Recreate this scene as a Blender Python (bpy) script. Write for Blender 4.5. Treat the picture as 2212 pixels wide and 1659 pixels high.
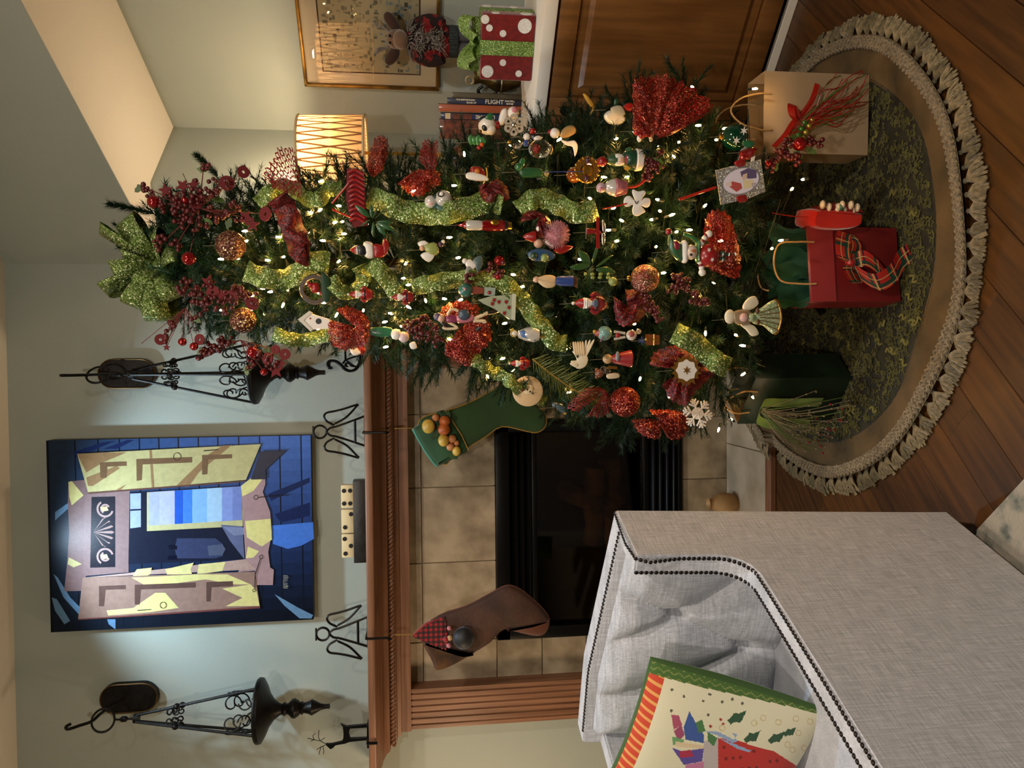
import bpy, bmesh, math, random
from mathutils import Vector, Matrix, Euler, Quaternion
for o in list(bpy.data.objects): bpy.data.objects.remove(o)
SC = bpy.context.scene; COL = SC.collection
V = Vector; PI = math.pi
def rad(a): return math.radians(a)
# ------------------------------------------------------------------ camera
EYE = V((0, 0, 1.2)); F = 1660.0
PITCH, ROLL, YAW = rad(7.092), rad(-0.731), rad(-1.443)
_f = V((math.sin(YAW)*math.cos(PITCH), math.cos(YAW)*math.cos(PITCH), -math.sin(PITCH)))
_r = V((math.cos(YAW), -math.sin(YAW), 0)); _u = _r.cross(_f)
CR = _r*math.cos(ROLL) + _u*math.sin(ROLL); CU = _u*math.cos(ROLL) - _r*math.sin(ROLL); CF = _f
cd = bpy.data.cameras.new('camera'); cam = bpy.data.objects.new('camera', cd); COL.objects.link(cam)
cd.sensor_fit = 'HORIZONTAL'; cd.sensor_width = 36; cd.lens = 36*F/2212; cd.clip_start = .05
mx = Matrix((-CU, CR, -CF)).transposed().to_4x4(); mx.translation = EYE; cam.matrix_world = mx
SC.camera = cam
# ------------------------------------------------------------------ world, lights, exposure
wd = bpy.data.worlds.new('world'); SC.world = wd; wd.use_nodes = True
wd.node_tree.nodes['Background'].inputs[0].default_value = (1, .86, .7, 1)
wd.node_tree.nodes['Background'].inputs[1].default_value = .02
vs = SC.view_settings; vs.view_transform = 'Standard'; vs.look = 'None'; vs.gamma = 1; vs.use_curve_mapping = False
vs.exposure = 0.6
def light(name, kind, loc, power, color, size=.05, target=None, cone=None, blend=.5):
    ld = bpy.data.lights.new(name, kind); ld.energy = power; ld.color = color
    if kind == 'AREA': ld.shape = 'DISK'; ld.size = size
    else: ld.shadow_soft_size = size
    if cone: ld.spot_size = rad(cone); ld.spot_blend = blend
    o = bpy.data.objects.new(name, ld); COL.objects.link(o); o.location = loc
    if target is not None: o.rotation_euler = (V(target)-V(loc)).to_track_quat('-Z', 'Y').to_euler()
    return o
CEIL = 2.60
light('painting_spotlight', 'SPOT', (-.667, 2.38, CEIL-.03), 36, (.60, .82, 1), .03, (-.55, 2.75, 1.2), 118, .6)
light('ceiling_fill_middle', 'SPOT', (-.55, .95, CEIL-.03), 42, (1, .87, .72), .06, (-.5, 1.3, 0), 140, .7)  # added overhead fill, not a known fitting; lifts the general room level
light('ceiling_fill_right', 'SPOT', (1.0, .2, CEIL-.03), 70, (1, .89, .77), .06, (.6, 1.0, .3), 150, .8)  # added fill from the right front, brightens armchair and cabinet
light('ceiling_fill_rear', 'SPOT', (-.4, -1.2, CEIL-.03), 74, (1, .89, .77), .06, (-.1, .8, .6), 150, .8)  # added unseen fill behind the camera, brightens the whole room
light('floor_lamp_bulb', 'POINT', (-1.72, 2.2, 1.05), 8, (1, .70, .42), .09)
# ------------------------------------------------------------------ image geometry helpers (photo pixel -> world point on a real plane)
def ray(x, y): return CR*(829.5-y) - CU*(x-1106) + CF*F
def onY(x, y, Y): d = ray(x, y); return EYE + d*(Y/d.y)
def onZ(x, y, Z): d = ray(x, y); return EYE + d*((Z-EYE.z)/d.z)
D1 = V((.70710678, -.70710678, 0)); D2 = V((.70710678, .70710678, 0))
def onC(x, y, c): d = ray(x, y); return EYE + d*(c/D2.dot(d))
def along(x, y, dist): d = ray(x, y); return EYE + d*(dist/math.hypot(d.x, d.y))
def mpp(p): return (V(p)-EYE).dot(CF)/F          # metres per photo pixel at p
def sc(s, c, z): return D1*s + D2*c + V((0, 0, z))   # alcove coordinates: s along right wall, c across
# ------------------------------------------------------------------ materials
MATS = {}
def srgb(c):
    if isinstance(c, str):
        c = c.lstrip('#'); c = [int(c[i:i+2], 16)/255 for i in (0, 2, 4)]
    return tuple((x/12.92 if x <= .04045 else ((x+.055)/1.055)**2.4) for x in c[:3]) + (1,)
def mat(name, c='#888888', r=.5, m=0, c2=None, ns=12, nd=3, lo=.35, hi=.65, stretch=None, bump=0, bs=80, bstretch=None,
        emit=0, ec=None, glit=0, gs=500, trans=0, sheen=0, attr=None, alpha_net=0, spec=.5, coat=0, sub=0, rot=None, thin=0, net_w=.16, flake_glint=None):
    if name in MATS: return MATS[name]
    M = bpy.data.materials.new(name); M.use_nodes = True; MATS[name] = M
    nt = M.node_tree; N = nt.nodes; L = nt.links; b = N['Principled BSDF']; I = b.inputs
    col = srgb(c); I['Base Color'].default_value = col; I['Roughness'].default_value = r; I['Metallic'].default_value = m
    I['Specular IOR Level'].default_value = spec
    if coat: I['Coat Weight'].default_value = coat; I['Coat Roughness'].default_value = .08
    if sheen: I['Sheen Weight'].default_value = sheen; I['Sheen Roughness'].default_value = .4
    if trans: I['Transmission Weight'].default_value = trans
    if sub: I['Subsurface Weight'].default_value = sub; I['Subsurface Radius'].default_value = (.02, .012, .008)
    tc = N.new('ShaderNodeTexCoord')
    def coord(st):
        if st is None and rot is None: return tc.outputs['Object']
        mp = N.new('ShaderNodeMapping'); L.new(tc.outputs['Object'], mp.inputs[0])
        if st: mp.inputs['Scale'].default_value = st
        if rot: mp.inputs['Rotation'].default_value = rot
        return mp.outputs[0]
    src = None
    if attr:
        a = N.new('ShaderNodeAttribute'); a.attribute_name = attr; src = a.outputs['Color']
    if c2 is not None:
        n = N.new('ShaderNodeTexNoise'); n.inputs['Scale'].default_value = ns; n.inputs['Detail'].default_value = nd
        L.new(coord(stretch), n.inputs['Vector'])
        cr = N.new('ShaderNodeValToRGB'); cr.color_ramp.elements[0].position = lo; cr.color_ramp.elements[1].position = hi
        cr.color_ramp.elements[0].color = col; cr.color_ramp.elements[1].color = srgb(c2)
        L.new(n.outputs['Fac'], cr.inputs[0])
        if src is None: src = cr.outputs[0]
        else:
            mxn = N.new('ShaderNodeMix'); mxn.data_type = 'RGBA'; mxn.blend_type = 'MULTIPLY'; mxn.inputs[0].default_value = 1
            L.new(src, mxn.inputs[6]); L.new(cr.outputs[0], mxn.inputs[7]); src = mxn.outputs[2]
    if src is not None: L.new(src, I['Base Color'])
    if bump:
        n2 = N.new('ShaderNodeTexNoise'); n2.inputs['Scale'].default_value = bs; n2.inputs['Detail'].default_value = 3
        L.new(coord(bstretch), n2.inputs['Vector'])
        bp = N.new('ShaderNodeBump'); bp.inputs['Strength'].default_value = bump; bp.inputs['Distance'].default_value = .004
        L.new(n2.outputs['Fac'], bp.inputs['Height']); L.new(bp.outputs[0], I['Normal'])
    if glit:
        vo = N.new('ShaderNodeTexVoronoi'); vo.inputs['Scale'].default_value = gs; L.new(tc.outputs['Object'], vo.inputs['Vector'])
        sub_ = N.new('ShaderNodeVectorMath'); sub_.operation = 'SUBTRACT'; L.new(vo.outputs['Color'], sub_.inputs[0]); sub_.inputs[1].default_value = (.5, .5, .5)
        scl = N.new('ShaderNodeVectorMath'); scl.operation = 'SCALE'; L.new(sub_.outputs[0], scl.inputs[0]); scl.inputs['Scale'].default_value = glit
        ge = N.new('ShaderNodeNewGeometry'); ad = N.new('ShaderNodeVectorMath'); L.new(ge.outputs['Normal'], ad.inputs[0]); L.new(scl.outputs[0], ad.inputs[1])
        nm = N.new('ShaderNodeVectorMath'); nm.operation = 'NORMALIZE'; L.new(ad.outputs[0], nm.inputs[0]); L.new(nm.outputs[0], I['Normal'])
        sx_ = N.new('ShaderNodeSeparateColor'); L.new(vo.outputs['Color'], sx_.inputs[0]); fk = N.new('ShaderNodeMath'); fk.operation = 'GREATER_THAN'; fk.inputs[1].default_value = .84; L.new(sx_.outputs[0], fk.inputs[0])   # glitter flakes, their sparkle painted in as paler colour
        mxf = N.new('ShaderNodeMix'); mxf.data_type = 'RGBA'; L.new(fk.outputs[0], mxf.inputs[0]); mxf.inputs[6].default_value = col; pc_ = srgb(c2 or c); mxf.inputs[7].default_value = tuple(min(1, .30+x*2.2) if flake_glint is None else y for x, y in zip(pc_, srgb(flake_glint or '#000000')))
        if src is not None: L.new(src, mxf.inputs[6])
        L.new(mxf.outputs[2], I['Base Color'])
    if emit:
        I['Emission Color'].default_value = srgb(ec or c); I['Emission Strength'].default_value = emit
    if thin:   # thin translucent sheet
        tr = N.new('ShaderNodeBsdfTranslucent'); tr.inputs[0].default_value = col
        if src is not None: L.new(src, tr.inputs[0])
        mxs = N.new('ShaderNodeMixShader'); mxs.inputs[0].default_value = thin
        L.new(b.outputs[0], mxs.inputs[1]); L.new(tr.outputs[0], mxs.inputs[2]); L.new(mxs.outputs[0], N['Material Output'].inputs[0])
    if alpha_net:
        vo = N.new('ShaderNodeTexVoronoi'); vo.feature = 'DISTANCE_TO_EDGE'; vo.inputs['Scale'].default_value = alpha_net; vo.inputs['Randomness'].default_value = .35
        L.new(tc.outputs['UV'], vo.inputs['Vector'])
        lt = N.new('ShaderNodeMath'); lt.operation = 'LESS_THAN'; lt.inputs[1].default_value = net_w; L.new(vo.outputs['Distance'], lt.inputs[0])
        out = N['Material Output'].inputs[0]; cur = out.links[0].from_socket; tp = N.new('ShaderNodeBsdfTransparent'); mxa = N.new('ShaderNodeMixShader')
        L.new(lt.outputs[0], mxa.inputs[0]); L.new(tp.outputs[0], mxa.inputs[1]); L.new(cur, mxa.inputs[2]); L.new(mxa.outputs[0], out)
    return M
# ------------------------------------------------------------------ mesh builder
class MB:
    def __init__(s): s.v = []; s.f = []; s.c = []; s.uv = {}
    def add(s, vs, fs, col=None):
        n = len(s.v); s.v += [V(p) for p in vs]
        for f in fs: s.f.append(tuple(i+n for i in f)); s.c.append(col)
        return s
    def box(s, c, d, R=None, col=None):
        c = V(c); h = V(d)/2; vs = []
        for x in (-1, 1):
            for y in (-1, 1):
                for z in (-1, 1):
                    p = V((x*h.x, y*h.y, z*h.z)); vs.append(c + (R @ p if R else p))
        return s.add(vs, [(0,1,3,2),(4,6,7,5),(0,4,5,1),(2,3,7,6),(0,2,6,4),(1,5,7,3)], col)
    def bbox(s, c, d, bev=.003, R=None, seg=2, col=None):
        bm = bmesh.new(); bmesh.ops.create_cube(bm, size=1)
        for v in bm.verts: v.co = V((v.co.x*d[0], v.co.y*d[1], v.co.z*d[2]))
        bmesh.ops.bevel(bm, geom=list(bm.edges), offset=bev, segments=seg, affect='EDGES', profile=.5)
        vs = [V(c) + (R @ v.co if R else v.co) for v in bm.verts]; bm.verts.index_update()
        fs = [tuple(v.index for v in f.verts) for f in bm.faces]; bm.free(); return s.add(vs, fs, col)
    def tube(s, path, r, n=8, cap=True, col=None, closed=False):
        path = [V(p) for p in path]; m = len(path)
        if not hasattr(r, '__len__'): r = [r]*m
        vs = []; up = None
        for i, p in enumerate(path):
            if closed: t = path[(i+1) % m]-path[i-1]
            else: t = path[min(i+1, m-1)]-path[max(i-1, 0)]
            if t.length < 1e-9: t = V((0, 0, 1))
            t.normalize()
            if up is None: up = V((0, 0, 1)) if abs(t.z) < .9 else V((1, 0, 0))
            a = t.cross(up)
            if a.length < 1e-4: a = t.orthogonal()
            a.normalize(); b = a.cross(t).normalized(); up = b
            for k in range(n):
                w = 2*PI*k/n; vs.append(p + (a*math.cos(w) + b*math.sin(w))*r[i])
        fs = []
        for i in range(m if closed else m-1):
            j = (i+1) % m
            for k in range(n):
                k2 = (k+1) % n; fs.append((i*n+k, i*n+k2, j*n+k2, j*n+k))
        if cap and not closed: fs += [tuple(range(n)), tuple(range((m-1)*n, m*n))[::-1]]
        return s.add(vs, fs, col)
    def cyl(s, a, b, r0, r1=None, n=12, col=None): return s.tube([a, b], [r0, r0 if r1 is None else r1], n, True, col)
    def lathe(s, prof, n=20, c=(0, 0, 0), R=None, col=None, sx=1, sy=1):
        vs = []; fs = []; c = V(c); m = len(prof)
        for (r, z) in prof:
            for k in range(n):
                w = 2*PI*k/n; p = V((r*math.cos(w)*sx, r*math.sin(w)*sy, z)); vs.append(c + (R @ p if R else p))
        for i in range(m-1):
            for k in range(n):
                k2 = (k+1) % n; fs.append((i*n+k, i*n+k2, (i+1)*n+k2, (i+1)*n+k))
        ring_ = tuple(prof[0]) == tuple(prof[-1])
        if prof[0][0] > 1e-6 and not ring_: fs.append(tuple(range(n))[::-1])
        if prof[-1][0] > 1e-6 and not ring_: fs.append(tuple(range((m-1)*n, m*n)))
        return s.add(vs, fs, col)
    def sph(s, c, r, n=12, m=8, sq=(1, 1, 1), R=None, col=None):
        rr = r; vs = [V((0, 0, -rr*sq[2]))]; c = V(c)
        for i in range(1, m):
            a = -PI/2 + PI*i/m
            for k in range(n):
                w = 2*PI*k/n; vs.append(V((rr*math.cos(a)*math.cos(w)*sq[0], rr*math.cos(a)*math.sin(w)*sq[1], rr*math.sin(a)*sq[2])))
        vs.append(V((0, 0, rr*sq[2]))); fs = []
        for k in range(n): fs.append((0, 1+(k+1) % n, 1+k))
        for i in range(m-2):
            for k in range(n):
                k2 = (k+1) % n; fs.append((1+i*n+k, 1+i*n+k2, 1+(i+1)*n+k2, 1+(i+1)*n+k))
        t = len(vs)-1; o = 1+(m-2)*n
        for k in range(n): fs.append((t, o+k, o+(k+1) % n))
        return s.add([c + (R @ p if R else p) for p in vs], fs, col)
    def prism(s, poly, t, O=(0, 0, 0), A=(1, 0, 0), B=(0, 0, 1), col=None):
        """outline poly (a,b) in the plane O + a*A + b*B, extruded by t along A x B (both ways t/2)"""
        O = V(O); A = V(A); B = V(B); Nn = A.cross(B).normalized()
        n = len(poly); vs = [O + A*a + B*b + Nn*(t/2) for a, b in poly] + [O + A*a + B*b - Nn*(t/2) for a, b in poly]
        fs = [tuple(range(n)), tuple(range(n, 2*n))[::-1]] + [(i, i+n, (i+1) % n+n, (i+1) % n) for i in range(n)]
        return s.add(vs, fs, col)
    def flat(s, poly, O, A, B, col=None):
        O = V(O); A = V(A); B = V(B); return s.add([O + A*a + B*b for a, b in poly], [tuple(range(len(poly)))], col)
    def ribbon(s, path, wdir, w, uvs=1.0, col=None):
        """strip along path; wdir = vector or list of vectors (width direction), w = width or list; writes uv in metres"""
        m = len(path); base = len(s.v); d = 0; vs = []; uv = []
        for i, p in enumerate(path):
            p = V(p); wd_ = V(wdir[i] if isinstance(wdir, list) else wdir).normalized(); ww = w[i] if hasattr(w, '__len__') else w
            if i: d += (p-V(path[i-1])).length
            vs += [p-wd_*ww/2, p+wd_*ww/2]; uv += [(d*uvs, 0), (d*uvs, ww*uvs)]
        s.add(vs, [(2*i, 2*i+1, 2*i+3, 2*i+2) for i in range(m-1)], col)
        for i, q in enumerate(uv): s.uv[base+i] = q
        return s
    def grid(s, fn, nu, nv, col=None, uvs=1.0):
        base = len(s.v); vs = []
        for i in range(nu+1):
            for j in range(nv+1):
                vs.append(V(fn(i/nu, j/nv))); s.uv[base+i*(nv+1)+j] = (i/nu*uvs, j/nv*uvs)
        return s.add(vs, [(i*(nv+1)+j, (i+1)*(nv+1)+j, (i+1)*(nv+1)+j+1, i*(nv+1)+j+1) for i in range(nu) for j in range(nv)], col)
    def xf(s, R=None, T=(0, 0, 0), S=1):
        s.v = [((R @ (p*S)) if R else p*S) + V(T) for p in s.v]; return s
    def mesh(s, name, m=None, smooth=True, ang=40):
        me = bpy.data.meshes.new(name); me.from_pydata([tuple(p) for p in s.v], [], s.f)
        if m is not None: me.materials.append(MATS[m] if isinstance(m, str) else m)
        if any(c is not None for c in s.c):
            ca = me.color_attributes.new('Col', 'FLOAT_COLOR', 'CORNER'); k = 0
            buf = []
            for f, c in zip(s.f, s.c): buf += list(srgb(c or '#888888'))*len(f)
            ca.data.foreach_set('color', buf)
        if s.uv:
            ul = me.uv_layers.new(name='UVMap'); buf = []
            for f in s.f:
                for i in f: buf += list(s.uv.get(i, (0, 0)))
            ul.data.foreach_set('uv', buf)
        if smooth:
            me.polygons.foreach_set('use_smooth', [True]*len(me.polygons))
            if ang < 170:
                try: me.set_sharp_from_angle(angle=rad(ang))
                except Exception: pass
        me.validate(); me.update(); return me
    def build(s, name, m=None, parent=None, smooth=True, ang=40, label=None):
        return obj(name, s.mesh(name, m, smooth, ang), parent, label)
def obj(name, me, parent=None, label=None):
    o = bpy.data.objects.new(name, me); COL.objects.link(o)
    if parent is not None: o.parent = parent
    if label: o['label'] = label
    return o
def tag(o, label=None, cat=None, group=None, kind=None):
    if label: o['label'] = label
    if cat: o['category'] = cat
    if group: o['group'] = group
    if kind: o['kind'] = kind
    return o
def thing(name, label, cat, loc=(0, 0, 0), rz=0, group=None, rot=None, s=1):
    o = bpy.data.objects.new(name, None); COL.objects.link(o); o.empty_display_size = .05
    o.location = loc; o.rotation_euler = rot if rot is not None else (0, 0, rz)
    if s != 1: o.scale = (s, s, s)
    return tag(o, label, cat, group)
def struct(name, mb, m, parent=None, smooth=False):
    o = mb.build(name, m, parent, smooth); o['kind'] = 'structure'; return o
def inst(o, parent=None, M=None):
    c = o.copy(); COL.objects.link(c)
    c.parent = parent
    if M is not None: c.matrix_local = M
    return c
def Rz(a): return Matrix.Rotation(a, 3, 'Z')
def Rx(a): return Matrix.Rotation(a, 3, 'X')
def Ry(a): return Matrix.Rotation(a, 3, 'Y')
def smooth_path(pts, n=6, closed=False):
    pts = [V(p) for p in pts]; out = []; m = len(pts)
    for i in range(m if closed else m-1):
        if closed: p0, p1, p2, p3 = pts[i-1], pts[i], pts[(i+1) % m], pts[(i+2) % m]
        else: p0, p1, p2, p3 = pts[max(i-1, 0)], pts[i], pts[i+1], pts[min(i+2, m-1)]
        for k in range(n):
            t = k/n; out.append(.5*((2*p1)+(p2-p0)*t+(2*p0-5*p1+4*p2-p3)*t*t+(3*p1-p0-3*p2+p3)*t**3))
    if not closed: out.append(pts[-1])
    return out
def spiral(c, r0, r1, a0, a1, A=(1, 0, 0), B=(0, 0, 1), n=24):
    c = V(c); A = V(A); B = V(B)
    return [c + (A*math.cos(a0+(a1-a0)*i/n) + B*math.sin(a0+(a1-a0)*i/n))*(r0+(r1-r0)*i/n) for i in range(n+1)]
def star(n, R, r, a0=PI/2): return [((R if k % 2 == 0 else r)*math.cos(a0+PI*k/n), (R if k % 2 == 0 else r)*math.sin(a0+PI*k/n)) for k in range(2*n)]
def circ(R, n=20, c=(0, 0), sx=1, sy=1): return [(c[0]+R*sx*math.cos(2*PI*k/n), c[1]+R*sy*math.sin(2*PI*k/n)) for k in range(n)]
def text_mesh(txt, size, ext=.0005, shear=0, bold=0):
    cu = bpy.data.curves.new('txt', 'FONT'); cu.body = txt; cu.size = size; cu.extrude = ext; cu.shear = shear; cu.offset = bold
    cu.align_x = 'CENTER'; cu.align_y = 'CENTER'; cu.resolution_u = 3
    o = bpy.data.objects.new('txt', cu); COL.objects.link(o)
    bpy.context.view_layer.update()
    me = bpy.data.meshes.new_from_object(o.evaluated_get(bpy.context.evaluated_depsgraph_get()))
    bpy.data.objects.remove(o); bpy.data.curves.remove(cu); return me
def put_text(name, txt, size, m, parent, M, ext=.0004, shear=0, bold=0):
    me = text_mesh(txt, size, ext, shear, bold); me.materials.clear(); me.materials.append(MATS[m])
    o = obj(name, me, parent); o.matrix_local = M; return o
def frame4(O, A, B):
    A = V(A).normalized(); B = V(B).normalized(); C = A.cross(B); m = Matrix((A, B, C)).transposed().to_4x4(); m.translation = V(O); return m
rnd = random.Random(7)
# palette
mat('paint_wall', '#a5aca2', .75, c2='#a0a89f', ns=3, bump=.12, bs=220)
mat('paint_white', '#e9e2d4', .6, bump=.1, bs=150)
mat('ceiling_white', '#efe6d8', .85, bump=.35, bs=160)
mat('oak', '#8a6148', .42, c2='#6d4932', ns=5, nd=6, stretch=(.6, 14, 14), bump=.06, bs=60)
mat('oak_v', '#8f654a', .42, c2='#6f4b34', ns=5, nd=6, stretch=(14, 14, .6), bump=.06, bs=60)
mat('maple', '#80552a', .42, c2='#68431d', ns=4, nd=6, stretch=(10, 10, .7), bump=.03, bs=60, coat=.08)
mat('grout', '#8c7c64', .85, bump=.2, bs=300)
mat('black_metal', '#0d0d0e', .38, .6, spec=.4)
mat('black_matte', '#080808', .75)
mat('iron', '#121110', .42, .7, c2='#1f1c19', ns=30, bump=.15, bs=140)
mat('bronze_edge', '#5a4328', .35, .9)
mat('red_satin', '#8c1414', .35, sheen=.4)
mat('white_gloss', '#e8e4dc', .25, coat=.4)
mat('black_gloss', '#0b0b0c', .15, coat=.5)
mat('gold', '#b48a3c', .3, 1)
mat('silver', '#c9c6c0', .25, 1)
mat('print', '#ffffff', .55, attr='Col')
mat('print_gloss', '#ffffff', .22, attr='Col', coat=.3)
# ================================================================== SETTING
WY = 2.846
# floor slab + oak planks laid on the diagonal
fl = struct('floor', MB().box((0, 0, -.06), (7, 7.4, .09)), 'grout')
mat('floor_oak', '#4e2f10', .42, c2='#321d09', ns=3.5, nd=6, stretch=(1, 16, 16), coat=0, bump=.04, bs=40)
mat('floor_oak_b', '#573512', .42, c2='#3b230b', ns=4, nd=6, stretch=(1, 13, 13), coat=0, bump=.04, bs=40)
pw = .11; pl = MB().bbox((0, 0, -.0075), (1.2, pw-.0016, .015), .0012, seg=1)
pms = [pl.mesh('plank', 'floor_oak', False), pl.mesh('plank', 'floor_oak_b', False)]
for i in range(33):
    s = -2.42 + i*pw; off = rnd.random()*1.2
    for k in range(5):
        c = -1.3 + off + k*1.2 + .0
        p = sc(s, c, 0)
        if p.y > WY+.2 or p.x > 2.6 or p.y < .1 or p.x < -1.6: continue
        o = obj('plank', pms[rnd.random() < .45], fl); o.location = p; o.rotation_euler = (0, 0, PI/4)
# fireplace wall, alcove back wall, right wall, left, rear
sB = -1.552; cW = 2.865; cH = 2.27
Xb = .7071*(sB+2.0)
pA = V(((WY + sB/.70710678), WY, 0))          # fireplace wall meets alcove back wall
def wallq(name, a, b, z0, z1, m='paint_wall', t=.06):
    a = V(a); b = V(b); d = (b-a).normalized(); n = V((d.y, -d.x, 0))      # room side is on the right-hand side of a->b seen from above
    mb = MB(); c = (a+b)/2 - n*(t/2)
    R = Matrix((d, -n, V((0, 0, 1)))).transposed()
    mb.box((c.x, c.y, (z0+z1)/2), ((b-a).length, t, z1-z0), R); return struct(name, mb, m)
cor = sc(sB, cW, 0); Rend = sc(1.2, cW, 0)
mb = MB()      # fireplace wall, open behind the firebox
for a, b, z0, z1 in ((-2.6, -1.03, 0, CEIL), (-.195, pA.x, 0, CEIL), (-1.03, -.195, .95, CEIL), (-1.03, -.195, 0, .17)):
    mb.box(((a+b)/2, WY+.03, (z0+z1)/2), (b-a, .06, z1-z0))
struct('wall_back', mb, 'paint_wall')
wallq('wall_corner', pA, cor, 0, 2.4)
wallq('wall_right', cor, Rend, 0, 3.0)
wallq('wall_left', (-2.6, -3, 0), (-2.6, WY, 0), 0, CEIL)
wallq('wall_front', (2.9, -3, 0), (-2.6, -3, 0), 0, CEIL)
wallq('wall_side', Rend, (2.9, -3, 0), 0, CEIL)
# header over the alcove (vertical, lower edge following the sloped alcove ceiling)
zs = lambda s: 2.118 + .176*(s - sB)
hs0 = .70710678*(0)  # placeholder so the header starts on the fireplace wall
H0 = V((cH/.70710678 - WY, WY, 0)); s0 = D1.dot(H0); s1 = 1.0
h0 = sc(s0, cH, 0); h1 = sc(s1, cH, 0)
mb = MB(); t = D2*.05
vs = []
for q in (V((0, 0, 0)), t):
    uq = 0.0
    vs += [h0+q+V((0, 0, zs(s0)+uq)), h1+q+V((0, 0, zs(s1)+uq)), h1+q+V((0, 0, CEIL)), h0+q+V((0, 0, CEIL))]
mb.add(vs, [(0,1,2,3), (7,6,5,4), (0,4,5,1), (1,5,6,2), (2,6,7,3), (3,7,4,0)]); struct('wall_header', mb, 'paint_wall')
mb = MB()
def sp(s, c, up=0): return sc(s, c, zs(s)+up-.001)
L0 = V((h0.x, WY, 0))
pts = [(sB-.0, cW), (s1, cW), (s1, cH+.003), (s0, cH+.003), (sB, D2.dot(pA)+.003)]
mb.add([sp(a, b) for a, b in pts] + [sp(a, b, .05) for a, b in pts], [(0,1,2,3,4), (9,8,7,6,5)] + [(i, i+5, (i+1) % 5+5, (i+1) % 5) for i in range(5)])
struct('ceiling', mb, 'ceiling_white')
struct('ceiling', MB().box((.15, -.05, CEIL+.04), (5.6, 5.95, .08)), 'ceiling_white')
# ================================================================== FIREPLACE
# --- tiles
mat('tile', '#aa9c84', .42, c2='#6f624c', ns=9, nd=8, lo=.38, hi=.7, bump=.08, bs=50)
mat('tile_b', '#b0a088', .42, c2='#776953', ns=8, nd=8, lo=.4, hi=.72, bump=.08, bs=50)
TY = 2.836
def tz(x): return onY(x, 1150, TY).z
def tx(y): return onY(1000, y, TY).x
g = .003
mb = MB()
for a, b, z0, z1 in ((-1.26, -1.025, 0, 1.3), (-.2, .06, 0, 1.3), (-1.025, -.2, .92, 1.3), (-1.025, -.2, 0, .19)):
    mb.box(((a+b)/2, TY+.0075, (z0+z1)/2), (b-a, .005, z1-z0))
bk = struct('trim_1', mb, 'grout')
fbL, fbR = -1.022, -.205; fbT, fbB = tz(1071), tz(1470)
zt0 = tz(880); zt1 = tz(911)
xj = [tx(1471)-.01, fbL, tx(1213), tx(1051), tx(893.6), .01]
mb_t = {}
def tile(x0, x1, z0, z1, y=TY, th=.008):
    w, h = x1-x0-g, z1-z0-g
    k = (round(w, 3), round(h, 3)); m = rnd.choice(['tile', 'tile_b'])
    if (k, m) not in mb_t: mb_t[(k, m)] = MB().bbox((0, 0, 0), (w, th, h), .0015, seg=1).mesh('tile', m, False)
    o = obj('tile', mb_t[(k, m)], bk); o.location = ((x0+x1)/2, y+th/2-.003, (z0+z1)/2)
for a, b in zip(xj[:-1], xj[1:]):
    tile(a, b, zt1, zt0+.03)
    tile(a, b, fbT, zt1)
zz = [fbT, tz(1169), tz(1169)-.17, tz(1169)-.35, fbB, 0]
for a, b in zip(zz[:-1], zz[1:]):
    tile(xj[0], fbL, b, a); tile(fbR, xj[-1], b, a)
for a, b in zip([fbL, -.75, -.445, fbR][:-1], [-.75, -.445, fbR]): tile(a, b, 0, fbB)
# --- hearth
hb = struct('trim_2', MB().box((-.59, 2.645, .004), (1.3, .36, .012)), 'grout')
mat('hearth_tile', '#b5a996', .3, c2='#938670', ns=7, nd=8, lo=.38, hi=.7, coat=.1)
hm = MB().bbox((0, 0, 0), (.297, .34, .008), .0015, seg=1).mesh('tile', 'hearth_tile', False)
for k in range(4):
    o = obj('tile', hm, hb); o.location = (-1.06+k*.3, 2.66, .013)
struct('trim_3', MB().bbox((-.59, 2.472, .011), (1.32, .042, .022), .004), 'oak')
# --- mantel
LY = 2.765
mt = thing('fireplace_mantel', 'oak fireplace mantel with fluted legs and rope moulding', 'mantel', (0, 0, 0))
xc = (tx(1471)+0.0)/2
lo_, li_ = onY(1000, 1571, LY).x+.004, onY(900, 1489, LY).x
def mirror(x): return 2*xc-x
# legs: fluted (6 grooves) profile extruded vertically
ztop = onY(884, 1200, LY).z
def leg(x0, x1, name):
    prof = [(x0, TY+.02), (x0, LY)]; n = 6; w = (x1-x0)
    for k in range(n):
        cx = x0 + w*(k+.75)/(n+.5); r = .0035
        prof += [(cx-r, LY), (cx-r*.6, LY+.005), (cx+r*.6, LY+.005), (cx+r, LY)]
    prof += [(x1, LY), (x1, TY+.02)]
    mb = MB(); n = len(prof)
    mb.add([(x, y, 0.0) for x, y in prof]+[(x, y, ztop+.01) for x, y in prof], [(i, (i+1) % n, (i+1) % n+n, i+n) for i in range(n)] + [tuple(range(n, 2*n))])
    mb.build(name, 'oak_v', mt, False)
leg(lo_, li_, 'leg'); leg(mirror(li_), mirror(lo_), 'leg')
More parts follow.
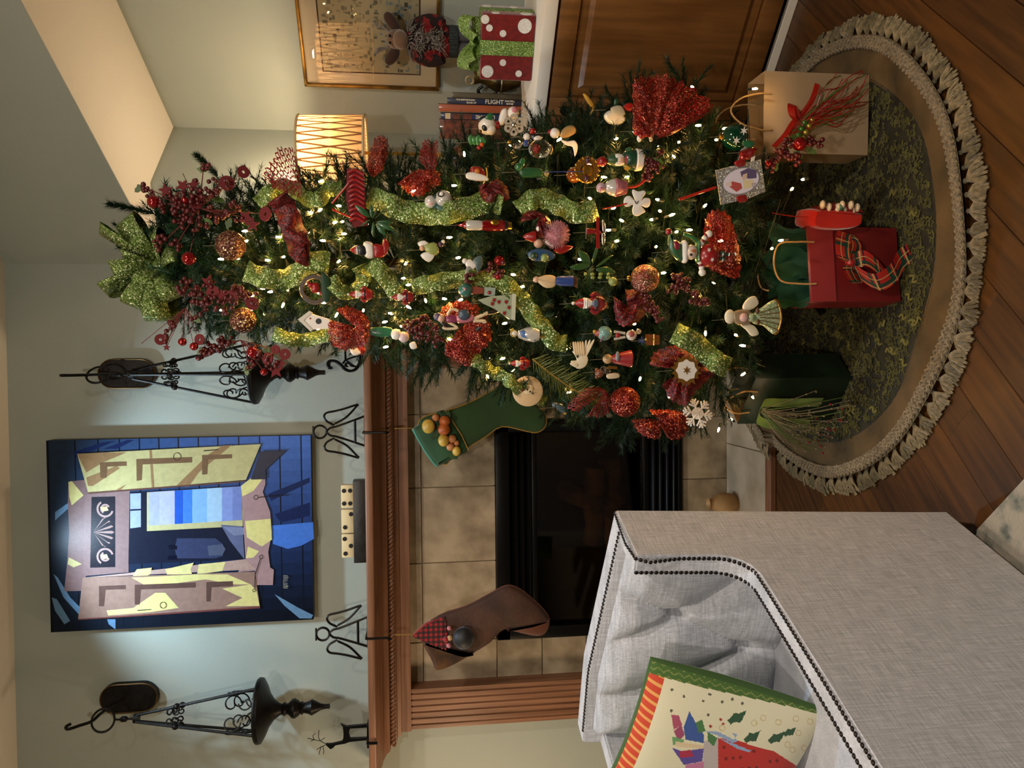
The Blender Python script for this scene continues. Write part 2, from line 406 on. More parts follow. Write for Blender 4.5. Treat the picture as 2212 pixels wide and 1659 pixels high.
# stacked mouldings with mitred returns: profile list (z, protrusion from LY plane)
def zL(x, Y): return onY(x, 1200, Y).z
zsh = onY(790, 1200, 2.60).z      # shelf top
FR = LY-.006
prof = [(ztop, FR), (ztop+.036, FR), (ztop+.037, FR-.008), (ztop+.05, FR-.012), (ztop+.054, FR-.03), (ztop+.074, FR-.034), (ztop+.078, FR-.045),
        (ztop+.088, FR-.05), (ztop+.1, FR-.065), (ztop+.108, FR-.09), (ztop+.112, FR-.1), (ztop+.118, FR-.112), (ztop+.12, FR-.125)]
sc_ = (zsh-.026-ztop)/.12
prof = [(ztop+(z-ztop)*sc_, y) for z, y in prof]
def moulding(pr, name, x0, x1, back=TY+.02):
    mb = MB(); base = pr[0][1]; n = len(pr); vs = []
    for (z, y) in pr:
        e = base-y
        vs += [(x0-e, back, z), (x0-e, y, z), (x1+e, y, z), (x1+e, back, z)]
    fs = []
    for i in range(n-1):
        for k in range(3): fs.append((i*4+k, i*4+k+1, (i+1)*4+k+1, (i+1)*4+k))
    fs += [(0, 1, 2, 3), tuple((n-1)*4+k for k in (3, 2, 1, 0))]
    mb.add(vs, fs); return mb.build(name, 'oak', mt, True, 30)
X0, X1 = lo_-.004, mirror(lo_)+.004
moulding(prof[:3], 'frieze', X0, X1); moulding(prof[2:7], 'lower_moulding', X0-.008, X1+.008); moulding(prof[6:], 'crown_moulding', X0-.045, X1+.045)
yS = prof[-1][1]-.018; ext = FR-yS
mb = MB().bbox(((X0+X1)/2, (yS+TY+.02)/2, zsh-.013), (X1-X0+2*ext, TY+.02-yS, .026), .005, seg=3); mb.build('shelf', 'oak', mt)
# rope: two twisted strands
zr = ztop+.065*sc_; yr = FR-.036; mb = MB()
for ph in (0, PI):
    mb.tube([(X0-.03+i*.003, yr+.005*math.cos(i*.62+ph), zr+.005*math.sin(i*.62+ph)) for i in range(int((X1-X0+.06)/.003))], .0052, 6)
mb.build('rope_moulding', 'oak', mt)
# --- firebox insert
fi = thing('fireplace_insert', 'black metal gas fireplace insert with louvres and glass front', 'fireplace', ((fbL+fbR)/2, TY, fbB))
W2 = (fbR-fbL)/2; Hh = fbT-fbB
def part(mb, name, m, p, **k): return mb.build(name, m, p, **k)
mb = MB()
mb.box((0, .25, .01), (2*W2-.02, .46, .02)); mb.box((0, .25, Hh-.01), (2*W2-.02, .46, .02)); mb.box((0, .47, Hh/2), (2*W2-.02, .02, Hh))
mb.box((-W2+.02, .25, Hh/2), (.02, .46, Hh)); mb.box((W2-.02, .25, Hh/2), (.02, .46, Hh)); part(mb, 'firebox', 'black_matte', fi, smooth=False)
for nm, z0, z1 in (('top_rail', Hh-.05, Hh), ('bottom_rail', 0, .018)):
    part(MB().bbox((0, -.012, (z0+z1)/2), (2*W2, .03, z1-z0), .003), nm, 'black_metal', fi)
for sx in (-1, 1): part(MB().bbox((sx*(W2-.0225), -.012, Hh/2), (.045, .03, Hh), .003), 'side_rail', 'black_metal', fi)
lv = MB().bbox((0, 0, 0), (2*W2-.1, .03, .012), .002, R=Rx(.5)).mesh('louvre', 'black_metal')
for z in (Hh-.07, Hh-.095, Hh-.12, .035, .062, .089, .115):
    o = obj('louvre', lv, fi); o.location = (0, -.008, z)
for z in (Hh-.145, .14): part(MB().bbox((0, -.006, z), (2*W2-.09, .02, .02), .003), 'glass_frame', 'black_metal', fi)
mat('smoked_glass', '#16130f', .03, trans=0, spec=.5)
gm = MATS['smoked_glass']; nt = gm.node_tree; tr = nt.nodes.new('ShaderNodeBsdfTransparent'); tr.inputs[0].default_value = (.55, .5, .45, 1)
gl = nt.nodes.new('ShaderNodeBsdfGlossy'); gl.inputs['Roughness'].default_value = .04; ms = nt.nodes.new('ShaderNodeMixShader'); ms.inputs[0].default_value = .035
nt.links.new(tr.outputs[0], ms.inputs[1]); nt.links.new(gl.outputs[0], ms.inputs[2]); nt.links.new(ms.outputs[0], nt.nodes['Material Output'].inputs[0])
part(MB().box((0, .008, Hh/2), (2*W2-.1, .004, Hh-.3)), 'glass', 'smoked_glass', fi, smooth=False)
mat('log', '#7a5a3a', .9, c2='#2a1c12', ns=14, nd=6, bump=.8, bs=30)
for k, (a, b, r) in enumerate((((-.2, .16, .2), (.22, .2, .22), .05), ((-.12, .24, .29), (.2, .14, .3), .042), ((.02, .12, .2), (.1, .26, .42), .045))):
    a = V(a); b = V(b); pth = [a.lerp(b, i/8)+V((rnd.uniform(-1, 1), rnd.uniform(-1, 1), rnd.uniform(-1, 1)))*.006 for i in range(9)]
    MB().tube(pth, [r*rnd.uniform(.85, 1.12) for _ in pth], 10).build('log', 'log', fi)
MB().box((0, .18, .14), (.5, .18, .03)).build('grate', 'black_metal', fi)
# ================================================================== BUILT-IN CABINET
CZ = .80; cF = 2.432
cab = thing('cabinet', 'built-in maple base cabinet with raised panel doors under white counter', 'cabinet', (0, 0, 0))
Rc = Matrix((D1, D2, V((0, 0, 1)))).transposed()
def cbox(mb, s0, s1, c0, c1, z0, z1, bev=.002): return mb.bbox(sc((s0+s1)/2, (c0+c1)/2, (z0+z1)/2), (s1-s0, c1-c0, z1-z0), bev, Rc)
cs0, cs1 = sB+.004, .35
cbox(MB(), cs0, cs1, cF+.002, cW-.003, .05, CZ-.045).build('body', 'maple', cab, False)
cbox(MB(), cs0, cs1, cF-.006, cF+.012, 0, .028).build('base_trim', 'paint_white', cab, False)
def panel_door(s0, s1, z0, z1, knob_s, name='door'):
    mb = MB(); f = .062
    for a, b, c, d in ((s0, s0+f, z0, z1), (s1-f, s1, z0, z1), (s0+f, s1-f, z0, z0+f), (s0+f, s1-f, z1-f, z1)): cbox(mb, a, b, cF-.018, cF, c, d, .003)
    d = mb.build(name, 'maple', cab, True, 30)
    mb = MB(); i0, i1, k0, k1 = s0+f, s1-f, z0+f, z1-f
    rings = [(0, -.004), (.006, -.008), (.03, -.006), (.045, -.016)]; vs = []; fs = []
    for q, (ins, dep) in enumerate(rings):
        vs += [sc(i0+ins, cF+dep, k0+ins), sc(i1-ins, cF+dep, k0+ins), sc(i1-ins, cF+dep, k1-ins), sc(i0+ins, cF+dep, k1-ins)]
        if q: fs += [((q-1)*4+k, (q-1)*4+(k+1) % 4, q*4+(k+1) % 4, q*4+k) for k in range(4)]
    n = len(rings)-1; fs.append((n*4, n*4+1, n*4+2, n*4+3)); mb.add(vs, fs); mb.build('panel', 'maple', d, True, 20)
    Rk = Matrix((D1, V((0, 0, 1)), -D2)).transposed()
    MB().lathe([(.006, 0), (.006, .012), (.012, .016), (.016, .024), (.014, .03), (0, .033)], 16, sc(knob_s, cF-.018, z1-.05), Rk).build('knob', 'iron', d)
dz0, dz1 = .05, CZ-.05
ks = D1.dot(onC(1215, 243, cF))
panel_door(ks-.035-.42, ks-.006, dz0, dz1, ks-.035); panel_door(ks-.002, ks+.60, dz0, dz1, ks+.028); panel_door(ks+.604, ks+1.2, dz0, dz1, ks+1.17)
ct = MB(); cbox(ct, cs0, cs1, 2.408, cW-.002, CZ-.042, CZ, .004)
tag(ct.build('countertop', 'paint_white'), 'white painted countertop over the maple cabinet in the alcove', 'countertop')
# ================================================================== WALL AND MANTEL
def pxpoly(mb, pts, Y, off, col):      # flat print polygon on a frontal plane, painted layer by layer
    mb.add([onY(x, y, Y)-V((0, off, 0)) for x, y in pts], [tuple(range(len(pts)))], col)
def c2p(pts, ox=0, oy=1059, k=2.765): return [(ox+a/k, oy+b/k) for a, b in pts]
# ---- canvas painting of a shuttered window
PY = WY-.045
tl, tr_, bl, br = onY(110, 1369, PY), onY(100, 955, PY), onY(678, 1335, PY), onY(670, 937, PY)
x0, x1 = (tl.x+bl.x)/2, (tr_.x+br.x)/2; z1, z0 = (tl.z+tr_.z)/2, (bl.z+br.z)/2
ptg = thing('painting', 'canvas painting of a shuttered window on blue siding above the mantel', 'painting', ((x0+x1)/2, PY, z0))
mat('canvas_edge', '#12161f', .6)
MB().bbox(((x0+x1)/2, PY+.02, (z0+z1)/2), (x1-x0, .038, z1-z0), .002).xf(T=-V(ptg.location)).build('canvas', 'canvas_edge', ptg)
mb = MB(); lay = [0.0008]
def P(pts, col): lay[0] += .00008; pxpoly(mb, pts, PY, lay[0], col)
def A2(pts, col): P(c2p(pts, 0, 550), col)
def A3(pts, col): P(c2p(pts, 0, 1059), col)
def zrow(x): return onY(x, 1150, PY).z
mb.flat([(0, 0), (x1-x0, 0), (x1-x0, z1-z0), (0, z1-z0)], (x0, PY-.0008, z0), (1, 0, 0), (0, 0, 1), '#161d2a')
def lerpc(a, b, t):
    a = [int(a[i:i+2], 16) for i in (1, 3, 5)]; b = [int(b[i:i+2], 16) for i in (1, 3, 5)]
    return '#%02x%02x%02x' % tuple(int(p+(q-p)*t) for p, q in zip(a, b))
bx = [108, 166, 216, 262, 305, 347, 389, 432, 474, 519, 564, 607, 653, 680]
for i in range(len(bx)-1):
    t = i/(len(bx)-2); za, zb = min(zrow(bx[i]+2), z1), max(zrow(bx[i+1]-1), z0)
    L_, M_, R_ = lerpc('#1a2433', '#141a26', t), lerpc('#26364c', '#2a417c', t), lerpc('#2b3d57', '#4f78cc', t**.8)
    nseg = 16
    for q in range(nseg):
        f = q/(nseg-1); col = lerpc(L_, M_, min(1, f*2)) if f < .5 else lerpc(M_, R_, f*2-1)
        xa, xb = x0+(x1-x0)*q/nseg, x0+(x1-x0)*(q+1)/nseg
        mb.add([(xa, PY-.00085, zb), (xb, PY-.00085, zb), (xb, PY-.00085, za), (xa, PY-.00085, za)], [(0, 1, 2, 3)], col)
for q in ([(320, 500), (345, 520), (420, 640), (500, 720), (470, 740), (380, 640)], [(310, 640), (340, 650), (420, 780), (385, 800), (330, 720)], [(640, 770), (690, 770), (690, 830), (650, 800)],
          [(1640, 620), (1780, 700), (1870, 745), (1860, 765), (1790, 765), (1700, 690)], [(330, 130), (430, 60), (440, 80), (330, 180)]): A3(q, '#6f9ac4')
for q in ([(440, 1180), (600, 1125), (690, 1112), (600, 1150), (460, 1215)], [(620, 1160), (760, 1108), (800, 1108), (700, 1160)], [(1600, 1430), (1850, 1330), (1850, 1360), (1620, 1470)], [(1640, 1550), (1850, 1480), (1850, 1560), (1680, 1600)]): A2(q, '#1c2c5c')
A3([(1625, 210), (1870, 190), (1875, 290), (1800, 330), (1720, 350), (1630, 320)], '#4f86ee')
P([(148, 1040), (188, 1036), (200, 1060), (186, 1246), (178, 1276), (139, 1277), (146, 1210), (150, 1150), (147, 1090)], '#8d7272')
A3([(410, -50), (430, -55), (500, 30), (430, 90), (415, 40)], '#e2da92'); A3([(412, 400), (490, 440), (440, 460), (405, 440)], '#d9d094')
P([(205, 1062), (281, 1058), (278, 1236), (181, 1244), (183, 1070)], '#937878')
A3([(548, 40), (690, 36), (690, 458), (540, 462)], '#23222e')
for k in range(7):
    a = (k-3)*.36; A3([(560, 250), (575+95*math.cos(a)-9*math.sin(a), 250+95*math.sin(a)-9*math.cos(a)), (590+95*math.cos(a), 250+95*math.sin(a)), (575+95*math.cos(a)+9*math.sin(a), 250+95*math.sin(a)+9*math.cos(a))], '#a98b88')
for cy, sg in ((110, 1), (395, -1)):
    for R_, r_, a0 in ((52, 40, .3), (30, 18, 2.0)):
        A3([(630+R_*math.cos(a0+i*.35), cy+sg*R_*math.sin(a0+i*.35)) for i in range(12)]+[(630+r_*math.cos(a0+i*.35), cy+sg*r_*math.sin(a0+i*.35)) for i in range(11, -1, -1)], '#b39693')
    A3([(600, cy-10), (640, cy-14), (650, cy+10), (615, cy+16)], '#e6dd98')
P([(281, 1064), (515, 1049), (531, 1208), (278, 1218)], '#1d2338')
P([(282, 1066), (305, 1065), (305, 1138), (282, 1141)], '#a9bbef'); A2([(780, 1520), (845, 1517), (845, 1526), (780, 1530)], '#1c2340')
P([(318, 1063), (524, 1050), (525, 1136), (318, 1147)], '#cfcb97')
for xa, xb, c_ in ((322, 345, '#b6bfe8'), (345, 378, '#c3caf2'), (378, 396, '#2c64d8'), (396, 416, '#4b8df0'), (416, 448, '#8fc6ff'), (448, 480, '#b4dcff'), (480, 503, '#8fa6ea'), (503, 523, '#7f93d8')):
    P([(xa, 1063-(xa-322)*.065), (xb, 1063-(xb-322)*.065), (xb, 1135-(xb-322)*.06), (xa, 1135-(xa-322)*.06)], c_)
A3([(1320, 205), (1450, 215), (1462, 412), (1375, 300)], '#69739a'); A3([(1330, 215), (1400, 270), (1465, 262), (1462, 222)], '#8690b4')
A3([(1060, 285), (1290, 285), (1335, 320), (1335, 390), (1290, 405), (1060, 405), (1045, 345)], '#3c4569'); A3([(1010, 325), (1060, 330), (1060, 352), (1010, 350)], '#12162a'); A3([(1005, 390), (1060, 388), (1060, 412), (1005, 414)], '#10142a')
A3([(1240, 330), (1330, 320), (1350, 350), (1330, 385), (1250, 390)], '#56607c')
P([(521, 1049), (571, 1010), (574, 1045), (568, 1062), (584, 1105), (588, 1150), (580, 1192), (584, 1225), (592, 1230), (590, 1263), (553, 1263), (552, 1232), (515, 1235), (531, 1207)], '#b7979a')
for q in ([(521, 1049), (571, 1012), (571, 1030), (548, 1060), (524, 1072)], [(530, 1125), (585, 1120), (588, 1165), (566, 1180), (534, 1160)], [(536, 1180), (560, 1190), (548, 1204), (532, 1205)]): P(q, '#f1ea9c')
P([(269, 1238), (531, 1207), (553, 1229), (181, 1247)], '#c4a79d')
for q in ([(820, 470), (910, 460), (900, 500), (790, 540), (800, 500)], [(990, 470), (1160, 430), (1140, 470), (1150, 500), (1000, 500)], [(1190, 440), (1350, 425), (1330, 480), (1180, 500)]): A3(q, '#f0e7a0')
P([(180, 1247), (551, 1234), (562, 1309), (170, 1336)], '#a38478')
for q in ([(790, 520), (1180, 500), (1360, 500), (1500, 560), (1400, 560), (1230, 530), (1000, 560), (860, 560)], [(930, 610), (990, 610), (1070, 700), (900, 725), (650, 745), (640, 715), (800, 700)], [(1330, 585), (1500, 560), (1535, 600), (1552, 688), (1350, 690), (1450, 640)]): A3(q, '#efe79b')
for q in ([(595, 570), (755, 563), (755, 588), (635, 592), (625, 690), (595, 690)], [(808, 562), (1172, 548), (1172, 578), (845, 590), (838, 680), (808, 680)], [(1235, 546), (1393, 540), (1393, 570), (1265, 577), (1260, 662), (1235, 662)]): A3(q, '#664d47')
A3([(470, 765), (1555, 690), (1556, 702), (475, 772)], '#7c4a46')
P([(168, 980), (564, 959), (532, 1036), (192, 1064)], '#cdc48c')
for q in ([(465, 1190), (620, 1180), (760, 1180), (620, 1240), (520, 1300)], [(520, 1330), (700, 1260), (720, 1275), (560, 1380), (530, 1380)], [(1050, 1385), (1250, 1190), (1330, 1140), (1385, 1138), (1190, 1300), (1130, 1385)], [(700, 1400), (760, 1370), (720, 1410)], [(895, 1165), (910, 1165), (925, 1390), (910, 1390)]): A2(q, '#a1805a')
for q in ([(600, 1240), (760, 1234), (760, 1260), (645, 1266), (640, 1332), (605, 1332)], [(818, 1220), (1150, 1208), (1150, 1240), (855, 1252), (850, 1345), (820, 1350)], [(1210, 1196), (1387, 1192), (1387, 1215), (1245, 1223), (1240, 1310), (1210, 1313)]): A2(q, '#7e6146')
A2([(1555, 1175), (1712, 1168), (1590, 1282), (1590, 1340), (1500, 1342)], '#3c3a48'); A2([(530, 1418), (1470, 1348), (1472, 1356), (535, 1428)], '#6b4c42')
def ring(cx, cy, r, fn, col='#2a2422', w=3):
    n = 14; fn([(cx+r*math.cos(2*PI*i/n), cy+r*math.sin(2*PI*i/n)) for i in range(n+1)]+[(cx+(r-w)*math.cos(2*PI*i/n), cy+(r-w)*math.sin(2*PI*i/n)) for i in range(n, -1, -1)], col)
ring(1062, 1205, 24, A2); ring(1530, 1448, 14, A2); ring(978, 683, 20, A3); ring(1562, 395, 12, A3); ring(1520, 595, 10, A3)
for q in ([(1220, 1168), (1305, 1162), (1305, 1166), (1220, 1173)], [(1545, 1446), (1730, 1432), (1730, 1436), (1545, 1450)]): A2(q, '#2a2422')
for q in ([(825, 712), (905, 706), (905, 710), (825, 717)], [(1560, 405), (1530, 500), (1526, 580), (1522, 580), (1525, 498), (1556, 404)]): A3(q, '#2a2422')
for a in range(9): A3([(1690+rnd.uniform(0, 8), 505+a*9), (1722+rnd.uniform(-8, 8), 507+a*9+rnd.uniform(-3, 3)), (1722, 510+a*9), (1692, 508+a*9)], '#b9b7a8')
mat('paint_print', '#dcdcdc', .3, attr='Col', c2='#d0d0d0', ns=60, bump=.05, bs=300, spec=.07)
mb.xf(T=-V(ptg.location)).build('painted_image', 'paint_print', ptg, False)
# ---- hanging iron lanterns
def lantern(rim_px, plate_px, label, turn):
    Y = 2.71; c = onY(*rim_px, Y); k = mpp(c)
    t = thing('hanging_lantern', label, 'sconce', c, 0, 'iron candle lanterns hung on the fireplace wall')
    pc = onY(*plate_px, WY)-c
    out = []
    for i in range(13): a = PI*i/12; out.append((33*k*math.cos(a), 28*k+33*k*math.sin(a)))
    for i in range(13): a = PI+PI*i/12; out.append((33*k*math.cos(a), -28*k+33*k*math.sin(a)))
    def stad(o, y0, y1, s): return [V((x*s, y1, z-(0) if True else 0)) for x, z in o]
    mb = MB(); n = len(out)
    mb.add([V((x, WY-c.y, z+pc.z))+V((pc.x, 0, 0)) for x, z in out]+[V((x+pc.x, WY-.018-c.y, z+pc.z)) for x, z in out]+[V((x*.88+pc.x, WY-.026-c.y, z*.93+pc.z)) for x, z in out],
           [(i, (i+1) % n, (i+1) % n+n, i+n) for i in range(n)]+[(i+n, (i+1) % n+n, (i+1) % n+2*n, i+2*n) for i in range(n)]+[tuple(range(2*n, 3*n))]); mb.build('backplate', 'iron', t)
    mb = MB().tube([V((x*.95+pc.x, WY-.022-c.y, z*.97+pc.z)) for x, z in out], .0035, 6, closed=True); mb.build('plate_rim', 'bronze_edge', t)
    rc = V((0, 0, 318*k))
    p0 = V((pc.x, WY-.024-c.y, pc.z+8*k)); p2 = rc+V((0, 0, 22*k))
    mid = p0.lerp(p2, .5)+V((0, -.01, 8*k))
    dr = (p2-p0); dr.z = 0; dr.normalize()
    pth = smooth_path([p0, mid, p2, p2+dr*.02+V((0, 0, 20*k)), p2+dr*.035+V((0, 0, 38*k)), p2+dr*.022+V((0, 0, 46*k)), p2+dr*.008+V((0, 0, 40*k))], 6)
    MB().tube(pth, 3.2*k, 7).build('hook_arm', 'iron', t)
    MB().tube([rc+V((math.cos(a)*23*k*math.cos(turn), math.cos(a)*23*k*math.sin(turn), math.sin(a)*23*k)) for a in [2*PI*i/22 for i in range(22)]], 2.4*k, 6, closed=True).build('ring', 'iron', t)
    MB().lathe([(2*k, 296*k), (2*k, 285*k), (6*k, 280*k), (6*k, 272*k), (2*k, 268*k), (3*k, 258*k), (10*k, 256*k), (10*k, 246*k), (0, 246*k)][::-1], 10).build('top_cap', 'iron', t)
    for q in range(4):
        a = turn+PI/4+q*PI/2; e = V((math.cos(a), math.sin(a), 0))
        MB().tube([e*9*k+V((0, 0, 250*k)), e*64*k+V((0, 0, 2*k))], 3*k, 6).build('rod', 'iron', t)
        z = 165*k; r = (9+(64-9)*(250-165)/248)*k
        b = MB().sph(e*r+V((0, 0, z)), 7*k, 8, 6); b.build('bead', 'iron', t)
        f = V((-math.sin(a), math.cos(a), 0)); mb = MB()
        a2 = a+PI/2; e2 = V((math.cos(a2), math.sin(a2), 0)); mids = (e+e2)/2
        for zc, rr, kk in ((34, 20, 1), (34, 20, -1), (172, 9, 1), (172, 9, -1)):
            rad_ = (9+(64-9)*(250-zc)/248)*k; ctr = mids*rad_+(e2-e)*.5*rad_*(.46*kk)+V((0, 0, zc*k)); A = (e2-e).normalized()
            MB().tube(spiral(ctr+V((0, 0, rr*.7*k)), rr*k, rr*.25*k, -PI/2, PI*1.6, A*kk, V((0, 0, 1)), 22), 1.7*k, 5).build('scroll', 'iron', t)
            MB().tube(spiral(ctr-V((0, 0, rr*.75*k)), rr*.8*k, rr*.2*k, PI/2, -PI*1.4, A*(-kk), V((0, 0, 1)), 22), 1.7*k, 5).build('scroll', 'iron', t)
    MB().lathe([(0, -14*k), (56*k, -4*k), (66*k, 3*k), (68*k, 0), (67*k, -7*k), (55*k, -14*k), (36*k, -22*k), (22*k, -32*k), (13*k, -44*k), (10*k, -52*k), (0, -53*k)], 32).build('dish', 'iron', t)
    MB().lathe([(0, -50*k), (12*k, -50*k), (15*k, -54*k), (11*k, -59*k), (13*k, -63*k), (20*k, -70*k), (21*k, -76*k), (16*k, -84*k), (12*k, -88*k), (15*k, -91*k), (11*k, -95*k), (13*k, -104*k), (17*k, -112*k), (13*k, -120*k), (7*k, -131*k), (5*k, -140*k), (5*k, -150*k), (0, -151*k)], 16).build('finial', 'iron', t)
    return t
lantern((559, 1535), (283, 1503), 'black iron lantern hanging on the wall left of the painting', .35)
lantern((549, 806), (279, 807), 'black iron lantern hanging on the wall between painting and tree', .75)
# ---- wire angel stocking holders
def angel(cy, label):
    Y = 2.68; base = onY(786, cy, Y); base.z = zsh+.0005
    k = mpp(base)/2.765; t = thing('stocking_holder', label, 'stocking holder', base, 0, 'angel stocking holders on the mantel')
    def L(pts): return [V((-(b)*k, 0, (2170-a)*k)) for a, b in pts]
    r = 7*k
    MB().tube(L([(1905+38*math.cos(q), 38*math.sin(q)) for q in [2*PI*i/20 for i in range(20)]]), r, 6, closed=True).build('head', 'iron', t)
    MB().box(L([(1866, 0)])[0], (72*k, 12*k, 9*k)).build('halo', 'iron', t)
    sk = smooth_path(L([(2165, -88), (2060, -50), (2000, -30), (1965, -22), (1945, 0), (1965, 22), (2000, 30), (2060, 50), (2165, 88)]), 4)
    MB().tube(sk, r, 6).build('body', 'iron', t); MB().tube(L([(2110, -66), (2110, 66)]), r*1.2, 6).build('crossbar', 'iron', t); MB().bbox(L([(2166, 0)])[0], (190*k, 22*k, 8*k), .001).build('base', 'iron', t)
    for sg in (-1, 1):
        w = smooth_path([p+V((0, -.002*sg, 0)) for p in L([(1985, sg*40), (1945, sg*62), (1930, sg*90), (1945, sg*112), (1995, sg*122), (2050, sg*135), (2125, sg*158), (2118, sg*146), (2060, sg*85), (1995, sg*48)])], 5)
        MB().tube(w, r, 6, closed=True).build('wing', 'iron', t)
    yf = yS-Y-.006
    MB().tube([(0, -.002, .003), (0, yf, .003), (0, yf-.002, -.02), (0, yf-.002, -.075), (0, yf-.014, -.08), (0, yf-.016, -.07)], .0042, 6).build('hook', 'iron', t)
    return t
angel(931, 'wire angel stocking holder above the green stocking'); angel(1365, 'wire angel stocking holder above the brown stocking')
# ---- reindeer and sleigh stocking holders
base = onY(788, 1585, 2.66); base.z = zsh+.0005; k = mpp(base)/2.765
t = thing('stocking_holder', 'black reindeer stocking holder with twig antlers at mantel left end', 'stocking holder', base)
def L(pts, oy=1455): return [((-(b-oy))*k, (2172-a)*k) for a, b in pts]
def bar(pts, oy=1455, y=0): return [V((p[0], y, p[1])) for p in L(pts, oy)]
MB().prism(L([(2150, 1398), (2040, 1400), (2028, 1396), (2005, 1383), (2018, 1400), (2022, 1440), (2020, 1470), (2012, 1490), (1955, 1500), (1930, 1500), (1918, 1498), (1925, 1510), (1945, 1530), (1960, 1522), (1975, 1508), (2030, 1502), (2055, 1494), (2150, 1490), (2172, 1492), (2172, 1478), (2060, 1474), (2052, 1440), (2060, 1414), (2172, 1414), (2172, 1398)]), .012).build('body', 'black_metal', t, False)
MB().bbox((0, 0, .0035), (.08, .05, .007), .002).build('base', 'black_metal', t)
MB().tube([(-.01, -.02, .004), (-.01, yS-2.66-.006, .004), (-.01, yS-2.66-.008, -.03)], .005, 6).build('hook', 'black_metal', t)
mb = MB()
for q in ([(1922, 1503), (1885, 1480), (1850, 1470), (1812, 1458)], [(1885, 1480), (1875, 1455), (1878, 1415)], [(1850, 1470), (1842, 1445), (1858, 1432)], [(1885, 1480), (1912, 1462)], [(1922, 1505), (1890, 1515), (1865, 1530)], [(1900, 1512), (1905, 1545), (1902, 1562)], [(1890, 1515), (1880, 1545), (1878, 1560)], [(1850, 1470), (1830, 1478)]): mb.tube(bar(q), .0012, 5)
mb.build('antlers', 'iron', t)
base = onY(788, 768, 2.66); base.z = zsh+.0005; k = mpp(base)*.1808
t = thing('stocking_holder', 'black scrolled sleigh stocking holder at the mantel end beside the tree', 'stocking holder', base)
def Lb(pts, y=0): return [V((-(b-1180)*k, y, (1300-a)*k)) for a, b in pts]
for y in (-.02, .02):
    MB().tube(smooth_path(Lb([(925, 1320), (900, 1325), (885, 1295), (890, 1255), (925, 1238), (975, 1248), (1030, 1290), (1070, 1335), (1130, 1362), (1190, 1350), (1235, 1300), (1255, 1240), (1262, 1150), (1262, 1000)], y), 5), 18*k, 6).build('runner', 'black_metal', t)
    MB().tube(smooth_path(Lb([(1110, 1310), (1085, 1300), (1095, 1270), (1130, 1275), (1150, 1300), (1200, 1310)], y), 4), 12*k, 6).build('scroll', 'black_metal', t)
MB().tube(Lb([(1050, 1275), (1085, 1230), (1080, 1000)]), 14*k, 6).build('seat_post', 'black_metal', t); MB().tube(Lb([(1085, 1230), (1200, 1190), (1262, 1180)]), 12*k, 6).build('brace', 'black_metal', t)
MB().tube(Lb([(1085, 1230), (1190, 1310)]), 12*k, 6).build('brace', 'black_metal', t)
MB().bbox((0.02, 0, .0035), (.075, .06, .007), .002).build('base', 'black_metal', t)
# ---- dominoes on a black block
b0 = onY(786, 1212, 2.68).x; b1 = onY(786, 1036, 2.68).x; kk = mpp(onY(786, 1120, 2.68))
mat('ebony', '#141110', .45, c2='#22201e', ns=20, bump=.2, bs=60)
bh = 27*kk
blk = MB().bbox(((b0+b1)/2, 2.68, zsh+bh/2+.0005), (b1-b0, .05, bh), .002).build('display_block', 'ebony'); tag(blk, 'long black wooden block on the mantel under the dominoes', 'block')
mat('aged_cream', '#d8c79c', .5, c2='#a5824c', ns=9, nd=5, lo=.52, hi=.75)
for (ya, yb, lab, dots) in ((1047, 1097, 'cream domino with four black dots at the right end of the black block', [(.25, .25), (.75, .25), (.25, .8), (.75, .8)]), (1100, 1151, 'cream domino in the middle of the black block', [(.8, .2), (.3, .75)]), (1153, 1204, 'cream domino with three dots at the left end of the black block', [(.25, .2), (.75, .5), (.3, .82)])):
    xa, xb = onY(750, yb, 2.68).x, onY(750, ya, 2.68).x; w = xb-xa; hh = 26*kk
    t = thing('domino', lab, 'domino', ((xa+xb)/2, 2.685, zsh+bh+.001), 0, 'dominoes on the mantel')
    MB().bbox((0, 0, hh/2), (w, .022, hh), .0025).build('tile_body', 'aged_cream', t)
    for a, b in dots: MB().lathe([(0, .0014), (.0075, .001), (.0075, 0)], 14, (w/2-w*b, -.0112, hh-hh*a), Rx(PI/2)).build('dot', 'black_matte', t)
# ---- tan vase on the hearth, half hidden behind the armchair
mat('tan_ceramic', '#b08a5a', .55, c2='#9a7648', ns=20)
vp = onY(1560, 1088, 2.74); va = MB().lathe([(0, 0), (.028, 0), (.038, .02), (.042, .045), (.036, .075), (.022, .09), (.018, .1), (.022, .108), (.018, .108), (0, .09)], 22).build('vase', 'tan_ceramic'); va.location = (vp.x, 2.74, .0178); tag(va, 'small tan ceramic vase on the hearth beside the armchair', 'vase')
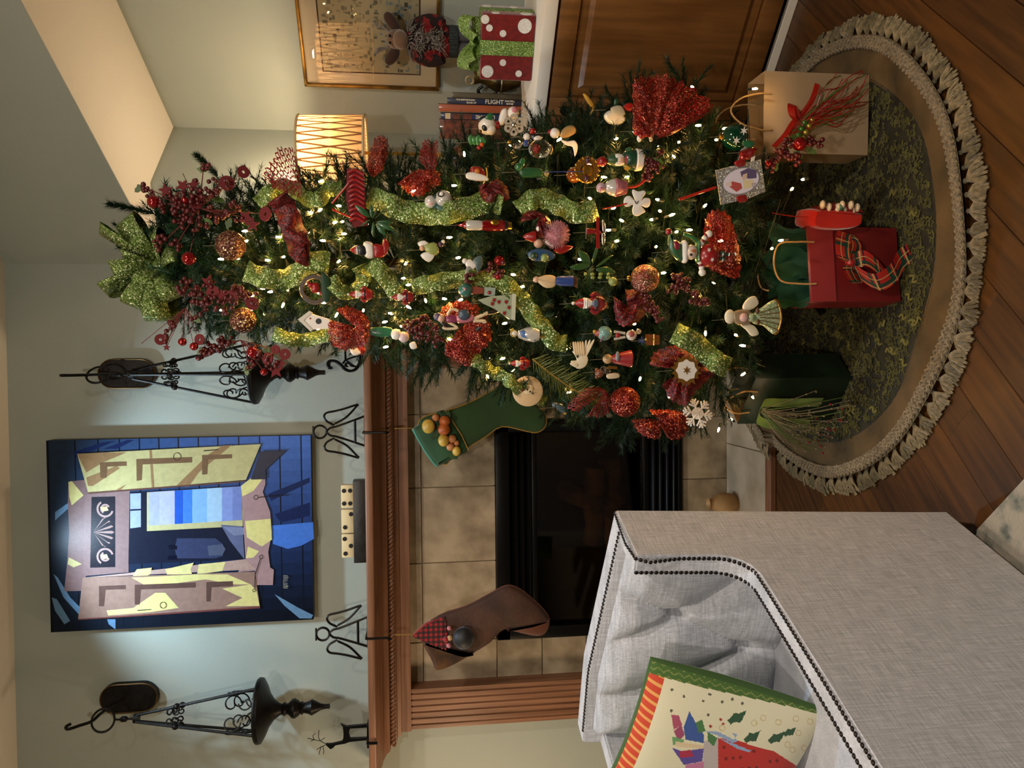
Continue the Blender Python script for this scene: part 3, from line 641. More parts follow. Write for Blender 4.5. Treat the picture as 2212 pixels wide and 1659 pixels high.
# ---- stockings
def puffy(poly, t, O, A=(1, 0, 0), B=(0, 0, 1), inset=.01):
    """rounded cushion-like body from an outline"""
    n = len(poly); pts = [V((a, b, 0)) for a, b in poly]
    area = sum(pts[i].x*pts[(i+1) % n].y-pts[(i+1) % n].x*pts[i].y for i in range(n)); sg = 1 if area > 0 else -1
    nr = []
    for i in range(n):
        e = (pts[(i+1) % n]-pts[i]).normalized()+(pts[i]-pts[i-1]).normalized(); nr.append(V((-e.y, e.x, 0)).normalized()*sg)
    O = V(O); A = V(A); B = V(B); Nn = A.cross(B).normalized()
    rings = [(0, 0), (.25, .55), (.6, .85), (1, 1)]
    mb = MB(); lev = [(-d, h) for d, h in rings[:0:-1]]
    order = [(d, h*t/2) for d, h in rings[::-1]]+[(d, -h*t/2) for d, h in rings[1:]]
    vs = []
    for d, h in order: vs += [O+A*(p.x+q.x*d*inset)+B*(p.y+q.y*d*inset)+Nn*h for p, q in zip(pts, nr)]
    m = len(order); fs = []
    for i in range(m-1):
        for k in range(n): fs.append((i*n+k, i*n+(k+1) % n, (i+1)*n+(k+1) % n, (i+1)*n+k))
    if n:
        fs += [tuple(range(n))[::-1], tuple(range((m-1)*n, m*n))]
    return mb.add(vs, fs)
SY = yS-.035
def pl2(pts, ox, oy, Y, k=2.765): return [onY(ox+a/k, oy+b/k, Y) for a, b in pts]
def dens(pts, n=3, closed=True): return [(p.x, p.y) for p in smooth_path([(a, b, 0) for a, b in pts], n, closed)]
mat('green_felt', '#25441f', .85, c2='#1d381a', ns=6, sheen=.15, bump=.2, bs=200)
mat('green_cuff', '#204a26', .8, c2='#1a4020', ns=6, sheen=.2)
mat('teal_edge', '#3f7d6a', .8, sheen=.5); mat('gold_cord', '#a08034', .5, .3)
mat('lemon', '#c2a448', .45, c2='#b08e36', ns=40, bump=.1, bs=200); mat('orange', '#b5612c', .45, c2='#a2501f', ns=40, bump=.1, bs=200); mat('peach', '#b87f50', .5, c2='#a86a40', ns=40)
mat('holly_leaf', '#20361a', .4, coat=.2, c2='#2c4a20', ns=30)
org = onY(893, 925, SY); t = thing('christmas_stocking', 'green felt christmas stocking with gold piping and fruit cluster', 'stocking', org)
def rel(ps, o): return [(p.x-o.x, p.z-o.z) for p in ps]
body = dens(rel(pl2([(560, 1020), (650, 950), (735, 932), (880, 878), (1000, 812), (1065, 775), (1120, 783), (1200, 840), (1265, 890), (1312, 940), (1328, 995), (1310, 1040), (1265, 1062), (1200, 1052), (1062, 1026), (960, 1090), (860, 1150), (780, 1195), (700, 1250)], 700, 550, SY), org))
puffy(body, .034, (0, 0, 0), inset=.014).build('body', 'green_felt', t)
MB().tube([V((a, -.004, b)) for a, b in body], .0022, 5, closed=True).build('piping', 'gold_cord', t)
cuff = dens(rel(pl2([(532, 1038), (590, 1000), (650, 955), (722, 928), (770, 1000), (820, 1075), (862, 1165), (790, 1210), (685, 1262), (660, 1240), (600, 1160), (560, 1090)], 700, 550, SY), org))
puffy(cuff, .046, (0, -.001, 0), inset=.012).build('cuff', 'green_cuff', t)
MB().tube([V((a, -.02, b)) for a, b in rel(pl2([(722, 928), (770, 1000), (820, 1075), (860, 1165)], 700, 550, SY), org)], .0022, 5).build('cuff_braid', 'gold_cord', t)
MB().tube([V((a, -.008, b)) for a, b in rel(pl2([(532, 1040), (560, 1092), (600, 1162), (655, 1240), (678, 1262)], 700, 550, SY), org)], .006, 6).build('opening_rim', 'teal_edge', t)
MB().tube([(0, 0, .002), (.001, -.004, .03), (0, .0, .062)], .0012, 5).build('hanging_loop', 'gold_cord', t)
for (a, b, r, m) in ((622, 1020, 38, 'lemon'), (665, 970, 22, 'peach'), (718, 990, 33, 'orange'), (714, 1038, 37, 'orange'), (712, 1103, 33, 'lemon'), (762, 1095, 26, 'peach'), (752, 1142, 24, 'peach'), (788, 1120, 18, 'peach'), (788, 1167, 26, 'lemon')):
    p = pl2([(a, b)], 700, 550, SY)[0]-org; rr = r*mpp(org)/2.765
    MB().sph((p.x, -.026-rr*.6, p.z), rr, 14, 10, (1.15 if m == 'lemon' else 1, 1, 1)).build('fruit', m, t)
for (a, b, an) in ((690, 960, .4), (660, 1075, 2.4), (770, 1200, 4.4), (648, 1000, 2), (740, 960, .2)):
    p = pl2([(a, b)], 700, 550, SY)[0]-org; lp = [(.02*math.cos(q)*(1 if i % 2 else .75), .009*math.sin(q)) for i, q in enumerate([2*PI*i/12 for i in range(12)])]
    mb = MB().prism(lp, .0012, (p.x, -.026, p.z), (math.cos(an), 0, math.sin(an)), (-math.sin(an), 0, math.cos(an))); mb.build('leaf', 'holly_leaf', t, False)
mat('brown_velvet', '#472a1a', .75, c2='#2c180e', ns=10, sheen=.15, bump=.25, bs=90)
mat('brown_cuff', '#2e1c10', .85, c2='#5a3a1a', ns=16, nd=5, bump=.6, bs=120)
mat('toe_brown', '#5c3020', .6, sheen=.2)
org = onY(893, 1370, SY); t = thing('christmas_stocking', 'brown velvet christmas stocking with plaid patch and dark felt ball', 'stocking', org)
body = dens(rel(pl2([(575, 850), (690, 745), (850, 690), (980, 622), (1090, 568), (1170, 590), (1240, 645), (1300, 700), (1345, 770), (1322, 848), (1270, 866), (1180, 850), (1075, 826), (990, 905), (900, 962), (780, 1030), (680, 1060), (640, 1000)], 700, 1059, SY), org))
puffy(body, .036, (0, 0, 0), inset=.014).build('body', 'brown_velvet', t)
MB().tube([V((a, 0, b)) for a, b in body], .0025, 5, closed=True).build('piping', 'toe_brown', t)
puffy(dens(rel(pl2([(1078, 826), (1150, 805), (1240, 790), (1335, 760), (1344, 790), (1322, 846), (1270, 866), (1180, 850)], 700, 1059, SY), org)), .039, (0, 0, 0), inset=.01).build('toe_patch', 'toe_brown', t)
puffy(dens(rel(pl2([(590, 900), (640, 905), (735, 935), (830, 965), (900, 958), (790, 1030), (672, 1072), (645, 1010)], 700, 1059, SY), org)), .042, (0, 0, 0), inset=.01).build('cuff', 'brown_cuff', t)
mb = MB()
cp = rel(pl2([(530, 862), (605, 792), (720, 740), (735, 860), (730, 940), (640, 910)], 700, 1059, SY), org)
# plaid patch: woven cells inside the outline
def inpoly(x, y, poly):
    c = False; j = len(poly)-1
    for i in range(len(poly)):
        if (poly[i][1] > y) != (poly[j][1] > y) and x < (poly[j][0]-poly[i][0])*(y-poly[i][1])/(poly[j][1]-poly[i][1])+poly[i][0]: c = not c
        j = i
    return c
st = .0042; xs = [p[0] for p in cp]; zs_ = [p[1] for p in cp]
for i in range(int((max(xs)-min(xs))/st)+1):
    for j in range(int((max(zs_)-min(zs_))/st)+1):
        x, z = min(xs)+(i+.5)*st, min(zs_)+(j+.5)*st
        if inpoly(x, z, cp):
            a, b = (i//2) % 2, (j//2) % 2; col = '#9c1420' if not a and not b else ('#130c0e' if a and b else '#4a0e14')
            mb.add([(x-st/2, -.0235, z-st/2), (x+st/2, -.0235, z-st/2), (x+st/2, -.0235, z+st/2), (x-st/2, -.0235, z+st/2)], [(0, 1, 2, 3)], col)
mb.build('plaid_patch', 'print', t, False)
puffy(cp, .044, (0, 0, 0), inset=.008).build('patch_backing', 'red_satin', t)
MB().tube([(0, 0, .002), (.002, -.004, .04), (.001, 0, .062)], .0015, 5).build('hanging_loop', 'gold_cord', t)
p = pl2([(828, 855)], 700, 1059, SY)[0]-org; rr = 66*mpp(org)/2.765
mat('dark_felt', '#0f1318', .55, sheen=.3)
MB().sph((p.x, -.03-rr*.4, p.z), rr, 18, 12, (1, .8, .95)).build('felt_ball', 'dark_felt', t)
mat('pink_clay', '#b0707a', .6); mat('red_cloth', '#8a0f16', .6, sheen=.4); mat('tan_clay', '#b79468', .7)
for a, b, r, m in ((745, 802, 14, 'pink_clay'), (742, 905, 15, 'pink_clay'), (725, 868, 18, 'red_cloth'), (748, 860, 17, 'tan_clay')):
    p = pl2([(a, b)], 700, 1059, SY)[0]-org; MB().sph((p.x, -.036, p.z), r*mpp(org)/2.765, 10, 7).build('bauble', m, t)
# ================================================================== ARMCHAIR, PILLOW, RUG
mat('linen', '#cccfd8', .9, c2='#b0b4bc', ns=300, nd=2, lo=.3, hi=.7, stretch=(1, 1, .07), sheen=.25, bump=.25, bs=420)
nt = MATS['linen'].node_tree     # crossed weave: a second noise stretched the other way
b_ = nt.nodes['Principled BSDF']; old = b_.inputs['Base Color'].links[0].from_socket
n2 = nt.nodes.new('ShaderNodeTexNoise'); n2.inputs['Scale'].default_value = 300; mp = nt.nodes.new('ShaderNodeMapping'); mp.inputs['Scale'].default_value = (.07, .07, 1)
tcn = nt.nodes.new('ShaderNodeTexCoord'); nt.links.new(tcn.outputs['Object'], mp.inputs[0]); nt.links.new(mp.outputs[0], n2.inputs['Vector'])
cr = nt.nodes.new('ShaderNodeValToRGB'); cr.color_ramp.elements[0].position = .3; cr.color_ramp.elements[0].color = (.78, .78, .78, 1); cr.color_ramp.elements[1].position = .7; cr.color_ramp.elements[1].color = (1.12, 1.1, 1.1, 1)
nt.links.new(n2.outputs['Fac'], cr.inputs[0]); mx_ = nt.nodes.new('ShaderNodeMix'); mx_.data_type = 'RGBA'; mx_.blend_type = 'MULTIPLY'; mx_.inputs[0].default_value = 1
nt.links.new(old, mx_.inputs[6]); nt.links.new(cr.outputs[0], mx_.inputs[7]); nt.links.new(mx_.outputs[2], b_.inputs['Base Color'])
ca = rad(-20.2); Bc = V((-.327, 1.533, 0))
ch = thing('armchair', 'grey linen armchair with tufted back and dark nailhead trim', 'armchair', Bc, ca)
CW = .585; th = .045
arm = [(0, .06), (.02, .4), (.052, .786), (-.118, .787), (-.124, .70), (-.129, .63), (-.137, .605), (-.15, .588), (-.168, .577), (-.192, .572), (-.32, .577), (-.49, .585), (-.625, .592), (-.74, .594), (-.74, .06)]
edge = [(.052, .786), (-.118, .787), (-.124, .70), (-.129, .63), (-.137, .605), (-.15, .588), (-.168, .577), (-.192, .572), (-.32, .577), (-.49, .585), (-.625, .592), (-.74, .594)]
for nm, xo in (('arm', -th/2), ('arm', -CW+th/2)):
    bm = bmesh.new(); n = len(arm)
    va = [bm.verts.new((xo-th/2, y, z)) for y, z in arm]; vb = [bm.verts.new((xo+th/2, y, z)) for y, z in arm]
    bm.faces.new(va); bm.faces.new(vb[::-1])
    for i in range(n): bm.faces.new((va[i], vb[i], vb[(i+1) % n], va[(i+1) % n]))
    bmesh.ops.recalc_face_normals(bm, faces=list(bm.faces))
    bmesh.ops.bevel(bm, geom=[e for e in bm.edges if e.calc_face_angle(0) > .6], offset=.004, segments=2, affect='EDGES')
    me = bpy.data.meshes.new(nm); bm.to_mesh(me); bm.free(); me.materials.append(MATS['linen'])
    me.polygons.foreach_set('use_smooth', [True]*len(me.polygons)); me.set_sharp_from_angle(angle=rad(35)); obj(nm, me, ch)
def ztopb(x): return .786+.042*min(1, max(0, -x)/.38)
mb = MB()     # back slab
nx = 14
def backy(z): return .052*(z-.06)/.73 if z > .06 else 0
vs = []; fs = []
for i in range(nx+1):
    x = -CW+.003+(CW-.006)*i/nx; zt_ = ztopb(x)
    vs += [(x, .0, .06), (x, .053, zt_-.006), (x, .049, zt_), (x, -.004, zt_), (x, -.008, zt_-.006), (x, -.06, .06)]
for i in range(nx):
    for k in range(6): fs.append((i*6+k, i*6+(k+1) % 6, (i+1)*6+(k+1) % 6, (i+1)*6+k))
fs += [tuple(range(6)), tuple(range(nx*6, nx*6+6))]
mb.add(vs, fs).build('back', 'linen', ch, True, 35)
# tufted inner back (deep diamond tufts)
W_ = CW-2*th
BUT = [(.33, .66), (.70, .66), (.5, .25), (.05, .25), (.95, .25)]; FOLDS = [(.33, .66, .20, 1.05), (.70, .66, .80, 1.05), (.33, .66, .5, .25), (.33, .66, .05, .25), (.70, .66, .5, .25), (.70, .66, .95, .25), (.5, .25, .5, -.1), (.05, .25, .05, -.1), (.95, .25, .95, -.1), (.33, .66, .52, 1.05)]
def tuft(a, b):
    x = -th-W_*a; z = .40+(ztopb(x)-.02-.40)*b
    P2 = V((a*W_, b*.39, 0)); dm = 9
    for (a0, b0, a1, b1) in FOLDS:
        A0 = V((a0*W_, b0*.39, 0)); A1 = V((a1*W_, b1*.39, 0)); e_v = A1-A0; t_ = max(0, min(1, (P2-A0).dot(e_v)/e_v.length_squared)); dm = min(dm, (P2-A0-e_v*t_).length)
    d = 1-.95*math.exp(-dm/.03)
    for a0, b0 in BUT: d -= .55*math.exp(-((P2-V((a0*W_, b0*.39, 0))).length/.022)**2)
    edge_ = min(1, min(a, 1-a)*9, min(b, 1-b)*9)**.5
    return (x, -.008-.052*(ztopb(x)-z)/.73-.004-.05*edge_*(.2+.8*d), z)
MB().grid(tuft, 90, 70).build('tufted_back', 'linen', ch, True, 180)
def ftuft(a, b): pass
MB().bbox((-CW/2, -.36, .36), (CW-2*th-.006, .68, .14), .035, seg=4).build('seat_cushion', 'linen', ch)
MB().bbox((-CW/2, -.37, .17), (CW-2*th-.002, .72, .22), .01).build('seat_base', 'linen', ch)
mat('dark_wood', '#1a100b', .4)
for x in (-.03, -CW+.03):
    for y in (-.03, -.70): MB().cyl((x, y, .0138), (x, y, .062), .014, .02, 10).build('leg', 'dark_wood', ch)
mat('nail', '#2b2523', .35, .8)
nail = MB().lathe([(.0043, 0), (.0042, .0012), (.003, .0024), (0, .0029)], 8).mesh('nailhead', 'nail')
def nails(path, sp, out):
    d = 0; pos = .004; n = 0
    for a, b in zip(path[:-1], path[1:]):
        a = V(a); b = V(b); l = (b-a).length
        while pos < d+l:
            p = a.lerp(b, (pos-d)/l); t_ = (b-a).normalized(); nn = out(t_)
            o = obj('nailhead', nail, ch); o.matrix_local = Matrix.Translation(p) @ nn.to_track_quat('Z', 'Y').to_matrix().to_4x4(); pos += sp; n += 1
        d += l
    return n
ep = [V((0, y, z)) for y, z in edge]
def off(path, x): return [p+V((x, 0, 0)) for p in path]
ou = lambda t_: V((0, t_.z, -t_.y)).normalized()*(1 if V((0, t_.z, -t_.y)).dot(V((0, -.3, 1))) > 0 else -1)
nails(smooth_path(off(ep, -.0065), 3), .0098, ou); nails(smooth_path(off(ep[1:], -th+.0065), 3), .0098, ou)
nails([(x, -.002, ztopb(x)+.0002) for x in [-.02-.54*i/20 for i in range(21)]], .0098, lambda t_: V((0, 0, 1)))
# ---- pillow with printed stocking motif
d_ = Rz(ca) @ V((0, -1, 0)); n_ = Rz(ca) @ V((1, 0, 0)); up_ = V((0, 0, 1))
pcn = Bc + d_*.20
def onpl(x, y, lean=.28):
    nn = (d_*math.cos(lean)+up_*math.sin(lean)); r_ = ray(x, y); return EYE + r_*(((pcn+up_*.55)-EYE).dot(nn)/r_.dot(nn))
k1 = onpl(1405, 1418); k2 = onpl(1775, 1528)
Av = (n_).normalized(); lean = .28; nn = (d_*math.cos(lean)+up_*math.sin(lean)); Bv = nn.cross(Av).normalized()
if Bv.z < 0: Bv = -Bv
tilt = math.atan2((k1-k2).dot(Av), (k1-k2).dot(Bv)); A_ = Av*math.cos(tilt)-Bv*math.sin(tilt); B_ = Bv*math.cos(tilt)+Av*math.sin(tilt)
PH = (k1-k2).length*1.05; PWd = .42
ctr = k1 - A_*PWd/2 - B_*PH/2
def proj(p): c = V(p)-EYE; f_ = c.dot(CF); return (1106-c.dot(CU)/f_*F, 829.5-c.dot(CR)/f_*F)
pil = thing('throw_pillow', 'cream throw pillow printed with a red stocking and holly, green and red border', 'pillow', ctr-B_*PH/2)
C5 = lambda pts: [(1412+a/2.765, 1059+b/2.765) for a, b in pts]
shapes = []
def S(pts, col, kk=C5):
    q_ = kk(pts); shapes.append((q_, col, min(p[0] for p in q_), max(p[0] for p in q_), min(p[1] for p in q_), max(p[1] for p in q_)))
S([(300, 1500), (385, 1475), (390, 1800), (290, 1800)], '#b9b0ae')
S([(385, 1480), (520, 1500), (600, 1530), (720, 1560), (860, 1650), (960, 1800), (385, 1800)], '#b8322a')
for cx, cy, s_ in ((500, 1360, 1.0), (590, 1475, .9), (735, 1480, .9), (815, 1445, .7)):
    S([(cx-60*s_, cy+15*s_), (cx-35*s_, cy-8*s_), (cx-20*s_, cy-30*s_), (cx+5*s_, cy-25*s_), (cx+55*s_, cy-45*s_), (cx+35*s_, cy), (cx+20*s_, cy+28*s_), (cx-15*s_, cy+25*s_), (cx-40*s_, cy+40*s_)], '#33553c')
for q, c_ in (([(120, 1440), (165, 1400), (185, 1460), (150, 1500)], '#9a4a6a'), ([(180, 1420), (215, 1320), (245, 1380), (300, 1460), (300, 1510), (190, 1490)], '#3c5a9c'), ([(105, 1340), (150, 1345), (170, 1400), (120, 1430)], '#a8506a'), ([(110, 1470), (180, 1490), (185, 1530), (115, 1520)], '#6aa06a'), ([(110, 1540), (180, 1560), (300, 1540), (290, 1620), (180, 1640)], '#5a4c9a'), ([(150, 1560), (220, 1550), (240, 1590), (160, 1600)], '#a8304a'), ([(190, 1640), (300, 1620), (300, 1800), (190, 1800)], '#c0789c'), ([(130, 1500), (300, 1525), (298, 1545), (130, 1530)], '#d8c4a0'), ([(250, 1390), (290, 1370), (310, 1440), (270, 1450)], '#4a7a4a'), ([(320, 1440), (380, 1480), (360, 1530), (325, 1500)], '#4a7a4a')): S(q, c_)
S([(300, 1440), (380, 1440), (480, 1490), (500, 1460), (470, 1450), (500, 1500), (470, 1510), (380, 1465)], '#8fa6c8'); S([(380, 1475), (520, 1530), (580, 1555), (570, 1565), (500, 1545)], '#8fa6c8')
for i in range(26):
    cx, cy = 420+(i*97) % 430, 1535+(i*61) % 240
    if inpoly(*C5([(cx, cy)])[0], C5([(400, 1500), (600, 1545), (840, 1660), (930, 1800), (400, 1800)])): S([(cx+11*math.cos(q), cy+11*math.sin(q)) for q in [2*PI*j/8 for j in range(8)]], '#7c1f1c')
for cx, cy in ((110, 1190), (335, 1220), (470, 1247), (410, 1265), (295, 1258), (180, 1232), (325, 1342), (105, 1318), (530, 1272), (400, 1370), (415, 1395), (340, 1410)): S([(cx+9*math.cos(q), cy+9*math.sin(q)) for q in [2*PI*j/8 for j in range(8)]], '#5c5a4c' if cy < 1350 else '#a03030')
for cx, cy in ((655, 1360), (745, 1385), (850, 1365), (865, 1450), (935, 1380), (800, 1520), (830, 1550), (900, 1540), (905, 1600), (600, 1390), (410, 1420)):
    S([(cx+20*math.cos(q), cy+20*math.sin(q)) for q in [2*PI*j/10 for j in range(11)]]+[(cx+14*math.cos(q), cy+14*math.sin(q)) for q in [2*PI*j/10 for j in range(10, -1, -1)]], '#c9b98a')
grn = C5([(-30, 985), (0, 990), (300, 1040), (600, 1110), (830, 1190), (960, 1230), (1100, 1290), (1100, 1350), (960, 1330), (850, 1300), (600, 1245), (300, 1180), (50, 1115), (-30, 1090)])
def pcolor(x, y, a, b):
    if a > .985 or b > .985: return '#3c5a2a'
    if inpoly(x, y, grn):
        zz_ = (x*.11) % 1; return '#47682f' if abs(((x*.035) % 1)-.5)*30+1400 > -1e9 and ((y+8*abs(((x*.045) % 1)-.5)*2-.27*x) % 14) > 3 else '#7c8a4a'
    if b > .905: return '#c8452c' if ((a*40) % 2) < 1.3 else '#e0a058'
    for pts, col, xa_, xb_, ya_, yb_ in reversed(shapes):
        if xa_ <= x <= xb_ and ya_ <= y <= yb_ and inpoly(x, y, pts): return col
    return '#ddd8ba'
N_ = 230; mb = MB()
def pil_pt(a, b, sg):
    e = (max(0, 1-abs(2*a-1)**3.2)*max(0, 1-abs(2*b-1)**3.2))**.55; pin = 1-.05*(1-abs(2*b-1)**2)*0
    sa = (a-.5)*(1+.04*math.sin(PI*b)*abs(2*a-1)); sb = (b-.5)*(1-.06*math.sin(PI*a)*abs(2*b-1))
    return A_*sa*PWd + B_*(sb*PH+PH/2) + nn*sg*.05*e
vs = [pil_pt(i/N_, j/N_, 1) for i in range(N_+1) for j in range(N_+1)]; mb.v = vs
for i in range(N_):
    for j in range(N_):
        mb.f.append((i*(N_+1)+j, (i+1)*(N_+1)+j, (i+1)*(N_+1)+j+1, i*(N_+1)+j+1)); w = ctr-B_*PH/2+pil_pt((i+.5)/N_, (j+.5)/N_, 1); q = proj(w); mb.c.append(pcolor(q[0], q[1], (i+.5)/N_, (j+.5)/N_))
mat('pillow_print', '#ffffff', .9, attr='Col', sheen=.2, bump=.12, bs=500)
mb.build('front_panel', 'pillow_print', pil, True, 180)
mat('pillow_back', '#47682f', .9, sheen=.2)
MB().grid(lambda a, b: pil_pt(a, b, -1), 30, 30).build('back_panel', 'pillow_back', pil, True, 180)
sg_c = onpl(1412+990/2.765, 1059+1570/2.765); sgA = (onpl(1412+1010/2.765, 1059+1450/2.765)-onpl(1412+975/2.765, 1059+1650/2.765)).normalized()
put_text('signature', 'Laurel Burch', .034, 'black_matte', pil, frame4(sg_c-V(pil.location)+nn*.024, sgA, nn.cross(sgA)), .0002, .35)
# ---- area rug corner
mat('rug', '#a8a59c', .95, c2='#3d4a50', ns=26, nd=6, lo=.45, hi=.72, sheen=.4, bump=.6, bs=160)
nt = MATS['rug'].node_tree; crr = [x for x in nt.nodes if x.type == 'VALTORGB'][0].color_ramp; e_ = crr.elements.new(.6); e_.color = srgb('#7f8680'); crr.elements[-1].color = srgb('#12302f')
R0 = V((-.377, 1.519, 0)); RS = Matrix((D1, D2, V((0, 0, 1)))).transposed()
rg = MB().bbox(R0+D1*.6-D2*.5+V((0, 0, .007)), (1.2, 1.0, .013), .004, RS).build('area_rug', 'rug'); tag(rg, 'grey and teal mottled area rug under the armchair', 'rug')
# ================================================================== TREE SKIRT
TC = V((.285, 2.155, 0)); TR = .615
sk = thing('tree_skirt', 'olive and brown velvet tree skirt with braided trim and tassels', 'tree skirt', TC+V((0, 0, .001)))
def hz(p): w = TC+p; return .034 if (w.y > 2.43 and w.x < .09) else .0
def skz(r, a):
    p = V((r*math.cos(a), r*math.sin(a), 0)); w = .004+.009*(1+math.sin(a*9+r*14))*(r/TR)*.5+.006*math.sin(r*30+a*4)*min(1, r*3)+.006
    return V((p.x, p.y, max(w, 0.002)+hz(p)))
mat('velvet_olive', '#1f1e0a', .85, c2='#0e0d05', ns=24, nd=5, lo=.42, hi=.6, sheen=.1, bump=.5, bs=70)
mat('velvet_brown', '#5a4626', .8, c2='#33290f', ns=9, nd=5, lo=.35, hi=.7, sheen=.08, bump=.3, bs=60)
def srf(r0, r1, nr, na, lift=0): return MB().grid(lambda a, b: skz(r0+(r1-r0)*a, 2*PI*b)+V((0, 0, lift)), nr, na)
srf(.03, .525, 22, 120).build('centre_panel', 'velvet_olive', sk, True, 180); srf(.52, .60, 8, 120).build('border_panel', 'velvet_brown', sk, True, 180)
# chenille squiggles standing on the centre panel
mat('chenille', '#35340f', .85, c2='#4e4c1a', ns=30, sheen=.1); mat('chenille_pale', '#66622a', .8, sheen=.1)
sqm = []
for v_ in range(5):
    r2 = random.Random(v_); n = r2.choice((4, 5, 6)); pth = [V((i*.009-.02, (.007 if i % 2 else -.007)*r2.uniform(.5, 1.2), .002+.002*r2.random())) for i in range(n)]
    sqm.append([MB().tube(smooth_path(pth, 4), .0028, 5).mesh('chenille_loop', m_) for m_ in ('chenille', 'chenille_pale')])
cnt = 0; r3 = random.Random(3)
while cnt < 290:
    a = r3.uniform(PI*.85, PI*2.15); r = math.sqrt(r3.uniform(.015, .26)); 
    o = obj('chenille_loop', sqm[r3.randrange(5)][r3.random() < .3], sk); q = skz(r, a); o.location = q+V((0, 0, .001)); o.rotation_euler = (0, 0, a+r3.uniform(-.8, .8)); cnt += 1
mb = MB(); r3 = random.Random(9)      # the rest of the pile, too small to pick apart
for i in range(4200):
    a = r3.uniform(0, 2*PI); r = math.sqrt(r3.uniform(.004, .265)); q = skz(r, a)+V((0, 0, .002)); w = r3.uniform(0, 6); l_ = r3.uniform(.006, .014); e1 = V((math.cos(w), math.sin(w), 0)); e2 = V((-e1.y, e1.x, 0))
    mb.tube([q-e1*l_, q-e1*l_*.3+e2*.006, q+e1*l_*.4-e2*.004, q+e1*l_], .002, 4, False)
mb.build('chenille_pile', 'chenille', sk)['kind'] = 'stuff'
mat('braid_band', '#6f6148', .85, c2='#54492f', ns=200, bump=.8, bs=300)
MB().grid(lambda a, b: skz(TR-.024+.034*a, 2*PI*b)+V((0, 0, .004)), 3, 160).build('trim_band', 'braid_band', sk, True, 180)
mat('braid', '#8a7b60', .8, c2='#5c4f38', ns=160, bump=.8, bs=260, sheen=.3)
mb = MB(); NB = 760
for ph, rr in ((0, -.011), (1.6, -.004), (3.1, .003), (4.7, .010)):
    mb.tube([(lambda p: p+V((0, 0, .007+.002*math.sin(i*1.9+ph))))(skz(TR-.008+rr+.004*math.cos(i*1.9+ph), 2*PI*i/NB)) for i in range(NB)], .0045, 5, closed=True)
mb.build('braided_trim', 'braid', sk)
mat('tassel', '#6b6044', .85, c2='#4a432e', ns=80, stretch=(1, 1, 1), sheen=.4, bump=.5, bs=200); mat('tassel_b', '#87785a', .85, c2='#5e553c', ns=80, sheen=.4, bump=.5, bs=200)
tm = []
for v_ in range(4):
    r2 = random.Random(20+v_); mb = MB(); mb.sph((0, 0, .006), .0055, 7, 5)
    for k in range(11):
        a = -.55+1.1*k/10+r2.uniform(-.05, .05); ln = .05*r2.uniform(.85, 1.05); w = V((0, 0, .0)); dx = V((math.cos(a), math.sin(a), 0)); zz0 = .004+.004*math.sin(k*2.1)
        mb.tube([V((0, 0, .006))+dx*.003, dx*ln*.55+V((0, 0, zz0+.004)), dx*ln+V((0, 0, .003))], [.0022, .0034, .0026], 4)
    tm.append([mb.mesh('tassel', m_) for m_ in ('tassel', 'tassel_b')])
NT = 112
for i in range(NT):
    a = 2*PI*(i+rnd.uniform(-.15, .15))/NT; o = obj('tassel', tm[rnd.randrange(4)][rnd.random() < .5], sk); p = skz(TR+.004, a); p.z = .002+hz(V((math.cos(a), math.sin(a), 0))*(TR+.04)); o.location = p; o.rotation_euler = (0, 0, a+rnd.uniform(-.3, .3)); s_ = rnd.uniform(.95, 1.2); o.scale = (s_, s_, s_)
# ================================================================== GIFT BAGS
SKZ = .024
def bag(loc, rz, w, d, h, m, label, name='gift_bag', flare=.0, fold=False, inm=None):
    t = thing(name, label, 'gift bag', loc, rz); mb = MB(); T_ = .0012
    def ringp(z, e): return [V((-w/2-e, -d/2-e*.4, z)), V((w/2+e, -d/2-e*.4, z)), V((w/2+e, 0, z)) if False else V((w/2+e, d/2+e*.4, z)), V((-w/2-e, d/2+e*.4, z))]
    zs3 = [0, h*.33, h*.66, h]; vs = []; fs = []
    for q, z in enumerate(zs3):
        e = flare*z/h; rp = ringp(z, e); c1 = .010*math.sin(PI*z/h); 
        rp2 = [rp[0], (rp[0]+rp[1])/2+V((0, -.004*math.sin(z*40), 0)), rp[1], (rp[1]+rp[2])/2+V((-c1, 0, 0)), rp[2], (rp[2]+rp[3])/2, rp[3], (rp[3]+rp[0])/2+V((c1, 0, 0))]; vs += rp2
    for q in range(3): fs += [(q*8+k, q*8+(k+1) % 8, (q+1)*8+(k+1) % 8, (q+1)*8+k) for k in range(8)]
    fs.append(tuple(range(8))[::-1]); mb.add(vs, fs)
    o = mb.build('paper_body', m, t, True, 20); md = o.modifiers.new('thickness', 'SOLIDIFY'); md.thickness = T_
    return t
def twine(t, pts, r=.0022, m='twine', name='handle'): return MB().tube(smooth_path(pts, 7), r, 6).build(name, m, t)
mat('twine', '#a8895a', .9, bump=.3, bs=300)
mat('kraft', '#86683f', .75, c2='#735a36', ns=4, bump=.35, bs=14); mat('kraft_front', '#a08a6c', .75, c2='#8e795c', ns=3, bump=.4, bs=12)
mat('red_paper', '#6e1416', .5, c2='#5a0f10', ns=3, bump=.25, bs=14); mat('red_paper_light', '#83282c', .5, bump=.2, bs=14)
mat('green_paper', '#0d2415', .5, c2='#0a1c10', ns=3, bump=.2, bs=14)
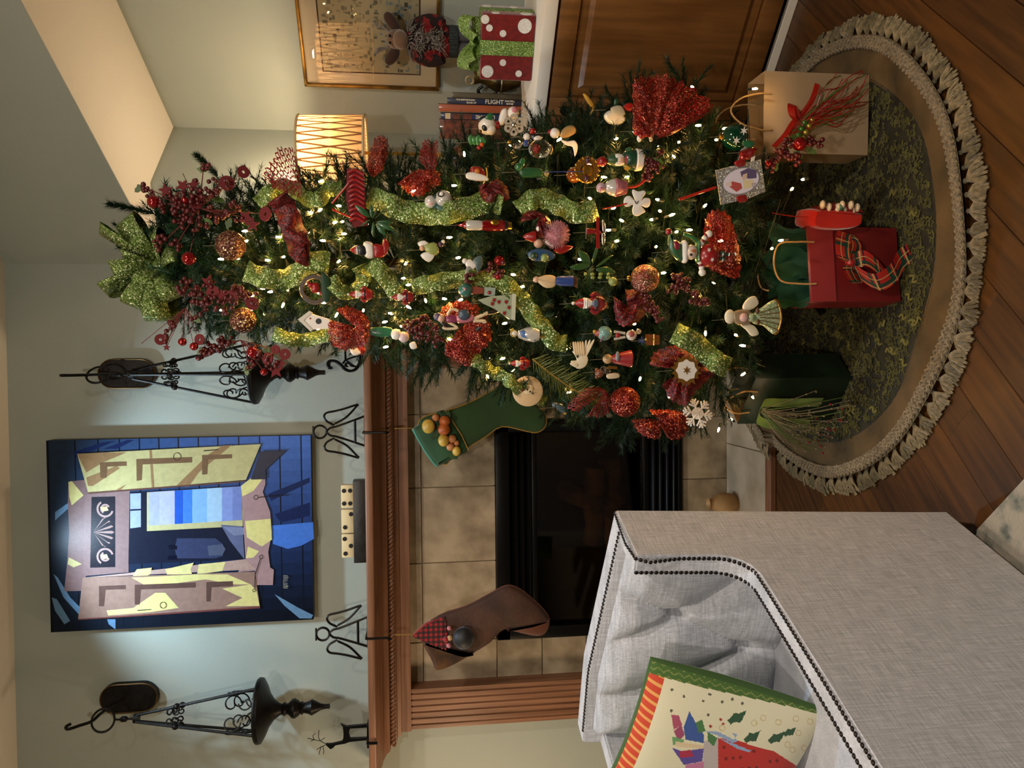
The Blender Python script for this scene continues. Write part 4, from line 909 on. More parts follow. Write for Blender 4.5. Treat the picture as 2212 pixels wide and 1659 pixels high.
# brown kraft bag
bl_ = V((.642, 1.935, SKZ)); kb = bag(bl_, rad(-2), .205, .10, .285, 'kraft_front', 'brown kraft paper gift bag with red raffia spray', flare=.0)
MB().box((0, .046, .145), (.2, .002, .28)).build('inner_panel', 'kraft', kb, False)
for y in (-.052, .044): twine(kb, [(-.045, y+.002, .265), (-.045, y+.002, .30), (-.03, y, .35), (.0, y, .375), (.03, y, .35), (.045, y+.002, .30), (.045, y+.002, .265)])
mat('raffia_red', '#8a1e12', .4, coat=.3); mat('raffia_green', '#4a5a20', .4, coat=.3); mat('ribbon_red', '#b02418', .35, thin=.3); mat('berry_red', '#7a0d16', .3, coat=.5); mat('bead_green', '#3a6a2a', .2, .4, coat=.5); mat('bead_gold', '#b0a04a', .22, .7)
yb = -.054
mb = MB(); mg = MB()
for i in range(34):
    r2 = random.Random(i); a0 = V((-.075+r2.uniform(0, .025), yb-.006, .215+r2.uniform(-.015, .015))); e_ = V((.03+r2.uniform(0, .11), yb-.012-r2.uniform(0, .02), .0+r2.uniform(0, .05)+.06*r2.random()))
    e_ = V((.10-r2.random()*.12, yb-.01-r2.uniform(0, .03), .02+r2.random()*.09))
    md_ = a0.lerp(e_, .45)+V((.01, -.006, r2.uniform(-.02, .02)))
    (mb if i % 4 else mg).tube(smooth_path([a0, md_, a0.lerp(e_, .75)+V((r2.uniform(-.02, .02), -.01, r2.uniform(-.015, .015))), e_], 4), .0013, 4)
mb.build('red_raffia', 'raffia_red', kb); mg.build('green_raffia', 'raffia_green', kb)
MB().ribbon(smooth_path([(-.09, yb-.004, .262), (-.06, yb-.012, .235), (-.03, yb-.012, .215), (.0, yb-.012, .185), (.03, yb-.014, .165), (.07, yb-.01, .15)], 5), [V((.35, 0, 1))]*26, .014).build('ribbon_tail', 'ribbon_red', kb)
MB().ribbon(smooth_path([(-.03, yb-.012, .2), (-.02, yb-.03, .225), (.0, yb-.034, .232), (.012, yb-.02, .22), (-.02, yb-.012, .2)], 5), [V((.4, .2, 1))]*21, .02).build('bow_loop', 'ribbon_red', kb)
for i in range(9): MB().sph((-.085+i*.008, yb-.012, .20-.004*i+(.012 if i % 2 else -.004)), .0085, 9, 6).build('bead', 'bead_green' if i % 2 else 'bead_gold', kb)
# red bag
rb = bag(V((.232, 1.80, SKZ)), rad(6), .182, .085, .235, 'red_paper', 'red gift bag with plaid ribbon bow and green tissue', flare=.002)
MB().box((0, -.0455, .2), (.184, .0015, .062)).build('folded_cuff', 'red_paper_light', rb, False)
for y in (-.049, .038): twine(rb, [(-.05, y, .22), (-.05, y, .262), (-.042, y+(.0 if y < 0 else .01), .31), (0, y, .325), (.045, y, .31), (.052, y, .262), (.052, y, .22)])
mat('tissue_green', '#1f5a44', .7, c2='#17483a', ns=10, thin=.35)
for i in range(7):
    r2 = random.Random(i+50); cx = -.06+i*.02; hh = .055+r2.random()*.04
    MB().grid(lambda a, b: (cx+(a-.5)*.05*(1+b)+.006*math.sin(b*9+i), -.01+.02*math.sin(a*7+i*1.3)*b+(i % 3-1)*.014, .19+b*(.045+hh)-.018*abs(a-.5)*2*b+.006*math.sin(a*14)), 8, 8).build('tissue', 'tissue_green', rb, True, 30)
# plaid ribbon: coloured cells
def plaid(u, v): 
    if abs(v-.62) < .025 or abs(v-.1) < .025 or abs((u*1.0) % 1-.5) < .035: return '#b09a60'
    if .22 < (u % 1) < .40 or .2 < v < .36: return '#12382c'
    if .6 < (u % 1) < .68: return '#10142c'
    return '#a01c12'
def plaid_ribbon(name, path, wd_, w, parent):
    pth = smooth_path(path, 18); mb = MB(); d = 0; nv = 22
    for i in range(len(pth)-1):
        l = (pth[i+1]-pth[i]).length
        for j in range(nv):
            a, b = (j/nv-.5)*w, ((j+1)/nv-.5)*w; W0 = V(wd_).normalized()
            mb.add([pth[i]+W0*a, pth[i+1]+W0*a, pth[i+1]+W0*b, pth[i]+W0*b], [(0, 1, 2, 3)], plaid((d+l/2)/.05, (j+.5)/nv))
        d += l
    o = mb.build(name, 'print', parent, True, 180); return o
yb = -.05
plaid_ribbon('bow_loop', [(.0, yb, .135), (.012, yb-.022, .16), (.04, yb-.03, .165), (.07, yb-.02, .15), (.045, yb-.006, .12), (.0, yb, .135)], (.25, -.1, 1), .04, rb)
plaid_ribbon('bow_loop', [(.0, yb, .135), (-.02, yb-.02, .15), (-.045, yb-.022, .14), (-.05, yb-.012, .12), (-.02, yb-.004, .125), (.0, yb, .135)], (-.1, -.3, 1), .03, rb)
plaid_ribbon('ribbon_tail', [(.0, yb, .13), (-.03, yb-.01, .11), (-.05, yb-.02, .075), (-.03, yb-.03, .04), (.0, yb-.03, .02), (.02, yb-.036, -.002)], (1, -.2, .55), .045, rb)
plaid_ribbon('ribbon_tail', [(.0, yb, .13), (.01, yb-.012, .1), (-.012, yb-.016, .07), (-.035, yb-.014, .05)], (1, 0, .1), .04, rb)
MB().sph((0, yb-.006, .133), .012, 10, 7).build('bow_knot', 'red_satin', rb)
# dark green bag
gb = bag(V((-.075, 2.055, SKZ)), rad(-42), .175, .10, .275, 'green_paper', 'dark green gift bag with lime ribbon and twig spray', flare=.0)
MB().box((-.085, 0, .14), (.002, .09, .272)).build('inner_panel', 'kraft', gb, False)
for y in (-.052, .044): twine(gb, [(-.04, y, .255), (-.04, y, .3), (0, y, .335), (.04, y, .3), (.04, y, .255)])
mat('lime_satin', '#7f9c3e', .45, c2='#557028', ns=12, thin=.3, sheen=.3); mat('twig', '#7a6f55', .8); mat('grass_strand', '#51682e', .6)
yb = -.056
MB().ribbon(smooth_path([(-.02, yb-.01, .235), (-.045, yb-.02, .235), (-.05, yb-.035, .2), (-.045, yb-.04, .15), (-.04, yb-.045, .1)], 6), [V((1, -.2, .15))]*25, .042).build('ribbon_tail', 'lime_satin', gb)
MB().ribbon(smooth_path([(-.02, yb-.01, .235), (.02, yb-.02, .24), (.03, yb-.03, .2), (.035, yb-.035, .15), (.04, yb-.04, .09)], 6), [V((1, -.2, .1))]*25, .042).build('ribbon_tail', 'lime_satin', gb)
mb = MB(); mg = MB()
for i in range(40):
    r2 = random.Random(i+90); a0 = V((-.015+r2.uniform(-.01, .01), yb-.012, .235)); e_ = V((r2.uniform(-.14, .1), yb-.03-r2.uniform(0, .07), r2.uniform(.02, .12)))
    md_ = a0.lerp(e_, .5)+V((r2.uniform(-.02, .02), -.02, .02)); pth = smooth_path([a0, md_, e_], 5); (mb if i % 3 else mg).tube(pth, .0009, 4)
    if i % 3:
        for q in range(4): MB
        for q in range(3): pp = pth[-1-q*2]; mb.sph(pp+V((r2.uniform(-.004, .004), -.002, 0)), .0026, 5, 4)
mb.build('twig_spray', 'twig', gb); mg.build('grass_strand', 'grass_strand', gb)
mb = MB()
for i in range(16): r2 = random.Random(i+300); mb.sph((r2.uniform(-.12, .07), yb-.05-r2.random()*.04, r2.uniform(.03, .13)), .0036, 6, 5)
mb.build('berries', 'berry_red', gb)
# ================================================================== ON THE COUNTER
# ---- table lamp in the corner
LP = V((.742, 2.736, CZ)); lk = mpp(LP)
zt_ = onY(650, 330, LP.y).z; zb_ = onY(790, 330, LP.y).z
lm = thing('table_lamp', 'lit table lamp with pleated cream drum shade in the alcove corner', 'lamp', LP+V((0, 0, .001)))
mat('lamp_shade', '#e2c294', .8, thin=.55, c2='#d8b482', ns=30)
mat('shade_pleat', '#9c764a', .8, thin=.3); mat('shade_trim', '#cbb48c', .8); mat('ceramic', '#4a2c1c', .25, coat=.5, c2='#6a4028', ns=14)
r0s, r1s = .125, .118; z0s, z1s = zb_-CZ, zt_-CZ; n = 120; mb = MB(); vs = []
for z, r in ((z0s, r0s), (z1s, r1s)):
    for k in range(n): a = 2*PI*k/n; q = r-(.0035 if k % 2 else 0); vs.append((q*math.cos(a), q*math.sin(a), z))
mb.add(vs, [(k, (k+1) % n, (k+1) % n+n, k+n) for k in range(n)]); sh = mb.build('shade', 'lamp_shade', lm, False)
mb = MB(); q = 26
for k in range(q):
    for sg in (-1, 1):
        a = 2*PI*k/q; pth = [];
        for i in range(7):
            t_ = i/6; aa = a+sg*(t_-.5)*.23; r = r0s+(r1s-r0s)*t_+.002; pth.append(V((r*math.cos(aa), r*math.sin(aa), z0s+(z1s-z0s)*t_)))
        wd2 = [V((-math.sin(a), math.cos(a), 0))]*7; mb.ribbon(pth, wd2, .0055)
mb.build('pleat_straps', 'shade_pleat', sh, False)
for z, r in ((z0s, r0s), (z1s, r1s)): MB().tube([(r*1.01*math.cos(a), r*1.01*math.sin(a), z) for a in [2*PI*i/48 for i in range(48)]], .005, 6, closed=True).build('shade_trim', 'shade_trim', lm)
MB().lathe([(.06, 0), (.062, .012), (.05, .02), (.03, .035), (.035, .06), (.055, .11), (.06, .16), (.045, .22), (.022, .26), (.016, .275), (.02, .285), (.01, .29), (0, .29)], 24).build('base', 'ceramic', lm)
MB().cyl((0, 0, .28), (0, 0, z0s+.12), .006, n=8).build('stem', 'gold', lm)
mat('bulb_glow', '#ffffff', .5, emit=5, ec='#ffc884')
MB().sph((0, 0, z0s+.15), .028, 12, 8, (1, 1, 1.2)).build('bulb', 'bulb_glow', lm)
ll = light('table_lamp_light', 'POINT', LP+V((0, 0, z0s+.215)), 4.6, (1, .77, .50), .03)
# ---- framed picture on the right wall
pc0, pc1 = D1.dot(onC(659, 182, cW)), -.86; pz1, pz0 = onC(659, 182, cW).z, onC(948, 191, cW).z
pic = thing('framed_picture', 'gilt framed print with cream mat hanging on the alcove wall', 'picture', sc((pc0+pc1)/2, cW, pz0))
o_ = V(pic.location); mat('gilt', '#a87c34', .35, .7, c2='#6b4a1c', ns=20); mat('mat_board', '#efe2c2', .85)
mb = MB(); fr = .012
for a, b, z_a, z_b in ((pc0, pc0+fr, pz0, pz1), (pc1-fr, pc1, pz0, pz1), (pc0, pc1, pz0, pz0+fr), (pc0, pc1, pz1-fr, pz1)): cbox(mb, a, b, cW-.022, cW, z_a, z_b, .003)
mb.xf(T=-o_).build('frame', 'gilt', pic); mb = MB(); cbox(mb, pc0+.01, pc1-.01, cW-.008, cW-.004, pz0+.01, pz1-.01, .0005); mb.xf(T=-o_).build('mat_board', 'mat_board', pic, False)
i0, i1 = D1.dot(onC(693, 150, cW)), pc1-.07; j1, j0 = onC(695, 100, cW).z, onC(906, 150, cW).z
mb = MB(); 
def pq(a, b, c_, d_2, col, lv): mb.add([sc(a, cW-.0085-lv*.0002, c_), sc(b, cW-.0085-lv*.0002, c_), sc(b, cW-.0085-lv*.0002, d_2), sc(a, cW-.0085-lv*.0002, d_2)], [(0, 1, 2, 3)], col)
pq(i0-.005, i1+.005, j0-.005, j1+.005, '#4a2418', 0); pq(i0, i1, j0, j1, '#c9bf9a', 1)
r4 = random.Random(4)
for k in range(320):
    a = i0+r4.random()*(i1-i0-.03); z = j0+r4.random()*(j1-j0-.02); w = .004+r4.random()*.012; hgt = .003+r4.random()*.012; top = (z-j0)/(j1-j0)
    pq(a, min(a+w, i1), z, min(z+hgt, j1), r4.choice(['#8d8a72', '#a79c7c', '#6f6a58', '#b3a684', '#7d7a66'] if top > .38 else ['#8fa6b0', '#b9c0b4', '#7d97a8', '#a2a08a', '#5f5c4c']), 2+k*.015)
mb.xf(T=-o_).build('print_image', 'print', pic, False)
mat('clear_glass', '#ffffff', .02); nt = MATS['clear_glass'].node_tree; tr = nt.nodes.new('ShaderNodeBsdfTransparent'); gl = nt.nodes.new('ShaderNodeBsdfGlossy'); gl.inputs['Roughness'].default_value = .01
fz = nt.nodes.new('ShaderNodeFresnel'); fz.inputs[0].default_value = 1.5; ms = nt.nodes.new('ShaderNodeMixShader'); nt.links.new(fz.outputs[0], ms.inputs[0]); nt.links.new(tr.outputs[0], ms.inputs[1]); nt.links.new(gl.outputs[0], ms.inputs[2]); nt.links.new(ms.outputs[0], nt.nodes['Material Output'].inputs[0])
mb = MB(); cbox(mb, pc0+.014, pc1-.014, cW-.0165, cW-.0145, pz0+.014, pz1-.014, .0003); mb.xf(T=-o_).build('glass', 'clear_glass', pic, False)
# ---- red dotted gift box with green bow
gx = thing('gift_box', 'red felt gift box with white dots and lime glitter ribbon', 'gift box', (1.081, 2.594, CZ+.001), rad(-35))
mat('red_felt', '#7c120c', .9, sheen=.6, bump=.5, bs=260, c2='#660d08', ns=60); mat('lime_glitter', '#4f6e1e', .45, .25, glit=.9, gs=700, c2='#6d8a30', ns=60); mat('dot_white', '#d9d3c8', .6, glit=.4, gs=900)
gw, gd, gh = .205, .14, .175
MB().bbox((0, 0, gh/2), (gw, gd, gh), .006).build('box', 'red_felt', gx)
MB().bbox((0, -gd/2-.0005, gh/2), (.046, .004, gh), .001).build('ribbon_band', 'lime_glitter', gx); MB().bbox((gw/2+.0005, 0, gh/2), (.004, .046, gh), .001).build('ribbon_band', 'lime_glitter', gx)
MB().bbox((0, 0, gh+.0012), (.046, gd+.004, .003), .001).build('ribbon_band', 'lime_glitter', gx); MB().bbox((0, 0, gh+.0014), (gw+.004, .046, .003), .001).build('ribbon_band', 'lime_glitter', gx)
for (x, z, r) in ((-.075, .035+.115, .02), (-.035-.01, .1, .011), (-.078, .045, .011), (.06, .15, .011), (.045, .105, .011), (.07, .035, .023), (.085, .165, .014)):
    MB().lathe([(r, 0), (r*.95, .002), (0, .0022)], 18, (x, -gd/2, z), Rx(PI/2)).build('dot', 'dot_white', gx)
for (y, z, r) in ((-.05, .03, .02), (.05, .06, .014), (-.055, .13, .014), (.05, .15, .016)): MB().lathe([(r, 0), (r*.95, .002), (0, .0022)], 18, (gw/2, y, z), Ry(PI/2)).build('dot', 'dot_white', gx)
for sg in (-1, 1):
    MB().ribbon(smooth_path([(0, 0, gh+.01), (sg*.03, -.02, gh+.045), (sg*.07, -.025, gh+.055), (sg*.085, -.02, gh+.03), (sg*.06, -.012, gh+.008), (0, 0, gh+.012)], 6), [V((0, .45, .9))]*31, .042).build('bow_loop', 'lime_glitter', gx)
    MB().ribbon(smooth_path([(0, 0, gh+.01), (sg*.02, -.045, gh+.04), (sg*.045, -.07, gh+.03), (sg*.03, -.05, gh+.006), (0, 0, gh+.012)], 6), [V((.5*sg, .3, .8))]*25, .036).build('bow_loop', 'lime_glitter', gx)
MB().sph((0, -.005, gh+.018), .016, 10, 7).build('bow_knot', 'lime_glitter', gx)
# ---- plush moose doll
ms_p = sc(-1.14, 2.765, CZ+.001)
mo = thing('moose_doll', 'plush moose doll in a red poinsettia sweater standing behind the gift box', 'doll', ms_p, rad(-24))
mat('denim', '#4a4a52', .9, c2='#5c5a60', ns=30, bump=.4, bs=200); mat('sweater', '#1c0a0c', .95, c2='#7a1418', ns=34, nd=2, lo=.5, hi=.56, bump=.6, bs=220); mat('moose_fur', '#6e5644', .95, sheen=.6, bump=.5, bs=200); mat('scarf_fur', '#8a8276', .95, c2='#4a443c', ns=60, sheen=.8, bump=1, bs=160); mat('antler_felt', '#3a241a', .9, sheen=.4); mat('rib_knit', '#14181a', .95, c2='#3a4444', ns=8, stretch=(40, 40, 1))
for sx in (-1, 1):
    MB().tube([(sx*.028, 0, .0), (sx*.028, 0, .1), (sx*.026, 0, .215), (sx*.02, 0, .25)], [.024, .024, .028, .03], 12).build('leg', 'denim', mo)
    MB().sph((sx*.03, -.02, .014), .03, 10, 7, (.9, 1.4, .5)).build('boot', 'antler_felt', mo)
    MB().tube(smooth_path([(sx*.042, 0, .385), (sx*.062, -.016, .335), (sx*.052, -.036, .29)], 4), [.026, .028, .028, .027, .026, .025, .024, .022, .02], 10).build('arm', 'sweater', mo)
    MB().tube(smooth_path([(sx*.028, .0, .45), (sx*.058, -.004, .47), (sx*.082, -.01, .49)], 4), [.008, .014, .018, .02, .02, .019, .017, .013, .006], 10).build('ear', 'antler_felt', mo)
    an = MB()
    an.tube(smooth_path([(sx*.016, .005, .47), (sx*.035, .005, .50), (sx*.04, .003, .525)], 3), .006, 6)
    for f_ in (.3, .6, .9): an.tube([(sx*.03, .005, .49+f_*.03), (sx*(.03+.03*f_), 0, .505+f_*.03)], .005, 6)
    an.build('antler', 'scarf_fur', mo)
    MB().sph((sx*.011, -.045, .475), .005, 8, 6).build('eye', 'black_gloss', mo)
MB().lathe([(0, .245), (.05, .25), (.056, .3), (.06, .35), (.05, .4), (.025, .42), (0, .425)], 20, sy=.8).build('sweater', 'sweater', mo)
MB().lathe([(.05, .238), (.053, .242), (.054, .262), (.052, .268)], 20, sy=.82).build('sweater_hem', 'rib_knit', mo)
fm = MB()
for i in range(520):
    r2 = random.Random(i); a = r2.uniform(0, 2*PI); z = .385+r2.uniform(-.02, .03); r = .043; p = V((r*math.cos(a), r*.85*math.sin(a), z))
    if i > 330: p = V((r2.uniform(-.03, .03), -.05, r2.uniform(.29, .39)))
    q = p*1.0+V((math.cos(a)*.02+r2.uniform(-.01, .01), math.sin(a)*.02-.006, r2.uniform(-.022, .008))); fm.tube([p, q], [.0022, .0008], 3, False)
fm.build('fur_scarf', 'scarf_fur', mo)
MB().sph((0, -.005, .452), .036, 16, 12, (.95, 1, 1)).build('head', 'moose_fur', mo); MB().sph((0, -.04, .438), .03, 14, 10, (1.05, 1.1, .9)).build('muzzle', 'moose_fur', mo)
# ---- bronze pitcher behind the gift
pp = sc(-1.275, 2.80, CZ); pt = thing('pitcher', 'bronze pitcher with looped handle between gift box and books', 'pitcher', (pp.x, pp.y, CZ+.001), rad(-30), s=.72)
mat('bronze_leather', '#75602f', .38, .55, c2='#3c2f18', ns=18, bump=.3, bs=120); mat('bronze_pale', '#a89a70', .45, .4)
MB().lathe([(0, 0), (.05, 0), (.062, .03), (.075, .075), (.078, .1), (.07, .14), (.052, .17), (.04, .19), (.038, .21), (.045, .235), (.042, .236), (.034, .21), (0, .2)], 28).build('body', 'bronze_leather', pt)
MB().lathe([(.079, .096), (.081, .1), (.079, .104)], 28).build('stitch_band', 'bronze_pale', pt)
MB().tube(smooth_path([(-.05, 0, .19), (-.075, 0, .215), (-.1, 0, .19), (-.098, 0, .14), (-.07, 0, .115)], 6), .008, 8).build('handle', 'iron', pt)
MB().tube([(.02*math.cos(a)-.02, -.03, .262+.02*math.sin(a)) for a in [2*PI*i/18 for i in range(18)]], .005, 6, closed=True).build('finger_ring', 'bronze_pale', pt)
# ---- standing books
BK0 = onZ(1126, 250, CZ); BKN = V((-.345, -.94, 0)).normalized(); BKR = V((-BKN.y, BKN.x, 0))     # spine plane faces the room
mat('page', '#d8ccb0', .9, c2='#c0b294', ns=6, stretch=(1, 1, 60))
def book(ya, yb, xt, col, label, cc, c2=None, texts=(), dep=.085, band=None):
    def onb(x, y): r_ = ray(x, y); return EYE + r_*((BK0-EYE).dot(BKN)/r_.dot(BKN))
    pa, pb = onb((xt+1115)/2, yb), onb((xt+1115)/2, ya); zt = onb(xt, (ya+yb)/2).z; hgt = zt-CZ-.001; w = abs((pb-pa).dot(BKR)); pm = (pa+pb)/2
    t = thing('book', label, 'book', (pm.x, pm.y, CZ+.001), math.atan2(BKR.y, BKR.x), 'books standing on the counter')
    # local: x along D1, y along D2 (into the row), z up ; spine faces -y
    mname = 'cover_'+col.strip('#'); mat(mname, col, .5, c2=c2 or col, ns=10, coat=.2)
    mb = MB(); mb.bbox((0, .003, hgt/2), (w, .006, hgt), .0015); mb.bbox((-w/2+.0015, dep/2, hgt/2), (.003, dep, hgt), .0008); mb.bbox((w/2-.0015, dep/2, hgt/2), (.003, dep, hgt), .0008); mb.build('cover', mname, t)
    MB().box((0, dep/2, hgt/2), (w-.006, dep-.014, hgt-.008)).build('pages', 'page', t, False)
    if band:
        for z_a, z_b, bc in band: mat('band_'+bc.strip('#'), bc, .5, c2='#3a1a10' if bc == '#7a3a20' else bc, ns=50); MB().box((0, -.0004, (z_a+z_b)/2*hgt), (w*.96, .0012, (z_b-z_a)*hgt)).build('spine_panel', 'band_'+bc.strip('#'), t, False)
    for txt, zc, xo, size, flip in texts:
        A = V((0, 0, 1)) if flip else V((0, 0, -1)); B = V((-1, 0, 0)) if flip else V((1, 0, 0))
        put_text('spine_lettering', txt, size, 'lettering', t, frame4((xo, -.0012, zc*hgt), A, B), .0002, bold=.0003)
    return t
mat('lettering', '#d9cfb4', .6)
book(260, 302, 950, '#6a3a1c', 'thick brown book at the left end of the book row', 2.64, '#4a240f', band=[(.62, .95, '#7a3a20')])
book(246, 259, 953, '#1a2650', 'navy book lettered LIFETIME beside the thick brown book', 2.64, texts=(('LIFETIME', .45, 0, .019, 1), ('TION', .12, 0, .019, 1)), band=[(.62, .86, '#7a3a20'), (.885, .95, '#c8b48a')])
book(227, 243, 948, '#a4512a', 'orange book between the two navy books', 2.64, '#8c4320')
book(213.5, 226, 967, '#141c3a', 'navy book lettered FLIGHT on its spine', 2.64, texts=(('FLIGHT', .37, 0, .021, 0), ('THE SMITHSONIAN', .76, .0045, .008, 0), ('BOOK OF', .68, -.005, .008, 0), ('WALTER J.', .16, .0045, .008, 0), ('BOYNE', .16, -.005, .008, 0)))
book(202, 213, 979, '#4a4028', 'thin olive book at the right end of the book row', 2.64)
# ================================================================== CHRISTMAS TREE
ENV = [(.26, .12), (.30, .30), (.36, .47), (.44, .51), (.56, .50), (.70, .45), (.82, .405), (.95, .355), (1.07, .315), (1.3, .265), (1.55, .235), (1.7, .20), (1.8, .15), (1.88, .09), (1.97, .02)]
def envr(z):
    if z <= ENV[0][0] or z >= ENV[-1][0]: return 0
    for (a, ra), (b, rb_) in zip(ENV[:-1], ENV[1:]):
        if a <= z <= b: return ra+(rb_-ra)*(z-a)/(b-a)
def tree_hit(x, y, push=.02):
    """first point of the tree surface (plus push) seen through photo pixel x,y ; nearest silhouette point if it passes beside"""
    d = ray(x, y); d = d/math.hypot(d.x, d.y); best = None
    t_ = 1.2
    while t_ < 2.6:
        p = EYE+d*t_; r = math.hypot(p.x-TC.x, p.y-TC.y); e = r-(envr(p.z)+push)
        if e <= 0: return p
        if best is None or e < best[0]: best = (e, p)
        t_ += .004
    return best[1]
tree = thing('christmas_tree', 'tall slim artificial christmas tree in front of the fireplace', 'christmas tree', TC+V((0, 0, .001)))
mat('bark', '#2a1d12', .9, bump=.5, bs=60); mat('needle', '#1a3721', .5, c2='#112618', ns=3, nd=2, spec=.3); mat('needle_b', '#224225', .5, c2='#152e1b', ns=3, nd=2, spec=.3); mat('needle_gold', '#3d4a1c', .45, c2='#2c3a18', ns=4)
MB().tube([(0, 0, .0), (0, 0, .35), (0, 0, 1.2), (0, 0, 1.9)], [.022, .02, .014, .006], 10).build('trunk', 'bark', tree)
mb = MB()
for k in range(4):
    a = k*PI/2+.4; mb.tube([(0, 0, .12), (.10*math.cos(a), .10*math.sin(a), .06), (.16*math.cos(a), .16*math.sin(a), .034)], .009, 6)
mb.build('stand', 'black_metal', tree)
def needles(mb, r2, a, b, dens, ln, taper=True, hw=.00115):
    a = V(a); b = V(b); d = b-a; L_ = d.length; t_ = d.normalized(); o1 = t_.orthogonal().normalized(); o2 = t_.cross(o1); n = int(L_*dens)
    for i in range(n):
        f = (i+r2.random())/n; p = a+d*f; w = r2.uniform(0, 2*PI); out = o1*math.cos(w)+o2*math.sin(w); l_ = ln*r2.uniform(.7, 1.1)*(1-.35*f if taper else 1)
        tip = p+(t_*r2.uniform(.55, .95)+out*r2.uniform(.7, 1)).normalized()*l_; s_ = t_.cross(out)*hw
        n0 = len(mb.v); mb.v += [p-s_, p+s_, tip]; mb.f.append((n0, n0+1, n0+2)); mb.c.append(None)
def branch_mesh(L_, seed, m):
    r2 = random.Random(seed); mb = MB(); nm = MB()
    droop = lambda x: V((x, 0, .10*x-.16*x*x/max(L_, .2)*.5))
    pts = [droop(L_*i/5) for i in range(6)]; mb.tube(pts, [.004, .0035, .003, .0025, .002, .0015], 4)
    needles(mb, r2, pts[1], pts[3], 700, .03); needles(mb, r2, pts[3], pts[4], 900, .032); needles(mb, r2, pts[4], pts[5]+V((.02, 0, .006)), 1200, .034)
    nt_ = max(9, int(L_/.022))
    for i in range(nt_):
        f = .30+.66*(i+.5)/nt_; p = droop(L_*f); sg = 1 if i % 2 else -1; ang = sg*r2.uniform(.45, .95); l_ = max(.075, min(.19, L_*.5)*(1.15-f*.75))*r2.uniform(.85, 1.15)
        e = p+V((math.cos(ang), math.sin(ang)*.95, r2.uniform(-.5, .6))).normalized()*l_
        mb.tube([p, e], [.002, .001], 3, False); needles(mb, r2, p.lerp(e, .12), e+(e-p).normalized()*.012, 1000, .031)
    return mb.mesh('branch', m, False)
BR = {}
for L_ in (.12, .18, .24, .3, .36, .42, .48):
    BR[L_] = [branch_mesh(L_, int(L_*1000)+s, m_) for s, m_ in ((0, 'needle'), (1, 'needle_b'), (2, 'needle'))]
r5 = random.Random(11); z = .33; lay_ = 0; nb = 0
while z < 1.86:
    r = envr(z)+.02; n = max(8, int(7.5+r*13)); ph = lay_*1.1
    for k in range(n):
        a = ph+2*PI*k/n+r5.uniform(-.12, .12); want = max(.12, r*r5.uniform(.86, 1.04)-.02)
        L_ = min(BR, key=lambda q: abs(q-want)); s_ = want/L_
        o = obj('branch', r5.choice(BR[L_]), tree); zz_ = z+r5.uniform(-.02, .02); el = r5.uniform(-.05, .30) if z < 1.3 else r5.uniform(.15, .55)
        o.matrix_local = Matrix.LocRotScale(V((0, 0, zz_-math.tan(el)*want*.45)), Euler((r5.uniform(-.4, .4), -el, a)), V((s_, s_, s_))); nb += 1
    z += .064 if z < 1.0 else .06; lay_ += 1
# top twigs
for (x, y, xb, yb_) in ((238, 440, 330, 460), (425, 335, 470, 380)):
    b = TC+V((0, 0, 0)); e = onY(x, y, TC.y-.05)-V(tree.location); s0_ = onY(xb, yb_, TC.y-.03)-V(tree.location); mb = MB(); mb.tube([s0_, e], [.003, .0015], 4); needles(mb, r5, s0_, e, 5000, .026, False, .0016); mb.build('twig', 'needle', tree, False)
for k in range(9):
    a = k*.7; s0_ = V((0, 0, 1.70+.02*k)); e = s0_+V((math.cos(a)*.11, math.sin(a)*.11, .10)); mb = MB(); mb.tube([s0_, e], [.003, .0015], 4); needles(mb, r5, s0_, e, 2000, .03); mb.build('twig', 'needle_b', tree, False)
# ---- string lights: wire + bulbs
sl = thing('string_lights', 'warm white string lights wound through the christmas tree', 'string lights', TC)
mat('wire_green', '#0c1a0e', .6); mat('bulb_lit', '#fff2d0', .3, emit=170, ec='#ffbe62')
bulb = MB().lathe([(.0020, -.003), (.0025, 0), (.0028, .003), (.0022, .0065), (.0010, .0095), (0, .0105)], 7).mesh('bulb', 'bulb_lit')
sock = MB().lathe([(.002, -.016), (.0031, -.013), (.0031, -.003), (.002, -.003)], 7).mesh('socket', 'wire_green')
BPX = [(532,521),(599,512),(575,562),(612,555),(735,445),(673,459),(722,481),(739,479),(732,515),(740,505),(734,563),(691,392),(532,499),(877,570),(968,513),(988,557),(891,414),(875,463),(1003,335),(978,401),(1101,312),(1167,374),(1209,461),(1275,429),(1344,477),(1410,474),(1461,501),(1449,465),(1423,432),(1324,450),(1317,497),(1331,521),(1467,307),(1456,339),(1496,188),(1302,382),(1107,593),(1271,356),(870,601),(884,615),(919,648),(957,645),(997,647),(728,678),(841,677),(829,696),(867,705),(831,750),(974,734),(1130,619),(1088,774),(1052,810),(1226,848),(1383,817),(1445,857),(1093,698),(880,662),(1511,271),(1548,302),(1522,445),(1426,456),(1486,497),(1737,387),(1710,409),(1667,537),(1628,192),(1690,519),(1417,533),(1524,718),(1590,724),(1607,747),(1607,807),(1625,856),(1580,906),(1553,926),(1484,830),(587,630),(566,623),(545,668),(621,626),(612,657),(701,654),(686,710),(785,670),(480,560),(700,520),(690,455),(655,500),(1180,600),(1250,560),(1430,590),(1560,520),(1370,700),(1500,640),(1330,300),(1210,300)]
bpts = [tree_hit(x, y, -.004+.012*rnd.random()) for x, y in BPX]
for k in range(45):
    z = rnd.uniform(.38, 1.75); a = rnd.uniform(0, 2*PI); r = envr(z)*rnd.uniform(.55, .9); bpts.append(TC+V((r*math.cos(a), r*math.sin(a), z)))
mb = MB()
